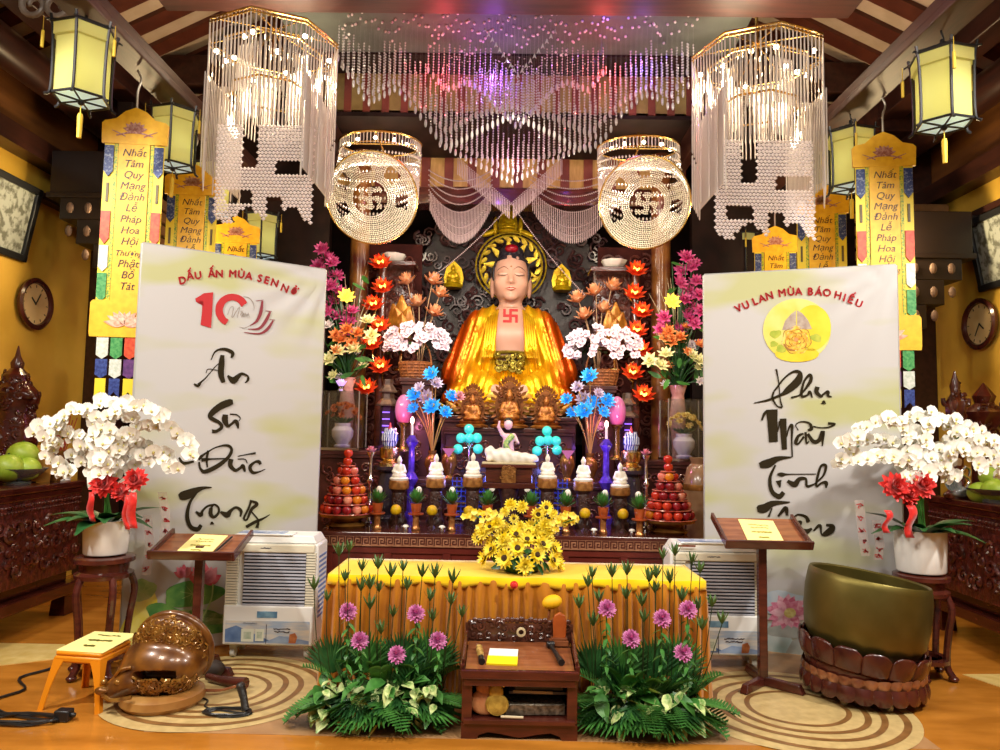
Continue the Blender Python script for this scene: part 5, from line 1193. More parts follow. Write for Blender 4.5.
# ---- bead swags and crossed fringe before the backdrop
def cat_line(a, c, sag, n=22): return [V(a).lerp(V(c), i/n)-V((0, 0, sag*4*(i/n)*(1-i/n))) for i in range(n+1)]
sw = mat('rose_pearl_bead', C('B09C9E'), rough=.2, spec=.8, coat=.4)
for xs, lb in (((430, 491), 'draped bead swag over the shrine on the side of the fringed red-10 banner'), ((532, 614), 'draped bead swag over the shrine on the side of the rose disc banner')):
    P = at(sum(xs)/2, 170, 7.45); t = thing('bead_swag', lb, 'bead curtain', P)
    for k in range(7):
        a = at(xs[0]-1, 170+5*k, 7.45)-P; c = at(xs[1]+1, 170+5*k, 7.45)-P; L = (c-a).length
        pts = cat_line(a, c, .12+.03*k+(.08 if k > 4 else 0), 44); b = MB(); beads(b, pts, .0105); b.build('bead_garland', sw, t)
        if k == 4: low = pts
        if k == 6: low2 = pts
    b = MB()
    for i in range(1, 44, 1):
        p, q = low[i], low2[i]; rod(b, p, max(.05, p.z-q.z), .0044); rod(b, q, .09, .0054)
    b.build('rod_fringe', sw, t)
P = at(511, 203, 7.2); t = thing('crossed_bead_fringe', 'two crossed bead cords with fringe above the golden Buddha', 'bead curtain', P)
for a, c, e in (((458, 158), (511, 203), (586, 296)), ((562, 158), (512, 203), (428, 280))):
    p0, p1, p2 = [at(*q, 7.2)-P for q in (a, c, e)]; b = MB(); n = 32
    beads(b, [p0.lerp(p1, i/n) for i in range(n)], .009); beads(b, [p1.lerp(p2, i/60)+V((0, 0, -.05*sin(PI*i/60))) for i in range(60)], .008); b.build('bead_cord', sw, t)
    b = MB()
    for i in range(n): rod(b, p0.lerp(p1, i/n)-V((0, 0, .01)), .17, .0045)
    b.build('rod_fringe', sw, t)

# ---- lanterns
def translucent(name, col, em=0.):
    m = bpy.data.materials.new(name); m.use_nodes = True; nt = m.node_tree; N = nt.nodes; N.remove(N['Principled BSDF']); out = N['Material Output']
    tl = N.new('ShaderNodeBsdfTranslucent'); df = N.new('ShaderNodeBsdfDiffuse'); e = N.new('ShaderNodeEmission'); a = N.new('ShaderNodeMixShader'); c = N.new('ShaderNodeAddShader')
    for n_ in (tl, df, e): n_.inputs['Color'].default_value = (*col, 1)
    e.inputs['Strength'].default_value = em; a.inputs[0].default_value = .35
    nt.links.new(tl.outputs[0], a.inputs[1]); nt.links.new(df.outputs[0], a.inputs[2]); nt.links.new(a.outputs[0], c.inputs[0]); nt.links.new(e.outputs[0], c.inputs[1]); nt.links.new(c.outputs[0], out.inputs[0]); return m
silk = translucent('lit_lantern_silk', C('E2DC8C'), .10); silk_b = translucent('lit_lantern_base', C('C6DCF2'), .25); tass_m = mat('yellow_tassel', C('D8B838'), rough=.6)
def lantern_proto():
    t = thing('palace_lantern', 'x', 'lantern'); r, h = .15, .34
    b = MB(); b.add([tuple(p) for p in ngon(6, r, -h/2)+ngon(6, r, h/2)], [(i, (i+1) % 6, 6+(i+1) % 6, 6+i) for i in range(6)]); b.build('silk_panel', silk, t, smooth=False)
    b = MB(); b.add([tuple(p) for p in ngon(6, r+.025, h/2)+ngon(6, r+.025, h/2+.075)], [(i, (i+1) % 6, 6+(i+1) % 6, 6+i) for i in range(6)]); b.add([tuple(p) for p in ngon(6, r+.025, h/2)+ngon(6, r, h/2)], [(i, (i+1) % 6, 6+(i+1) % 6, 6+i) for i in range(6)]); b.build('upper_band', silk, t, smooth=False)
    b = MB(); b.add([tuple(p) for p in ngon(6, r-.005, -h/2-.004)], [(0, 1, 2, 3, 4, 5)]); b.build('base_pane', silk_b, t, smooth=False)
    b = MB()
    for p in ngon(6, r+.012, 0): b.tube(catmull([(p.x*1.15, p.y*1.15, h/2+.12), (p.x*1.05, p.y*1.05, h/2+.03), (p.x, p.y, 0), (p.x*1.02, p.y*1.02, -h/2), (p.x*1.2, p.y*1.2, -h/2-.03)], 3), .009, 6); b.cyl((p.x, p.y, -h/2-.006), (0, 0, -h/2-.012), .006, n=6)
    for z, rr in ((-h/2-.004, r+.008), (h/2+.078, r+.03)): b.tube(ngon(6, rr, z), .008, 6, closed=True)
    b.cyl((0, 0, h/2+.08), (0, 0, h/2+.19), .008, n=6); b.tube(ngon(6, .10, h/2+.12), .007, 6, closed=True)
    for p in ngon(6, .10, h/2+.12): b.cyl(p, (p.x*2.1, p.y*2.1, h/2+.078), .006, n=6)
    b.ball((0, 0, -h/2-.02), .02); b.build('iron_frame', black_iron, t)
    b = MB(); b.tube([(0, 0, -h/2-.02), (0, 0, -h/2-.10)], .003, 6); b.tube([(0, 0, -h/2-.09), (0, 0, -h/2-.11), (0, 0, -h/2-.24)], [.012, .016, .013], 8); b.build('tassel', tass_m, t)
    b = MB()
    for p in ngon(6, r+.07, h/2+.09)[::2]: b.tube([p, p-V((0, 0, .10))], .002, 5); b.tube([p-V((0, 0, .09)), p-V((0, 0, .19))], .009, 6)
    b.build('side_tassel', tass_m, t)
    MB().ball((0, 0, .0), .032, 0, 10, 8).build('bulb', mat('lantern_bulb', (1, 1, .9), em=(.85, 1, .95), es=6.), t); return t
LAN = []
lp = lantern_proto(); XR = 2.6
spots_l = [(83, 72, -1, 'hexagonal yellow lantern nearest the framed picture over the wooden dragon statue'), (174, 145, -1, 'hexagonal yellow lantern behind the first hanging prayer banner on the dragon statue side'), (214, 195, -1, 'small yellow lantern behind the second hanging prayer banner on the dragon statue side'), (262, 240, -1, 'small yellow lantern just over the "10" emblem banner edge beneath the bead lattice'),
           (943, 97, 1, 'hexagonal yellow lantern nearest the framed picture over the carved finials'), (851, 166, 1, 'hexagonal yellow lantern beside the large hanging banner over the rose disc banner'), (745, 258, 1, 'small yellow lantern just over the rose disc banner edge beneath the bead lattice')]
for i, (px, py, s, lb) in enumerate(spots_l):
    P = on_plane(px, py, V((s*XR, 0, 0)), V((1, 0, 0))); o = lp if i == 0 else dup(lp, P); o.location = P; o['label'] = lb; o['group'] = 'palace lanterns along the rails'; LAN.append(P); o.rotation_euler = (0, 0, .25*s)
    tag(MB().tube(catmull([(P.x, P.y, 3.97), (P.x+.015, P.y, 3.90), (P.x, P.y, (P.z+.34+3.9)/2), (P.x, P.y, P.z+.325)], 4), .006, 6).build('lantern_hook', black_iron), 'black iron hook holding the '+lb[:lb.index('lantern')+7]+' '+' '.join(lb[lb.index('lantern')+8:].split()[:7]), 'hook')

# ---- hanging prayer banners
by = mat('banner_yellow', C('E2A812'), C('EDB920'), rough=.5, scale=20, sheen=.2); by2 = mat('banner_pale_yellow', C('E8CE30'), rough=.5)
fl = {'blue': mat('flag_blue', C('23356E'), C('8C94A8'), rough=.5, scale=60, lo=.5, hi=.7), 'red': flat('flag_red', 'C23418', 'D4562A', 40), 'white': flat('flag_white', 'D8D8D0', 'B8C0B0', 40), 'green': flat('flag_green', '1E7A3C', '58A058', 50), 'purple': flat('flag_purple', '4A2860', '6A3878', 40), 'navy': flat('flag_navy', '1A2868', '384C90', 60)}
def prayer_banner():
    t = thing('hanging_prayer_banner', 'x', 'hanging banner'); y0 = 0.
    # local origin: top; hangs along -z, faces -y
    ogee = [(-.215, -.26), (.215, -.26), (.22, -.12), (.20, -.10), (.13, -.085), (.07, -.03), (0, 0), (-.07, -.03), (-.13, -.085), (-.20, -.10), (-.22, -.12)]
    cp = MB(); cp.prism(ogee, .016, TR((0, .008, 0), (PI/2, 0, 0))); cpo = cp.build('crest_plate', by, t, smooth=False)
    b = MB(); T_ = lambda x, z: V((x, -.012, z))
    for k in range(7): a = PI*(k+.5)/7; b.add([tuple(T_(*p)) for p in petalpts(0, -.17, a, .065*(1+.3*abs(cos(a))), .035)], [tuple(range(16))])
    brush(b, [[(-.12, -.205, .008), (-.05, -.185, .012), (0, -.18, .014), (.05, -.185, .012), (.12, -.205, .008)], [(-.15, -.17, .004), (-.10, -.19, .008), (-.06, -.21, .008)], [(.15, -.17, .004), (.10, -.19, .008), (.06, -.21, .008)]], T_, 4)
    b.build('crest_lotus', flat('crest_rose', '9A5A48', 'C89888', 60), cpo, smooth=False)
    MB().box((0, 0, -.80), (.205, .010, 1.10)).build('text_strip', by2 if False else by, t, smooth=False)
    b = MB(); words_ = ['Nhất', 'Tâm', 'Quy', 'Mạng', 'Đảnh', 'Lễ', 'Pháp', 'Hoa', 'Hội', 'Thượng', 'Phật', 'Bồ', 'Tát']
    for i, w_ in enumerate(words_):
        v, f = glyphs(w_, .072 if len(w_) < 6 else .055, .25, 0.); b = MB(); b.add(np.array([(x, -.0075, z-.345-.0775*i) for x, z, _ in v]), f); b.build('painted_word', flat('banner_ink', '3A1E10'), t, smooth=False)
    for s in (-1, 1):
        b = MB(); b.box((s*.118, .004, -.80), (.022, .008, 1.10)); b.build('green_edging', mat('edging_green', C('C8B820'), C('5A8A30'), rough=.5, scale=70, lo=.45, hi=.6), t, smooth=False)
        MB().box((s*.162, .006, -.80), (.07, .006, 1.10)).build('side_strip', by2, t, smooth=False)
        z = -.275
        for nm, L in (('blue', .22), (None, .22), ('red', .23), ('white', .18), ('green', .20)):
            if nm: MB().prism([(-.030, 0), (.030, 0), (.030, -L*.82), (0, -L), (-.030, -L*.82)][::-1], .006, TR((s*.163, .0, z), (PI/2, 0, 0))).build('flag_tab', fl[nm], t, smooth=False)
            else: MB().box((s*.163, 0, z-L*.45), (.016, .006, L*.6)).build('dark_tag', flat('tag_olive', '5A4A18'), t, smooth=False)
            z -= L+.01
    lpz = -1.35
    lpp = MB().prism([(-.22, lpz-.25), (.22, lpz-.25), (.225, lpz-.22), (.225, lpz-.02), (.21, lpz), (-.21, lpz), (-.225, lpz-.02), (-.225, lpz-.22)], .016, TR((0, .008, 0), (PI/2, 0, 0))).build('lotus_plate', by, t, smooth=False)
    b = MB()
    for k in range(9):
        a = PI*(k+.5)/9; b.add([(x, y-.0006*(k % 3), z) for x, y, z in [tuple(T_(*p)) for p in petalpts(0, lpz-.17, a, .09*(1+.5*abs(cos(a))), .045)]], [tuple(range(16))], k % 2)
    b.build('plate_lotus', [flat('lotus_salmon', 'D88A70', 'E8B8A0', 50), flat('lotus_cream', 'E8C8B0', 'D0907A', 50)], lpp, smooth=False)
    for k, seq in enumerate((('white', 'navy', 'red'), ('green', 'white', 'navy'), ('red', 'purple', 'white'), ('green', 'white', 'navy'))):
        z = lpz-.25
        for nm, L in zip(seq, (.15, .13, .0)):
            if L: MB().prism([(-.038, 0), (.038, 0), (.038, -L*.82), (0, -L), (-.038, -L*.82)][::-1], .005, TR((-.135+.09*k, .003, z), (PI/2, 0, 0))).build('flag_tab', fl[nm], t, smooth=False); z -= L
        MB().prism([(-.034, 0), (.034, 0), (.034, -.13), (0, -.09), (-.034, -.13)][::-1], .005, TR((-.135+.09*k, .003, z), (PI/2, 0, 0))).build('arrow_tab', by2 if k % 2 == 0 else fl['navy'], t, smooth=False)
    b = MB(); b.tube(catmull([(0, 0, -.02), (0, 0, .12), (.02, 0, .20), (-.01, 0, .27)], 3), .008, 6); b.build('hook', mat('pale_hook', C('B0A898'), rough=.3, metal=.6), t)
    return t
pbn = prayer_banner(); k = 0
for px, py, s, w_, lb in ((137, 108, -1, 0, 'longest-looking yellow prayer banner, its lotus plate showing beside the "10" banner'), (194, 164, -1, 0, 'second yellow prayer banner from the dragon statue, its foot hidden behind the "10" banner'), (237, 216, -1, 0, 'third yellow prayer banner from the dragon statue, just under the bead lattice'), (284, 240, -1, 0, 'orange-yellow crest of the last prayer banner above the words Sen Nở'),
    (883, 132, 1, 0, 'large yellow prayer banner at the outer edge of the rose disc banner'), (821, 183, 1, 0, 'second yellow prayer banner above the word Hiếu of the rose disc banner'), (775, 226, 1, 0, 'third yellow prayer banner under the bead lattice above the rose disc banner'), (735, 248, 1, 0, 'innermost yellow prayer banner crest above the words Vu Lan')):
    P = on_plane(px, py, V((s*XR*(1.04 if px == 883 else 1), 0, 0)), V((1, 0, 0))); o = pbn if k == 0 else dup(pbn, P); o.location = P; o['label'] = lb; o['group'] = 'yellow prayer banners on the rails'; o.rotation_euler = (0, 0, -s*.12); k += 1
# ================================================================ the shrine: altar tiers
def mk(name, label, cat, px, py, d, group=None, z=None, rz=0.):
    P = at(px, py, d)
    if z is not None: P.z = z
    return thing(name, label, cat, P, rz, group)
AX0, AX1 = at(321, 533, 5.7).x, at(692, 540, 5.7).x; AZ = at(508, 535, 5.7).z; AXC = (AX0+AX1)/2; AW = AX1-AX0
t = thing('offering_altar', 'wide dark red altar table with a pale fret band behind the yellow draped table', 'altar', (AXC, 5.7, 0)); ALT = t
b = MB(); b.box2((-AW/2, 0, AZ-.03), (AW/2, .85, AZ)); b.build('tabletop', mat('dark_glossy_top', (.05, .012, .009), (.09, .022, .014), rough=.15, scale=4, coat=.5), t, smooth=False, bevel=.004)
b = MB(); b.box2((-AW/2+.005, .0, AZ-.105), (AW/2-.005, .84, AZ-.03)); b.build('fret_band', mat('pale_fret', C('8A5A40'), C('A87858'), rough=.4, scale=20), t, smooth=False)
b = MB(); n = 46; s_ = (AW-.02)/n
for i in range(n):
    x = -AW/2+.01+i*s_; u = s_/8; z = AZ-.103
    for x0, z0, x1, z1 in ((0, 1, 1, 8), (1, 7, 7, 8), (6, 2, 7, 7), (2.5, 2, 6, 3), (2.5, 3, 3.5, 5.5), (3.5, 4.5, 5, 5.5)): b.box2((x+x0*u, -.004, z+z0*.0088), (x+x1*u, .01, z+z1*.0088))
o = b.build('fret_pattern', mat('fret_dark', C('4A1A12'), rough=.4), t, smooth=False)
b = MB(); b.box2((-AW/2+.04, .03, .05), (AW/2-.04, .8, AZ-.105)); b.box2((-AW/2+.01, .01, 0), (AW/2-.01, .82, .08)); b.box2((-AW/2+.02, .015, AZ-.16), (AW/2-.02, .81, AZ-.105))
for i in range(7): x = -AW/2+.06+i*(AW-.12)/6; b.box2((x-.03, .015, .08), (x+.03, .05, AZ-.15))
b.build('front_panel', mat('altar_red', (.085, .012, .009), (.13, .022, .014), rough=.3, scale=5, coat=.3), t, smooth=False, bevel=.004)
step_m = mat('tier_dark_wood', (.035, .010, .009), (.075, .020, .016), rough=.3, scale=7, coat=.2)
def tier(x0, x1, y0, y1, z0, z1, label, nm='altar_tier', m=step_m):
    t = thing(nm, label, 'altar', ((x0+x1)/2, y0, z0)); w, d, h = x1-x0, y1-y0, z1-z0
    b = MB(); b.box2((-w/2, 0, h-.04), (w/2, d, h)); b.box2((-w/2+.01, .008, h-.07), (w/2-.01, d, h-.04)); b.build('top_board', m, t, smooth=False, bevel=.006)
    b = MB(); b.box2((-w/2+.03, .03, 0), (w/2-.03, d, h-.07)); b.build('cabinet_body', m, t, smooth=False)
    b = MB(); n = max(1, int(w/.32))
    for i in range(n):
        xx = -w/2+.06+(w-.12)*(i+.5)/n; ww = (w-.12)/n-.03; scrollwork(b, ww, max(.06, h-.16), TR((xx, .026, h/2-.035), (PI/2, 0, 0)), .10, .011)
    b.build('carved_front', carved_red, t); return t
Z2, Z3, Z4 = 1.04, at(508, 428, 6.95).z, at(508, 402, 7.75).z-.16
tier(-1.0, 1.06, 6.62, 7.0, .02, Z2+.0, 'middle carved tier of the shrine behind the white seated statuettes')
tier(-.62, .66, 7.0, 7.35, .02, Z3, 'upper carved tier carrying the three flame-backed statues')
tier(-.70, .73, 7.36, 8.4, .02, Z4, 'high carved platform beneath the golden Buddha')
tier(-1.78, -1.0, 6.75, 7.12, .02, at(340, 450, 6.85).z, 'dark side cabinet under the glass case near the red-10 banner', 'side_cabinet')
tier(1.06, 1.86, 6.75, 7.12, .02, at(684, 461, 6.85).z, 'dark side cabinet under the glass case near the rose disc banner', 'side_cabinet')
ZC = at(340, 450, 6.85).z; ZCR = at(684, 461, 6.85).z

# ---------------------------------------------------------------- carved backdrop
P = at(508, 300, 8.6); t = thing('carved_backdrop', 'dark carved wood mandorla screen behind the golden Buddha', 'screen', (P.x, 8.6, 0)); BDX = P.x
bw = mat('backdrop_carving', (.035, .014, .016), (.11, .045, .045), rough=.3, scale=9, coat=.3); cx0 = 0
def zpx(py, d=8.6, px=508): return at(px, py, d).z
b = MB(); pts = [(-1.25, Z4-.3), (-1.25, zpx(330)), (-1.12, zpx(270)), (-.80, zpx(218)), (-.35, zpx(186)), (0, zpx(172)), (.35, zpx(186)), (.80, zpx(218)), (1.12, zpx(270)), (1.25, zpx(330)), (1.25, Z4-.3)]
b.prism(pts[::-1], .08, TR((0, .08, 0), (PI/2, 0, 0))); b.build('panel', mat('screen_black', (.012, .006, .006), (.03, .012, .012), rough=.45, scale=8, bump=.6), t, smooth=False)
b = MB(); pr = random.Random(6)
for i in range(430):
    x, z = pr.uniform(-1.2, 1.2), pr.uniform(Z4, zpx(180)); lim = zpx(180)-.62*abs(x)**1.5
    if z > lim or ((x/.5)**2+((z-zpx(275))/.3)**2 < .2): continue
    curl(b, (0, 0), pr.uniform(.05, .10), pr.uniform(0, 6), 1.4, TR((x, -.01-pr.uniform(0, .05), z), (PI/2, 0, 0)), pr.uniform(.012, .022), 0, pr.choice((-1, 1)), 10)
b.build('scroll_carving', bw, t)
hz = zpx(266, 8.3); H0 = V((at(511, 266, 8.3).x-BDX, -.3, hz))
b = MB(); b.tube([H0+V((.36*cos(2*PI*i/48), 0, .36*sin(2*PI*i/48))) for i in range(48)], .013, 8, closed=True); b.tube([H0+V((.41*cos(2*PI*i/48), .01, .40*sin(2*PI*i/48))) for i in range(48)], .010, 6, closed=True)
b.cyl(H0, H0+V((0, .3, 0)), .05)
for i in range(20): a = 2*PI*i/20; b.addp(petal_p(.11, .045, .02, seg=4), Matrix.Translation(H0+V((.30*cos(a), -.005, .30*sin(a)))) @ Matrix.Rotation(PI/2, 4, 'X') @ Matrix.Rotation(a+1.2, 4, 'Z'))
for i in range(9): a = 2*PI*i/9+.3; b.addp(petal_p(.22, .07, .02, seg=4), Matrix.Translation(H0+V((.10*cos(a), .0, .10*sin(a)))) @ Matrix.Rotation(PI/2, 4, 'X') @ Matrix.Rotation(a, 4, 'Z'))
b.build('leafy_halo', mat('halo_gold', C('D8C030'), C('A88818'), rough=.35, scale=20, metal=.5), t)
small_gold = mat('lemon_gold', C('F0D020'), C('D8A810'), rough=.35, scale=30, metal=.45)
def little_buddha(par, P, h, m, nm='seated_figure', throne=True):
    """small seated figure, local height h"""
    k = h
    def fn(X, Y, Z):
        X, Y, Z = X/k, Y/k, Z/k
        d = ell(X, Y, Z, (0, 0, .10), (.33, .24, .12)); d = smin(d, ell(X, Y, Z, (0, .03, .36), (.19, .14, .27)), .08)
        for s in (-1, 1): d = smin(d, cap(X, Y, Z, (s*.17, .02, .52), (s*.26, -.03, .27), .075, .07), .05); d = smin(d, cap(X, Y, Z, (s*.26, -.03, .27), (s*.05, -.18, .20), .065, .05), .04)
        d = smin(d, ell(X, Y, Z, (0, 0, .76), (.115, .115, .15)), .05); return smin(d, ell(X, Y, Z, (0, .01, .92), (.055, .055, .06)), .04)
    v, f = nets(fn, (-.42*k, -.34*k, -.03*k), (.42*k, .30*k, 1.02*k), k/26); b = MB(); b.add(v, f, 0, Matrix.Translation(P)); return b.build(nm, m, par, ang=None)
for px, py, h, lb in ((508, 230, .27, 'small gold Buddha on a cloud above the head of the large golden Buddha'), (453, 284, .24, 'small gold Buddha beside the halo on the side of the "10" banner'), (562, 287, .24, 'small gold Buddha beside the halo on the side of the rose disc banner')):
    P = at(px, py, 8.42); t = thing('gilt_statuette', lb, 'statue', P, group='gilt statuettes on the backdrop')
    little_buddha(t, (0, 0, 0), h, small_gold)
    b = MB(); b.prism([(-.10, 0), (.10, 0), (.12, .10), (.09, .22), (0, .31), (-.09, .22), (-.12, .10)], .02, TR((0, .10, -.01), (PI/2, 0, 0))); b.build('flame_back', small_gold, t)
    b = MB(); b.lathe([(0, -.05), (.10, -.05), (.12, -.02), (.10, .0), (0, .0)], n=18); b.build('pedestal', small_gold, t)
    if py == 230:
        for s in (-1, 1):
            b = MB(); b.ball((s*.21, .06, -.02), (.11, .03, .035), 0, 12, 6, rot=(0, s*.4, 0)); b.ball((s*.15, .06, .06), (.03, .03, .12), 0, 10, 6); b.build('gilt_cloud', small_gold, t)

# ---------------------------------------------------------------- the great Buddha
BD = 7.95; BP_ = at(509, 403, BD); t = thing('buddha_statue', 'large seated golden Buddha with a pale face and red chest emblem', 'statue', BP_); BUD = t
K = BD/F
def px2(px, py): p = at(px, py, BD)-BP_; return p.x, p.z
skin_m = mat('painted_skin', C('C0917A'), C('C89C88'), rough=.42, scale=3)
def robe_mat():
    m = mat('gilded_robe', C('F0B010'), C('E09808'), rough=.32, metal=.6, scale=4)
    nt = m.node_tree; N = nt.nodes; L = nt.links; tc = N.new('ShaderNodeTexCoord'); sx = N.new('ShaderNodeSeparateXYZ'); L.new(tc.outputs['Object'], sx.inputs[0])
    ab = N.new('ShaderNodeMath'); ab.operation = 'ABSOLUTE'; L.new(sx.outputs['X'], ab.inputs[0]); nz = N.new('ShaderNodeTexNoise'); nz.inputs['Scale'].default_value = 5; L.new(tc.outputs['Object'], nz.inputs['Vector'])
    ad = N.new('ShaderNodeMath'); ad.operation = 'MULTIPLY_ADD'; L.new(nz.outputs['Fac'], ad.inputs[0]); ad.inputs[1].default_value = .25; L.new(ab.outputs[0], ad.inputs[2])
    zz = N.new('ShaderNodeMath'); zz.operation = 'MULTIPLY_ADD'; L.new(sx.outputs['Z'], zz.inputs[0]); zz.inputs[1].default_value = .26; L.new(ad.outputs[0], zz.inputs[2])
    cr = N.new('ShaderNodeValToRGB'); e = cr.color_ramp.elements; e[0].position = .60; e[0].color = (*C('F2BC18'), 1); e[1].position = .78; e[1].color = (*C('D8560A'), 1); L.new(zz.outputs[0], cr.inputs['Fac']); L.new(cr.outputs['Color'], N['Principled BSDF'].inputs['Base Color']); return m
robe_m = robe_mat()
def torso(X, Y, Z):
    d = ell(X, Y, Z, (0, .02, .55), (.38, .25, .52)); d = smin(d, cap(X, Y, Z, (-.30, .02, .86), (.30, .02, .86), .15, .15), .10)
    return d
def body(X, Y, Z):
    d = torso(X, Y, Z); d = smin(d, cap(X, Y, Z, (0, .02, .95), (0, .0, 1.12), .135, .12), .06)
    for s in (-1, 1):
        d = smin(d, ell(X, Y, Z, (s*.12, -.13, .72), (.14, .10, .13)), .08)
        d = smin(d, cap(X, Y, Z, (s*.34, -.34, .18), (s*.09, -.46, .10), .075, .055), .02); d = smin(d, ell(X, Y, Z, (s*.05, -.47, .085), (.13, .075, .05)), .03)
    h = ell(X, Y, Z, (0, .0, 1.40), (.195, .215, .29)); h = smin(h, ell(X, Y, Z, (0, -.04, 1.26), (.165, .17, .15)), .08)
    for s in (-1, 1):
        h = smin(h, ell(X, Y, Z, (s*.10, -.135, 1.31), (.075, .06, .07)), .05)
        h = smin(h, ell(X, Y, Z, (s*.205, .02, 1.30), (.03, .055, .14)), .02); h = smin(h, ell(X, Y, Z, (s*.082, -.19, 1.395), (.058, .03, .026)), .02)
    h = smin(h, cap(X, Y, Z, (0, -.20, 1.42), (0, -.245, 1.315), .016, .030), .03)
    for s in (-1, 1): h = smin(h, ell(X, Y, Z, (s*.032, -.222, 1.305), (.022, .02, .016)), .015)
    h = smin(h, ell(X, Y, Z, (0, -.208, 1.225), (.052, .022, .020)), .015); h = smin(h, ell(X, Y, Z, (0, -.18, 1.15), (.07, .05, .045)), .04)
    return smin(d, h, .035)
v, f = nets(body, (-.66, -.62, -.02), (.66, .36, 1.76), .0155); b = MB(); b.add(v, f); bo = b.build('body', skin_m, t, ang=None)
def robe(X, Y, Z):
    d = torso(X, Y, Z)-.028; ax = np.abs(X)
    slv = cap(ax, Y, Z, (.36, .02, .84), (.53, -.06, .34), .155, .20); slv = smin(slv, cap(ax, Y, Z, (.53, -.08, .26), (.26, -.36, .17), .17, .13), .10)
    fold = .016*np.sin(38*ax+9*Z+5*Y)*np.clip((.95-Z)*2, 0, 1)*np.clip(1.2-np.abs(Y+.1)*1.0, .3, 1)+.010*np.sin(70*ax+20*Z)
    lap = ell(ax, Y, Z, (.30, -.16, .06), (.42, .34, .17)); lap = smin(lap, ell(X, Y, Z, (0, -.30, .0), (.62, .26, .11)), .06)
    lapf = .012*np.sin(30*Z+18*ax+10*Y)
    d = smin(smin(d, slv, .06)+fold*.8, lap+lapf, .05)
    d = np.minimum(d, smin(cap(ax, Y, Z, (.13, -.03, 1.03), (.22, -.26, .55), .06, .075), d, .02)+.009*np.sin(110*ax-30*(1-Z)))
    opn = np.maximum(np.maximum(ax-(.150+.03*(Z-.6)), Y-.02), .36-Z); neck = np.maximum(np.sqrt(X*X+(Y-.0)**2)-.155, .93-Z)
    return np.maximum(np.maximum(d, -opn), -neck)
v, f = nets(robe, (-.80, -.62, -.06), (.80, .40, 1.14), .0165); b = MB(); b.add(v, f); b.build('robe', robe_m, t, ang=None)
for s in (-1, 1):
    b = MB()
    for k in range(5):
        x0 = .145+.024*k; b.tube(catmull([(s*(x0-.02), .02-.004*k, 1.06-.012*k), (s*(x0+.0), -.16, .97-.012*k), (s*(x0+.012), -.262, .80), (s*(x0+.03), -.30, .60), (s*(x0+.045), -.30, .47)], 5), .0155, 6)
    b.build('pleated_lapel', mat('lapel_gold', C('F4CC28'), C('D8A010'), rough=.28, metal=.6, scale=8), t)
# hair, face paint and emblem
def hair(X, Y, Z):
    d = ell(X, Y, Z, (0, .02, 1.43), (.218, .225, .27)); d = smin(d, ell(X, Y, Z, (0, .02, 1.68), (.135, .13, .095)), .05)
    d = d-.010*np.sin(62*X)*np.sin(62*Z)*np.sin(62*Y+1)
    line = 1.565-.35*X*X*0; cut = np.maximum(line-Z, -(.03-Y)*0-10)
    front = np.maximum(np.maximum(Z-(1.565-2.2*np.clip(np.abs(X)-.14, 0, 1)**1.0*0), -10), Y-(-.02-.0*X)+np.clip(np.abs(X)-.17, 0, 1)*3)
    return np.maximum(d, -front)
v, f = nets(hair, (-.25, -.25, 1.28), (.25, .27, 1.80), .0125); b = MB(); b.add(v, f); b.build('hair', mat('black_hair', (.012, .010, .014), (.03, .025, .035), rough=.4, scale=30), t, ang=None)
from mathutils.bvhtree import BVHTree
bvh = BVHTree.FromPolygons([tuple(q.co) for q in bo.data.vertices], [tuple(p.vertices) for p in bo.data.polygons])
def front_y(x, z):
    h = bvh.ray_cast(V((x, -1.2, z)), V((0, 1, 0))); return h[0].y if h[0] else -.2
def paint(name, strokes, m, th=.006, n=5, par=None):
    b = MB()
    for st in strokes:
        c = catmull(st, n); pts = [(p[0], front_y(p[0], p[1])-.001, p[1]) for p in c]; b.tube(pts, [max(.002, p[2]) for p in c], 6, flat=.6)
    return b.build(name, m, par or t)
for s in (-1, 1): paint('eyebrow', [[(s*.028, 1.445, .003), (s*.075, 1.478, .006), (s*.13, 1.462, .005), (s*.16, 1.435, .002)]], mat('brow_paint', C('3A2418'), rough=.6))
for s in (-1, 1): paint('closed_eye', [[(s*.035, 1.388, .003), (s*.08, 1.374, .007), (s*.125, 1.382, .006), (s*.15, 1.398, .002)]], mat('eyeline_paint', C('20140E'), rough=.5))
for s in (-1, 1): paint('eyelid_white', [[(s*.045, 1.395, .002), (s*.085, 1.388, .005), (s*.13, 1.394, .002)]], mat('eye_white', C('E8DCD0'), rough=.4))
paint('lips', [[(-.058, 1.232, .003), (-.022, 1.243, .009), (0, 1.238, .009), (.022, 1.243, .009), (.058, 1.232, .003)], [(-.045, 1.228, .003), (0, 1.215, .012), (.045, 1.228, .003)]], mat('lip_red', C('B04038'), rough=.35))
b = MB(); b.ball((0, front_y(0, 1.48), 1.48), .010); b.build('forehead_mark', mat('gold_dot', C('A07838'), rough=.4), t)
b = MB(); b.ball((0, -.11, 1.70), (.075, .05, .05), 0, 16, 10); b.build('hair_jewel', mat('red_jewel', C('9A1020'), C('6A0818'), rough=.15, scale=20), t)
b = MB(); cxx, czz, u = 0.0, px2(508, 318)[1], .0165; yy = lambda x, z: front_y(x, z)
cells = [(0, j) for j in range(-4, 5)]+[(i, 0) for i in range(-4, 5)]+[(i, 4) for i in range(1, 5)]+[(i, -4) for i in range(-4, 0)]+[(-4, j) for j in range(1, 5)]+[(4, j) for j in range(-4, 0)]
for i, j in set(cells): x, z = cxx+i*u, czz+j*u; b.box((x, yy(x, z)-.002, z), (u*1.75, .012, u*1.75))
b.build('red_emblem', red_ink, t, smooth=False)
b = MB()
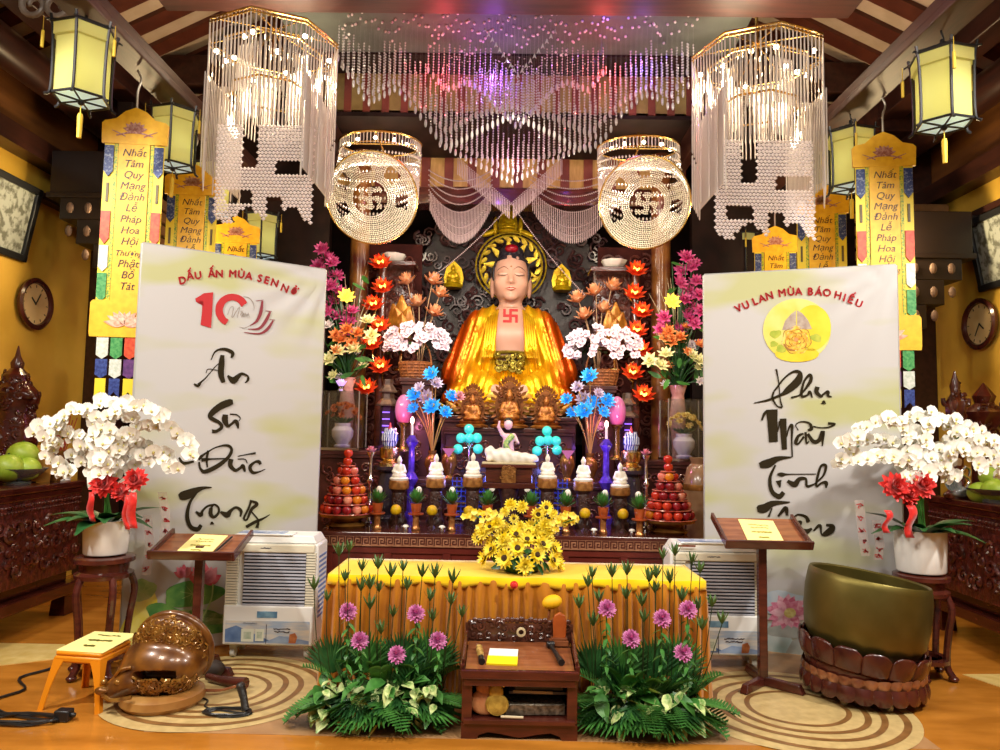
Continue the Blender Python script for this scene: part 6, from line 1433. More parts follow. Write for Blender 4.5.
for k in range(4): b.tube([(x, front_y(x, .5-.06*k)-.02-.01*(k % 2), .54-.055*k-.10*x*x*4) for x in np.linspace(-.16, .16, 9)], .018, 6)
scrollwork(b, .30, .22, TR((0, -.285, .42), (PI/2, 0, 0)), .07, .014)
b.build('knotted_sash', mat('olive_gold', C('A89430'), C('6A5A18'), rough=.35, metal=.5, scale=20), t)
b = MB(); b.tube([(.115*cos(a), .0+.125*sin(a)-.005, 1.045) for a in np.linspace(-PI, 0, 15)], .006, 6); b.build('neck_fold', mat('neck_line', C('B88870'), rough=.5), t)
# lotus throne petals
lp1 = mat('throne_petal', C('E8C860'), C('D89848'), rough=.35, scale=9, metal=.2); b = MB(); b.lathe([(0, -.14), (.62, -.14), (.68, -.08), (.66, -.02), (0, .02)], TR((0, -.10, 0), (0, 0, 0), (1, .66, 1)), n=40); b.build('lotus_seat', lp1, t)
for lay, (zz, rr, n) in enumerate(((-.04, .66, 24), (-.10, .70, 24))):
    for i in range(n):
        a = 2*PI*(i+.5*lay)/n
        if sin(a) > .3: continue
        b = MB(); b.addp(petal_p(.17, .15, .03, seg=5), Matrix.Translation((rr*cos(a), -.10+.66*rr*sin(a), zz-.035)) @ Matrix.Rotation(a, 4, 'Z') @ Matrix.Rotation(-rad(62-25*lay), 4, 'Y')); b.build('throne_petal', lp1, t, solid=.01)
# ================================================================ offerings on the shrine
terra = mat('terracotta_glaze', C('B8582A'), C('8A3C18'), rough=.3, scale=14, coat=.3); ivory = mat('ivory_white', C('F0ECE0'), C('E0D8C8'), rough=.35, scale=20)
ped_m = mat('pedestal_brown', C('4A2C22'), C('2A1612'), rough=.4, scale=26, bump=.6); pcap = mat('pedestal_cap', C('A8743A'), C('7A4A20'), rough=.35, scale=30, metal=.3)
EDGE = lambda n, i: 'first' if i == 0 else ('last' if i == n-1 else ORD[i])
side = lambda i, n: '%s from the red-10 banner' % ORD[i]
# front row: small plants in terracotta pots on gilt stands
t0 = None; pl = [(377, 528), (415.6, 528), (451.6, 528), (487, 528), (531, 528), (565.5, 529), (603, 531), (639.5, 532)]
for i, (px, py) in enumerate(pl):
    P = at(px, py, 5.90 if i < 7 else 5.80); P.z = AZ; lb = 'green plant with white bud in orange pot on altar edge, '+side(i, 8)
    if t0 is None:
        t0 = thing('altar_plant', lb, 'potted plant', P, 0, 'small plants along the altar edge')
        b = MB(); b.lathe([(0, 0), (.035, 0), (.038, .01), (.026, .03), (.026, .10), (.036, .118), (0, .118)], n=18); b.build('gilt_stand', mat('copper_stand', C('A06030'), C('C08850'), rough=.25, metal=.6, scale=20), t0)
        b = MB(); b.lathe([(0, .118), (.062, .122), (.064, .132), (.03, .134), (.036, .145), (.044, .205), (.046, .21), (0, .205)], n=20); b.build('pot', terra, t0)
        b = MB()
        for k in range(34): a = k*2.4; b.addp(petal_p(.095, .026, .015, seg=3), Matrix.Translation((.012*cos(a), .012*sin(a), .205+.035*(k/34))) @ Matrix.Rotation(a, 4, 'Z') @ Matrix.Rotation(-(.35+1.0*k/34), 4, 'Y'))
        b.build('leaves', leaf_green, t0); b = MB(); b.ball((.012, -.015, .315), (.026, .026, .032), 0, 12, 8); b.tube([(0, 0, .22), (.012, -.012, .30)], .004, 5); b.build('white_bud', ivory, t0)
    else:
        o = dup(t0, P, i*1.3, lb)
        if i in (3, 4):
            for c in list(o.children):
                if c.name.startswith('white_bud'): bpy.data.objects.remove(c)
            o['label'] = 'small green plant without a bud behind the sunflower arrangement, nearer the %s banner' % ('red-10' if i == 3 else 'rose disc')
# white seated statuettes on carved pedestals, yellow ball offerings before them
t0 = p0 = y0_ = None
for i, (px, ptop, zt) in enumerate(((398, 480, 457), (435, 478, 455), (472, 477, 451), (547, 478, 453), (583, 481, 458), (620, 487, 463))):
    d = 6.22; P = at(px, 520, d); P.z = AZ; hp = at(px, ptop, d).z-AZ; hs = at(px, zt, d).z-at(px, ptop, d).z
    lp_ = 'carved dark pedestal on the altar under a white seated statuette, '+side(i, 6); ls = 'white seated statuette on a carved pedestal, '+side(i, 6)
    if t0 is None:
        p0 = thing('carved_pedestal', lp_, 'pedestal', P, 0, 'carved pedestals on the altar'); H = hp; r = .075
        b = MB(); b.lathe([(0, 0), (.075, 0), (.08, .03), (.062, .06), (.05, .12), (.062, H*.62), (.055, H*.72), (.078, H*.80), (0, H*.8)], n=16); scrollwork(b, .11, H*.5, TR((0, -.055, H*.42), (PI/2, 0, 0)), .045, .007); b.build('carved_body', ped_m, p0)
        b = MB(); b.lathe([(0, H*.8), (.082, H*.8), (.088, H*.86), (.084, H*.9), (.088, H*.95), (.08, H), (0, H)], n=20); b.build('gilt_cap', pcap, p0)
        b = MB(); b.prism([(-.028, 0), (0, -.03), (.028, 0), (.018, .008), (0, -.01), (-.018, .008)], .01, TR((0, -.072, .13), (PI/2, 0, 0))); b.build('white_pendant', ivory, p0)
        t0 = thing('white_statuette', ls, 'statue', P+V((0, 0, hp)), 0, 'white seated statuettes'); HS = hs; little_buddha(t0, (0, 0, .02), hs*.98, ivory); b = MB(); b.lathe([(0, 0), (.078, 0), (.082, .014), (.07, .026), (0, .024)], n=20); b.build('round_base', ivory, t0)
    else: dup(p0, P, 0, lp_, sc=(1, 1, hp/H)); dup(t0, P+V((0, 0, hp)), 0, ls)
for i, (px, py) in enumerate(((396, 510), (432, 511), (469, 511), (585, 514), (623, 517))):
    d = 6.02; P = at(px, py, d); h = P.z-AZ; lb = 'round yellow offering on a small dark cup on the altar, '+side(i, 5)
    if y0_ is None:
        y0_ = thing('yellow_offering', lb, 'offering', (P.x, d, AZ), 0, 'round yellow offerings'); b = MB(); b.lathe([(0, 0), (.035, 0), (.014, .02), (.014, h-.06), (.04, h-.02), (.034, h-.012), (0, h-.04)], n=16); b.build('cup', ped_m, y0_)
        b = MB(); b.ball((0, 0, h), .046, 0, 18, 12); b.build('yellow_ball', mat('yellow_fruit', C('F0CC18'), C('E8B810'), rough=.45, scale=30, bump=.1), y0_)
    else: dup(y0_, (P.x, d, AZ), 0, lb)
# centre shrine box with reclining figure
P = at(508, 515, 6.3); P.z = AZ; zb1 = at(508, 488, 6.3).z-AZ; zt1 = at(508, 464, 6.3).z-AZ
t = thing('relic_table', 'small reddish carved table on a pedestal at the middle of the altar', 'table', P)
b = MB(); b.lathe([(0, 0), (.10, 0), (.10, .03), (.07, .06), (.06, zb1*.6), (.09, zb1), (0, zb1)], n=16); b.build('pedestal', ped_m, t)
b = MB(); b.box2((-.23, -.09, zb1), (.23, .10, zb1+.05)); b.box2((-.20, -.07, zb1+.05), (.20, .10, zt1-.03)); b.box2((-.24, -.10, zt1-.03), (.24, .11, zt1)); b.build('cabinet', red_wood, t, smooth=False, bevel=.006)
b = MB(); b.lathe([(.016, 0), (.026, .006), (.016, .012)], TR((-.14, -.075, zb1+.0), (PI/2, 0, 0)), 16); b.lathe([(.016, 0), (.026, .006), (.016, .012)], TR((.16, -.075, zb1+.0), (PI/2, 0, 0)), 16); b.build('ring_pull', ivory, t)
b = MB(); b.box2((-.06, -.095, zb1+.05), (.06, -.075, zt1)); scrollwork(b, .12, .12, TR((0, -.097, (zb1+zt1)/2+.03), (PI/2, 0, 0)), .04, .007); b.build('gilt_plaque', pcap, t)
t2 = thing('reclining_statuette', 'white reclining statuette on the reddish table at the altar middle', 'statue', P+V((0, 0, zt1)))
def rec(X, Y, Z):
    d = ell(X, Y, Z, (.06, 0, .05), (.20, .07, .055)); d = smin(d, ell(X, Y, Z, (-.05, 0, .07), (.11, .075, .07)), .04); d = smin(d, ell(X, Y, Z, (-.165, -.01, .105), (.045, .045, .05)), .02); d = smin(d, cap(X, Y, Z, (-.10, -.04, .08), (-.18, -.03, .04), .025, .02), .02); return smin(d, cap(X, Y, Z, (-.02, -.05, .10), (.14, -.05, .06), .022, .018), .02)+.004*np.sin(90*X+40*Z)
v, f = nets(rec, (-.25, -.11, -.01), (.29, .11, .18), .011); b = MB(); b.add(v, f); b.build('figure', ivory, t2, ang=None); MB().box((0, 0, .008), (.46, .17, .016)).build('couch', mat('couch_cream', C('C8B890'), rough=.5, bump=.4, scale=40), t2, bevel=.004)
# standing child statuette
P = at(508, 452, 6.66); P.z = Z2; hh = at(508, 418, 6.66).z-Z2
t = thing('standing_statuette', 'small standing child statuette in pale lilac robe before the flame-backed statues', 'statue', P)
b = MB(); b.lathe([(0, 0), (.12, 0), (.13, .05), (.09, .09), (.10, hh*.28), (0, hh*.28)], n=20, lobes=12, depth=.1); b.build('lotus_stand', mat('lilac_glaze', C('8878B8'), C('C8C0DC'), rough=.3, scale=20), t)
k = hh*.72
def child(X, Y, Z):
    X, Y, Z = X/k, Y/k, Z/k; d = cap(X, Y, Z, (0, 0, .08), (0, 0, .55), .16, .11); d = smin(d, ell(X, Y, Z, (0, -.01, .86), (.10, .10, .13)), .06)
    for s, up in ((-1, 1), (1, -1)): d = smin(d, cap(X, Y, Z, (s*.12, 0, .62), (s*.22, -.04, .62+.17*up), .055, .04), .05)
    return smin(d, cap(X, Y, Z, (-.22, -.04, .79), (-.20, -.05, .93), .035, .028), .03)
v, f = nets(child, (-.4*k, -.25*k, 0), (.4*k, .25*k, 1.05*k), k/28); b = MB(); b.add(v, f, 0, TR((0, 0, hh*.28))); b.build('figure', mat('pale_pink_glaze', C('E8C4C0'), C('D0A0B4'), rough=.3, scale=12), t, ang=None)
b = MB(); b.ball((0, .02*k, hh*.28+.93*k), (.105*k, .105*k, .085*k)); b.build('hair', black_plastic, t)
b = MB(); b.tube(catmull([(.10*k, -.12*k, hh*.28+.62*k), (-.05*k, -.20*k, hh*.28+.40*k), (.10*k, -.17*k, hh*.28+.15*k)], 6), .028, 8); b.build('green_sash', mat('sash_green', C('A8C060'), C('507848'), rough=.4, scale=40), t)
# three flame-backed brown statues
flame_m = mat('antique_bronze_gold', C('B4742C'), C('7A4218'), rough=.32, metal=.4, scale=22)
for px, pt, pb, lb in ((472, 386, 430, 'brown seated statue with a flame halo, beside the middle one on the red-10 side'), (509, 379, 428, 'brown seated statue with a flame halo, middle and tallest of the three'), (546, 388, 431, 'brown seated statue with a flame halo, beside the middle one on the rose disc side')):
    d = 7.09; P = at(px, pb, d); P.z = Z3; h = at(px, pt, d).z-Z3
    t = thing('flame_statue', lb, 'statue', P, group='flame-backed statues'); little_buddha(t, (0, -.02, h*.15), h*.66, flame_m)
    b = MB(); b.lathe([(0, 0), (h*.34, 0), (h*.36, h*.05), (h*.26, h*.09), (h*.32, h*.15), (0, h*.15)], n=24, lobes=14, depth=.12); b.build('lotus_base', flame_m, t)
    b = MB(); oval = [(h*.30*cos(a)*(1-.25*max(0, sin(a))), h*.50+h*.46*sin(a)) for a in np.linspace(-PI/2, 1.5*PI, 30)[:-1]]; b.prism(oval, .03, TR((0, .09, 0), (PI/2, 0, 0)))
    for x, z in oval[2:-2]: b.addp(petal_p(h*.13, h*.065, .01, seg=3), Matrix.Translation((x, .07, z)) @ frame(V((0, -1, 0)), V((0, 0, 1))).to_4x4() @ Matrix.Rotation(math.atan2(z-h*.45, x), 4, 'Z'))
    scrollwork(b, h*.5, h*.7, TR((0, .055, h*.52), (PI/2, 0, 0)), h*.11, h*.018); b.build('flame_halo', mat('flame_brown', C('6A3A18'), C('8E5626'), rough=.35, metal=.4, scale=16), t)
# turquoise ball lamps
tq = mat('turquoise_glass', C('2EC8B8'), C('58E0D0'), rough=.12, em=C('28C8B4'), es=.35, coat=.5, scale=20)
for k, (balls, lb) in enumerate((([(469, 429), (461, 438), (469, 438), (477, 438), (458, 449), (478, 449)], 'lamp of six turquoise glass balls under the flame statue on the red-10 side'), ([(547, 431), (540, 441), (548, 440), (556, 441), (537, 451), (557, 450)], 'lamp of six turquoise glass balls under the flame statue on the rose disc side'))):
    d = 6.72; P = at(balls[0][0], 455, d); P.z = Z2; t = thing('glass_ball_lamp', lb, 'lamp', P)
    for x, y in balls: q = at(x, y, d)-P; b = MB(); b.ball(q, .047, 0, 16, 10); b.build('glass_ball', tq, t)
    b = MB(); zt = (at(balls[0][0], 445, d)-P).z; b.cyl((0, .02, 0), (0, .02, zt), .012); b.lathe([(0, 0), (.09, 0), (.09, .015), (0, .02)], n=20)
    for x, y in balls: b.cyl((0, .02, zt-.02), at(x, y, d)-P, .005, n=6)
    b.build('stem', silver, t)
# blue lit lattice stands
bl = mat('blue_lattice', C('3A48A0'), C('1A2050'), rough=.2, em=C('3844C0'), es=.35, scale=20)
for px, lb in ((470, 'blue lit lattice stand under the turquoise lamp on the red-10 side'), (549, 'blue lit lattice stand under the turquoise lamp on the rose disc side')):
    d = 6.52; P = at(px, 500, d); P.z = AZ; t = thing('lattice_stand', lb, 'stand', P); h = Z2-AZ-.0
    b = MB()
    for i in range(9): x = -.16+.04*i; b.box((x, 0, h/2+.03), (.008, .008, h))
    for i in range(8): b.box((0, 0, .04+i*h/8), (.34, .008, .008))
    b.build('lattice', bl, t, smooth=False); b = MB()
    for i in range(3): b.box((0, -.0, .02+i*.14), (.36, .06, .012))
    b.build('shelf', silver, t, smooth=False)

# ---------------------------------------------------------------- lotus flowers, bouquets and lamps
def lotus(r, layers=((10, 12, 1.), (9, 38, .92), (7, 62, .8)), w=.42, cup=.2):
    b = MB()
    for k, (n, tl, s) in enumerate(layers): ring_of(b, petal_p(r*s, r*w, r*cup, seg=4), n, rad(tl), r*.08, r*.05*k, 1, .3*k)
    return b
bluep = mat('blue_crystal_petal', C('1E90E0'), C('58C8F4'), rough=.15, em=C('1E88E0'), es=.35, coat=.4, scale=30); palep = mat('lilac_crystal_petal', C('C8B8E0'), C('E8DCEC'), rough=.2, scale=30)
pinkp = mat('pink_crystal_petal', C('E0A0B0'), rough=.2); peach = mat('peach_lotus_petal', C('D8844C'), C('EEB890'), rough=.4, scale=14); redl = mat('red_lotus_petal', C('B81C10'), C('E05828'), rough=.3, em=C('E02808'), es=.10, scale=25); glow = mat('lotus_glow', C('FFD070'), em=C('FFB040'), es=9.)
def bouquet(name, label, cat, P, flowers, vase, vm, r, mset, gold_m, face=55, lay=((10, 12, 1.), (9, 38, .92), (7, 62, .8))):
    t = thing(name, label, cat, P); b = MB(); b.lathe(vase, n=22); b.build('vase', vm, t); zt = vase[-1][1]
    for i, (q, mi, sc) in enumerate(flowers):
        q = q-V(P); b = MB(); lb_ = lotus(r*sc, lay); b.add(np.concatenate(lb_.v), lb_.f, 0, Matrix.Translation(q) @ Matrix.Rotation(rad(face), 4, 'X') @ Matrix.Rotation(.35*(1 if q.x > 0 else -1), 4, 'Y')); f = b.build('lotus_flower', mset[mi], t); c = MB(); c.ball(q+V((0, -r*.3*sc, r*.25*sc)), r*.22*sc, 0, 8, 6); c.build('flower_heart', gold_m, f)
        MB().tube(catmull([(0, 0, zt-.03), (q.x*.4, q.y*.5, zt+(q.z-zt)*.55), tuple(q)], 4), .005, 5).build('flower_stem', gold_m, t)
    return t
brv = mat('bronze_brown_vase', C('6A3E1C'), C('9A6A30'), rough=.25, metal=.5, scale=9)
vase_p = lambda h, r: [(0, 0), (r*.6, 0), (r*.65, h*.04), (r*.45, h*.12), (r, h*.5), (r*.85, h*.72), (r*.4, h*.86), (r*.55, h)]
pale_gold = mat('pale_gold', C('C8A060'), rough=.3, metal=.6)
for c, fl_, lb, s in ((432, [(432, 375, 0, 1.), (415, 396, 0, 1.), (451, 397, 0, .85), (433, 408, 0, 1.15), (445, 413, 0, .85), (414, 409, 0, .8), (436, 384, 1, .8), (427, 398, 1, 1.), (459, 397, 2, .7), (420, 388, 1, .7)], 'blue crystal lotus bouquet in a bronze vase, red-10 banner side', -1), (590, [(590, 377, 0, 1.05), (567, 400, 0, .8), (606, 402, 0, 1.05), (585, 412, 0, 1.15), (592, 403, 0, .9), (573, 413, 0, .8), (603, 413, 0, .8), (578, 388, 1, .8), (584, 400, 1, 1.), (598, 394, 1, .7)], 'blue crystal lotus bouquet in a bronze vase, rose disc banner side', 1)):
    P = at(c, 470, 6.74); P.z = Z2; bouquet('crystal_lotus_bouquet', lb, 'flowers', P, [(at(x, y, 6.7+.06*((i*7) % 3)), m, sc) for i, (x, y, m, sc) in enumerate(fl_)], vase_p(.26, .075), brv, .085, [bluep, palep, pinkp], pale_gold)
# tall bronze vases
for i, (px, d) in enumerate(((449, 6.7), (567, 6.7))):
    P = at(px, 475, d); P.z = Z2; t = thing('bronze_vase', 'tall brown bronze vase by the blue lotus bouquet, %s' % ('red-10 side' if i == 0 else 'rose disc side'), 'vase', P); b = MB(); b.lathe(vase_p(.30, .072), n=24); b.build('vase', brv, t)
    b = MB(); b.prism([(-.06, .015), (.06, .015), (0, -.07)], .006, TR((0, -.075, .27), (PI/2, 0, 0))); b.build('pink_pennant', mat('pennant_pink', C('A86080'), rough=.5), t, smooth=False)
# purple candle pillars
pur = mat('purple_crystal', C('2C1A70'), C('5A40B0'), rough=.15, em=C('4828B8'), es=.08, coat=.5, scale=16); flm = mat('candle_flame', (1, .8, .6), em=C('FFB0A0'), es=10.)
for px, pt, lb in ((410, 430, 'purple crystal candle pillar among the white statuettes on the red-10 side'), (606, 434, 'purple crystal candle pillar among the white statuettes on the rose disc side')):
    d = 6.45; P = at(px, 510, d); P.z = AZ; h = at(px, pt, d).z-AZ; t = thing('candle_pillar', lb, 'candle', P)
    b = MB(); b.lathe([(0, 0), (.06, 0), (.062, .05), (.034, .09), (.03, h*.38), (.066, h*.46), (.03, h*.54), (.026, h*.8), (.06, h*.87), (.026, h*.94), (0, h*.95)], n=8); b.build('crystal_shaft', pur, t, smooth=False)
    b = MB(); b.cyl((0, 0, h*.94), (0, 0, h+.05), .012); b.build('candle', ivory, t); b = MB(); b.ball((0, 0, h+.085), (.016, .016, .034)); b.build('flame', flm, t)
# oil lamps with lotus glass on dark stepped bases
gl = mat('blue_white_glass', C('D8E0F0'), C('3848A0'), rough=.12, scale=16, lo=.45, hi=.6, kind='wave', coat=.5)
for px, y0p, lb in ((388, 466, 'blue and white lotus oil lamp on a dark urn near the red-10 banner'), (631, 470, 'blue and white lotus oil lamp on a dark urn near the rose disc banner')):
    d = 6.42; P = at(px, 505, d); P.z = AZ; t = thing('lotus_oil_lamp', lb, 'lamp', P); zt = at(px, y0p-20, d).z-AZ; zb_ = at(px, y0p, d).z-AZ
    b = MB(); b.lathe([(0, 0), (.09, 0), (.10, .03), (.06, .06), (.11, .14), (.115, .20), (.08, zb_-.06), (.14, zb_-.03), (.145, zb_), (0, zb_)], n=28); b.build('dark_urn', mat('dark_urn', (.02, .014, .022), (.05, .035, .05), rough=.2, scale=12, coat=.4), t)
    b = MB(); b.lathe([(0, zb_), (.09, zb_), (.095, zb_+.03), (.06, zb_+.05), (.085, zb_+.08), (.09, zt-.02), (.05, zt), (0, zt)], n=24); b.build('metal_base', brass, t)
    b = MB(); 
    for lay, (n, tl) in enumerate(((10, 70), (9, 84))): ring_of(b, petal_p(.15, .072, .055, seg=6), n, rad(tl), .05, zt, 1, .3*lay)
    b.lathe([(.03, zt), (.075, zt+.05), (.07, zt+.11), (.02, zt+.15)], n=20); b.build('lotus_glass', gl, t); b = MB(); b.tube([(0, 0, zt+.14), (0, 0, zt+.21)], [.022, .004], 8); b.build('red_tip', mat('red_tip', C('C03048'), rough=.3), t)
# silver candlesticks with lotus cups
for px, pt, s, lb in ((369, 452, -1, 'silver candlestick with a pink lotus cup beside the fruit tower near the red-10 banner'), (646, 455, 1, 'silver candlestick with a pink lotus cup beside the fruit tower near the rose disc banner')):
    d = 6.2; P = at(px, 520, d); P.z = AZ; h = at(px, pt, d).z-AZ; t = thing('candlestick', lb, 'candlestick', P)
    b = MB(); b.lathe([(0, 0), (.055, 0), (.06, .015), (.02, .03), (.016, .10), (.04, .13), (.016, .16), (.014, h*.55), (.03, h*.6), (.012, h*.65), (.012, h-.05), (.04, h), (0, h)], n=18); b.tube(catmull([(0, 0, h*.32), (s*.03, 0, h*.26), (s*.10, 0, h*.34), (s*.12, 0, h*.62)], 5), .008, 6); b.build('shaft', silver, t)
    l = lotus(.065, ((8, 30, 1.), (7, 58, .95), (6, 78, .85))); b = MB(); b.add(np.concatenate(l.v), l.f, 0, TR((0, 0, h-.01))); b.build('lotus_cup', mat('rose_glass', C('D06878'), C('E8A8B8'), rough=.15, coat=.4, scale=20), t)
# fruit towers: every fruit its own thing
fm = {'red apple': (C('B82418'), C('D84828')), 'dark red plum': (C('7A1018'), C('A02028')), 'orange': (C('E08820'), C('D87018')), 'pinkish peach': (C('D86858'), C('E8A080'))}
fmat = {k: mat('fruit_'+k.replace(' ', '_'), *v, rough=.25, scale=18, coat=.3) for k, v in fm.items()}
fproto = {}
for px, pyb, ptop, s, side_n in ((346, 513, 457, -1, 'red-10'), (668, 519, 463, 1, 'rose disc')):
    d = 6.0; P = at(px, 527, d); P.z = AZ; z0 = at(px, pyb, d).z-AZ; zt = at(px, ptop, d).z-AZ; t = thing('tiered_fruit_stand', 'red tiered fruit stand on a brown footed dish near the %s banner' % side_n, 'fruit stand', P)
    b = MB(); b.lathe([(0, 0), (.15, 0), (.17, .02), (.12, .05), (.15, .09), (.215, z0-.02), (.225, z0), (0, z0)], n=36); b.build('footed_dish', brv, t); n_t = 6; hz_ = (zt-z0)/n_t
    tray = mat('tray_red', C('A83828'), C('C87060'), rough=.2, coat=.4, scale=12)
    for k in range(n_t):
        r = .225-.033*k; z = z0+k*hz_; b = MB(); b.lathe([(0, z), (r, z), (r+.006, z+.006), (r, z+.010), (r-.01, z+.006), (0, z+.006)], n=40); b.build('tier_tray', tray, t)
        b = MB(); b.lathe([(r-.06, z+.005), (r-.075, z+hz_)], n=30); b.build('tier_core', mat('core_red', C('6A1410'), rough=.5), t)
        n = max(2, int(2*PI*(r-.044)/.076)); first_vis = [j for j in range(n) if sin(2*PI*(j+.5*(k % 2))/n) < .12]; first_vis.sort(key=lambda j: cos(2*PI*(j+.5*(k % 2))/n))
        for q, j in enumerate(first_vis):
            a = 2*PI*(j+.5*(k % 2))/n; kind = ('red apple', 'pinkish peach', 'dark red plum', 'red apple', 'orange', 'dark red plum', 'red apple')[(j*3+k*2+(s > 0)) % 7]
            if k >= 4 and kind == 'dark red plum': kind = 'red apple'
            L = P+V(((r-.044)*cos(a), (r-.044)*sin(a), z+.006)); lb = '%s, %s on the %s tray up, stand by the %s banner' % (kind, ORD[q], ORD[k], side_n)
            if kind not in fproto:
                o = thing(kind.split()[-1], lb, 'fruit', L); b = MB(); b.lathe([(0, .010), (.016, .002), (.034, .018), (.039, .038), (.032, .058), (.014, .066), (0, .060)], n=16); b.build('fruit_skin', fmat[kind], o); b = MB(); b.cyl((0, 0, .058), (.004, 0, .074), .0025, n=5); b.build('stalk', brown_wood, o); fproto[kind] = o; o['group'] = 'fruit on the tiered stands'
            else: dup(fproto[kind], L, q*1.1, lb, 'fruit on the tiered stands')
    L = P+V((0, 0, z0+n_t*hz_)); L.z -= .004; dup(fproto['red apple'], L, .3, 'red apple crowning the tiered fruit stand near the %s banner' % side_n)
# glass cases with vases of flowers
for px, pb, pt, zc_, nm, fl_m, s in ((342, 450, 392, ZC, 'red-10', mat('rust_blossom', C('C87030'), C('A84828'), rough=.5, scale=20), -1), (684, 461, 400, ZCR, 'rose disc', mat('yellow_blossom', C('D8B048'), C('E8D088'), rough=.5, scale=20), 1)):
    d = 6.95; P = at(px, pb, d); P.z = zc_; h = at(px, pt, d).z-zc_; w_ = .19
    t = thing('glass_case', 'clear glass case over a flower vase near the %s banner' % nm, 'display case', P)
    for c, dm in (((0, -w_, h/2), (2*w_, .006, h)), ((0, w_, h/2), (2*w_, .006, h)), ((-w_, 0, h/2), (.006, 2*w_, h)), ((w_, 0, h/2), (.006, 2*w_, h)), ((0, 0, h), (2*w_, 2*w_, .006))): MB().box(c, dm).build('glass_pane', clear_glass, t, smooth=False)
    b = MB(); b.box((0, 0, .012), (2*w_+.03, 2*w_+.03, .024)); b.build('base', silver, t, smooth=False)
    b = MB()
    for x in (-w_, w_):
        for y in (-w_, w_): b.box((x, y, h/2), (.010, .010, h))
    b.build('corner_edge', mat('case_edge', C('B0A8A0'), rough=.2, metal=.5), t, smooth=False)
    t2 = thing('vase_of_flowers', 'pale vase of small %s flowers inside the glass case near the %s banner' % ('rust' if s < 0 else 'yellow', nm), 'flowers', P+V((0, 0, .026)))
    b = MB(); b.lathe([(0, 0), (.075, 0), (.08, .015), (.055, .03), (.10, .10), (.105, .16), (.075, .20), (.08, .23), (.065, .23), (0, .2)], n=28); b.build('vase', mat('lilac_vase', C('D8CCD8'), C('8C78C0'), rough=.2, coat=.4, scale=4, lo=.5, hi=.7), t2)
    for i in range(20): a = i*2.4; ph = .1+1.35*(i/20); q = V((.15*cos(a)*cos(ph), .12*sin(a)*cos(ph), .27+.14*sin(ph))); l = lotus(.038, ((7, 15, 1.), (6, 45, .85), (4, 70, .6))); b = MB(); b.add(np.concatenate(l.v), l.f, 0, Matrix.Translation(q) @ frame(V((q.x, q.y-.1, q.z-.2))).to_4x4()); b.build('blossom', fl_m, t2)
    b = MB()
    for i in range(16): a = i*2.4; b.addp(petal_p(.10, .03, .02, seg=3), Matrix.Translation((.04*cos(a), .04*sin(a), .23)) @ Matrix.Rotation(a, 4, 'Z') @ Matrix.Rotation(-.4, 4, 'Y'))
    b.build('leaves', leaf_dark, t2)
# lotus lamp towers
for fl_, s, nm in (([(381, 266), (383, 290), (374, 307), (380, 328), (372, 346), (381, 369), (367, 390)], -1, 'red-10'), ([(636, 273), (634, 296), (641, 314), (636, 333), (640, 352), (632, 375), (643, 397)], 1, 'rose disc')):
    d = 7.38; cx = 377 if s < 0 else 637; P = at(cx, 420, d); P.z = .02; t = thing('lotus_lamp_tower', 'tall stand of glowing red lotus lamps near the %s banner' % nm, 'lamp', P)
    b = MB(); zt = at(cx, 262, d).z; b.cyl((0, .08, 0), (0, .08, zt), .045, n=12); b.build('post', red_wood, t); pts = []
    for i, (x, y) in enumerate(fl_):
        q = at(x, y, d)-P; b = MB(); l = lotus(.125, ((9, 12, 1.), (8, 40, .95), (7, 64, .8)), .40, .35); M = Matrix.Translation(q) @ Matrix.Rotation(rad(52), 4, 'X'); b.add(np.concatenate(l.v), l.f, 0, M); f = b.build('lotus_lamp', redl, t); c = MB(); c.addp(sphere_p(10, 8), M @ TR((0, 0, .055), (0, 0, 0), .034)); c.build('lit_bulb', glow, f)
        pts.append(tuple(q+V((-.07 if i % 2 else .07, .05, .05)))); pts.append(tuple(q+V((0, .06, -.05))))
    MB().tube(catmull(pts, 5), .011, 6).build('scroll_wire', brass, t)
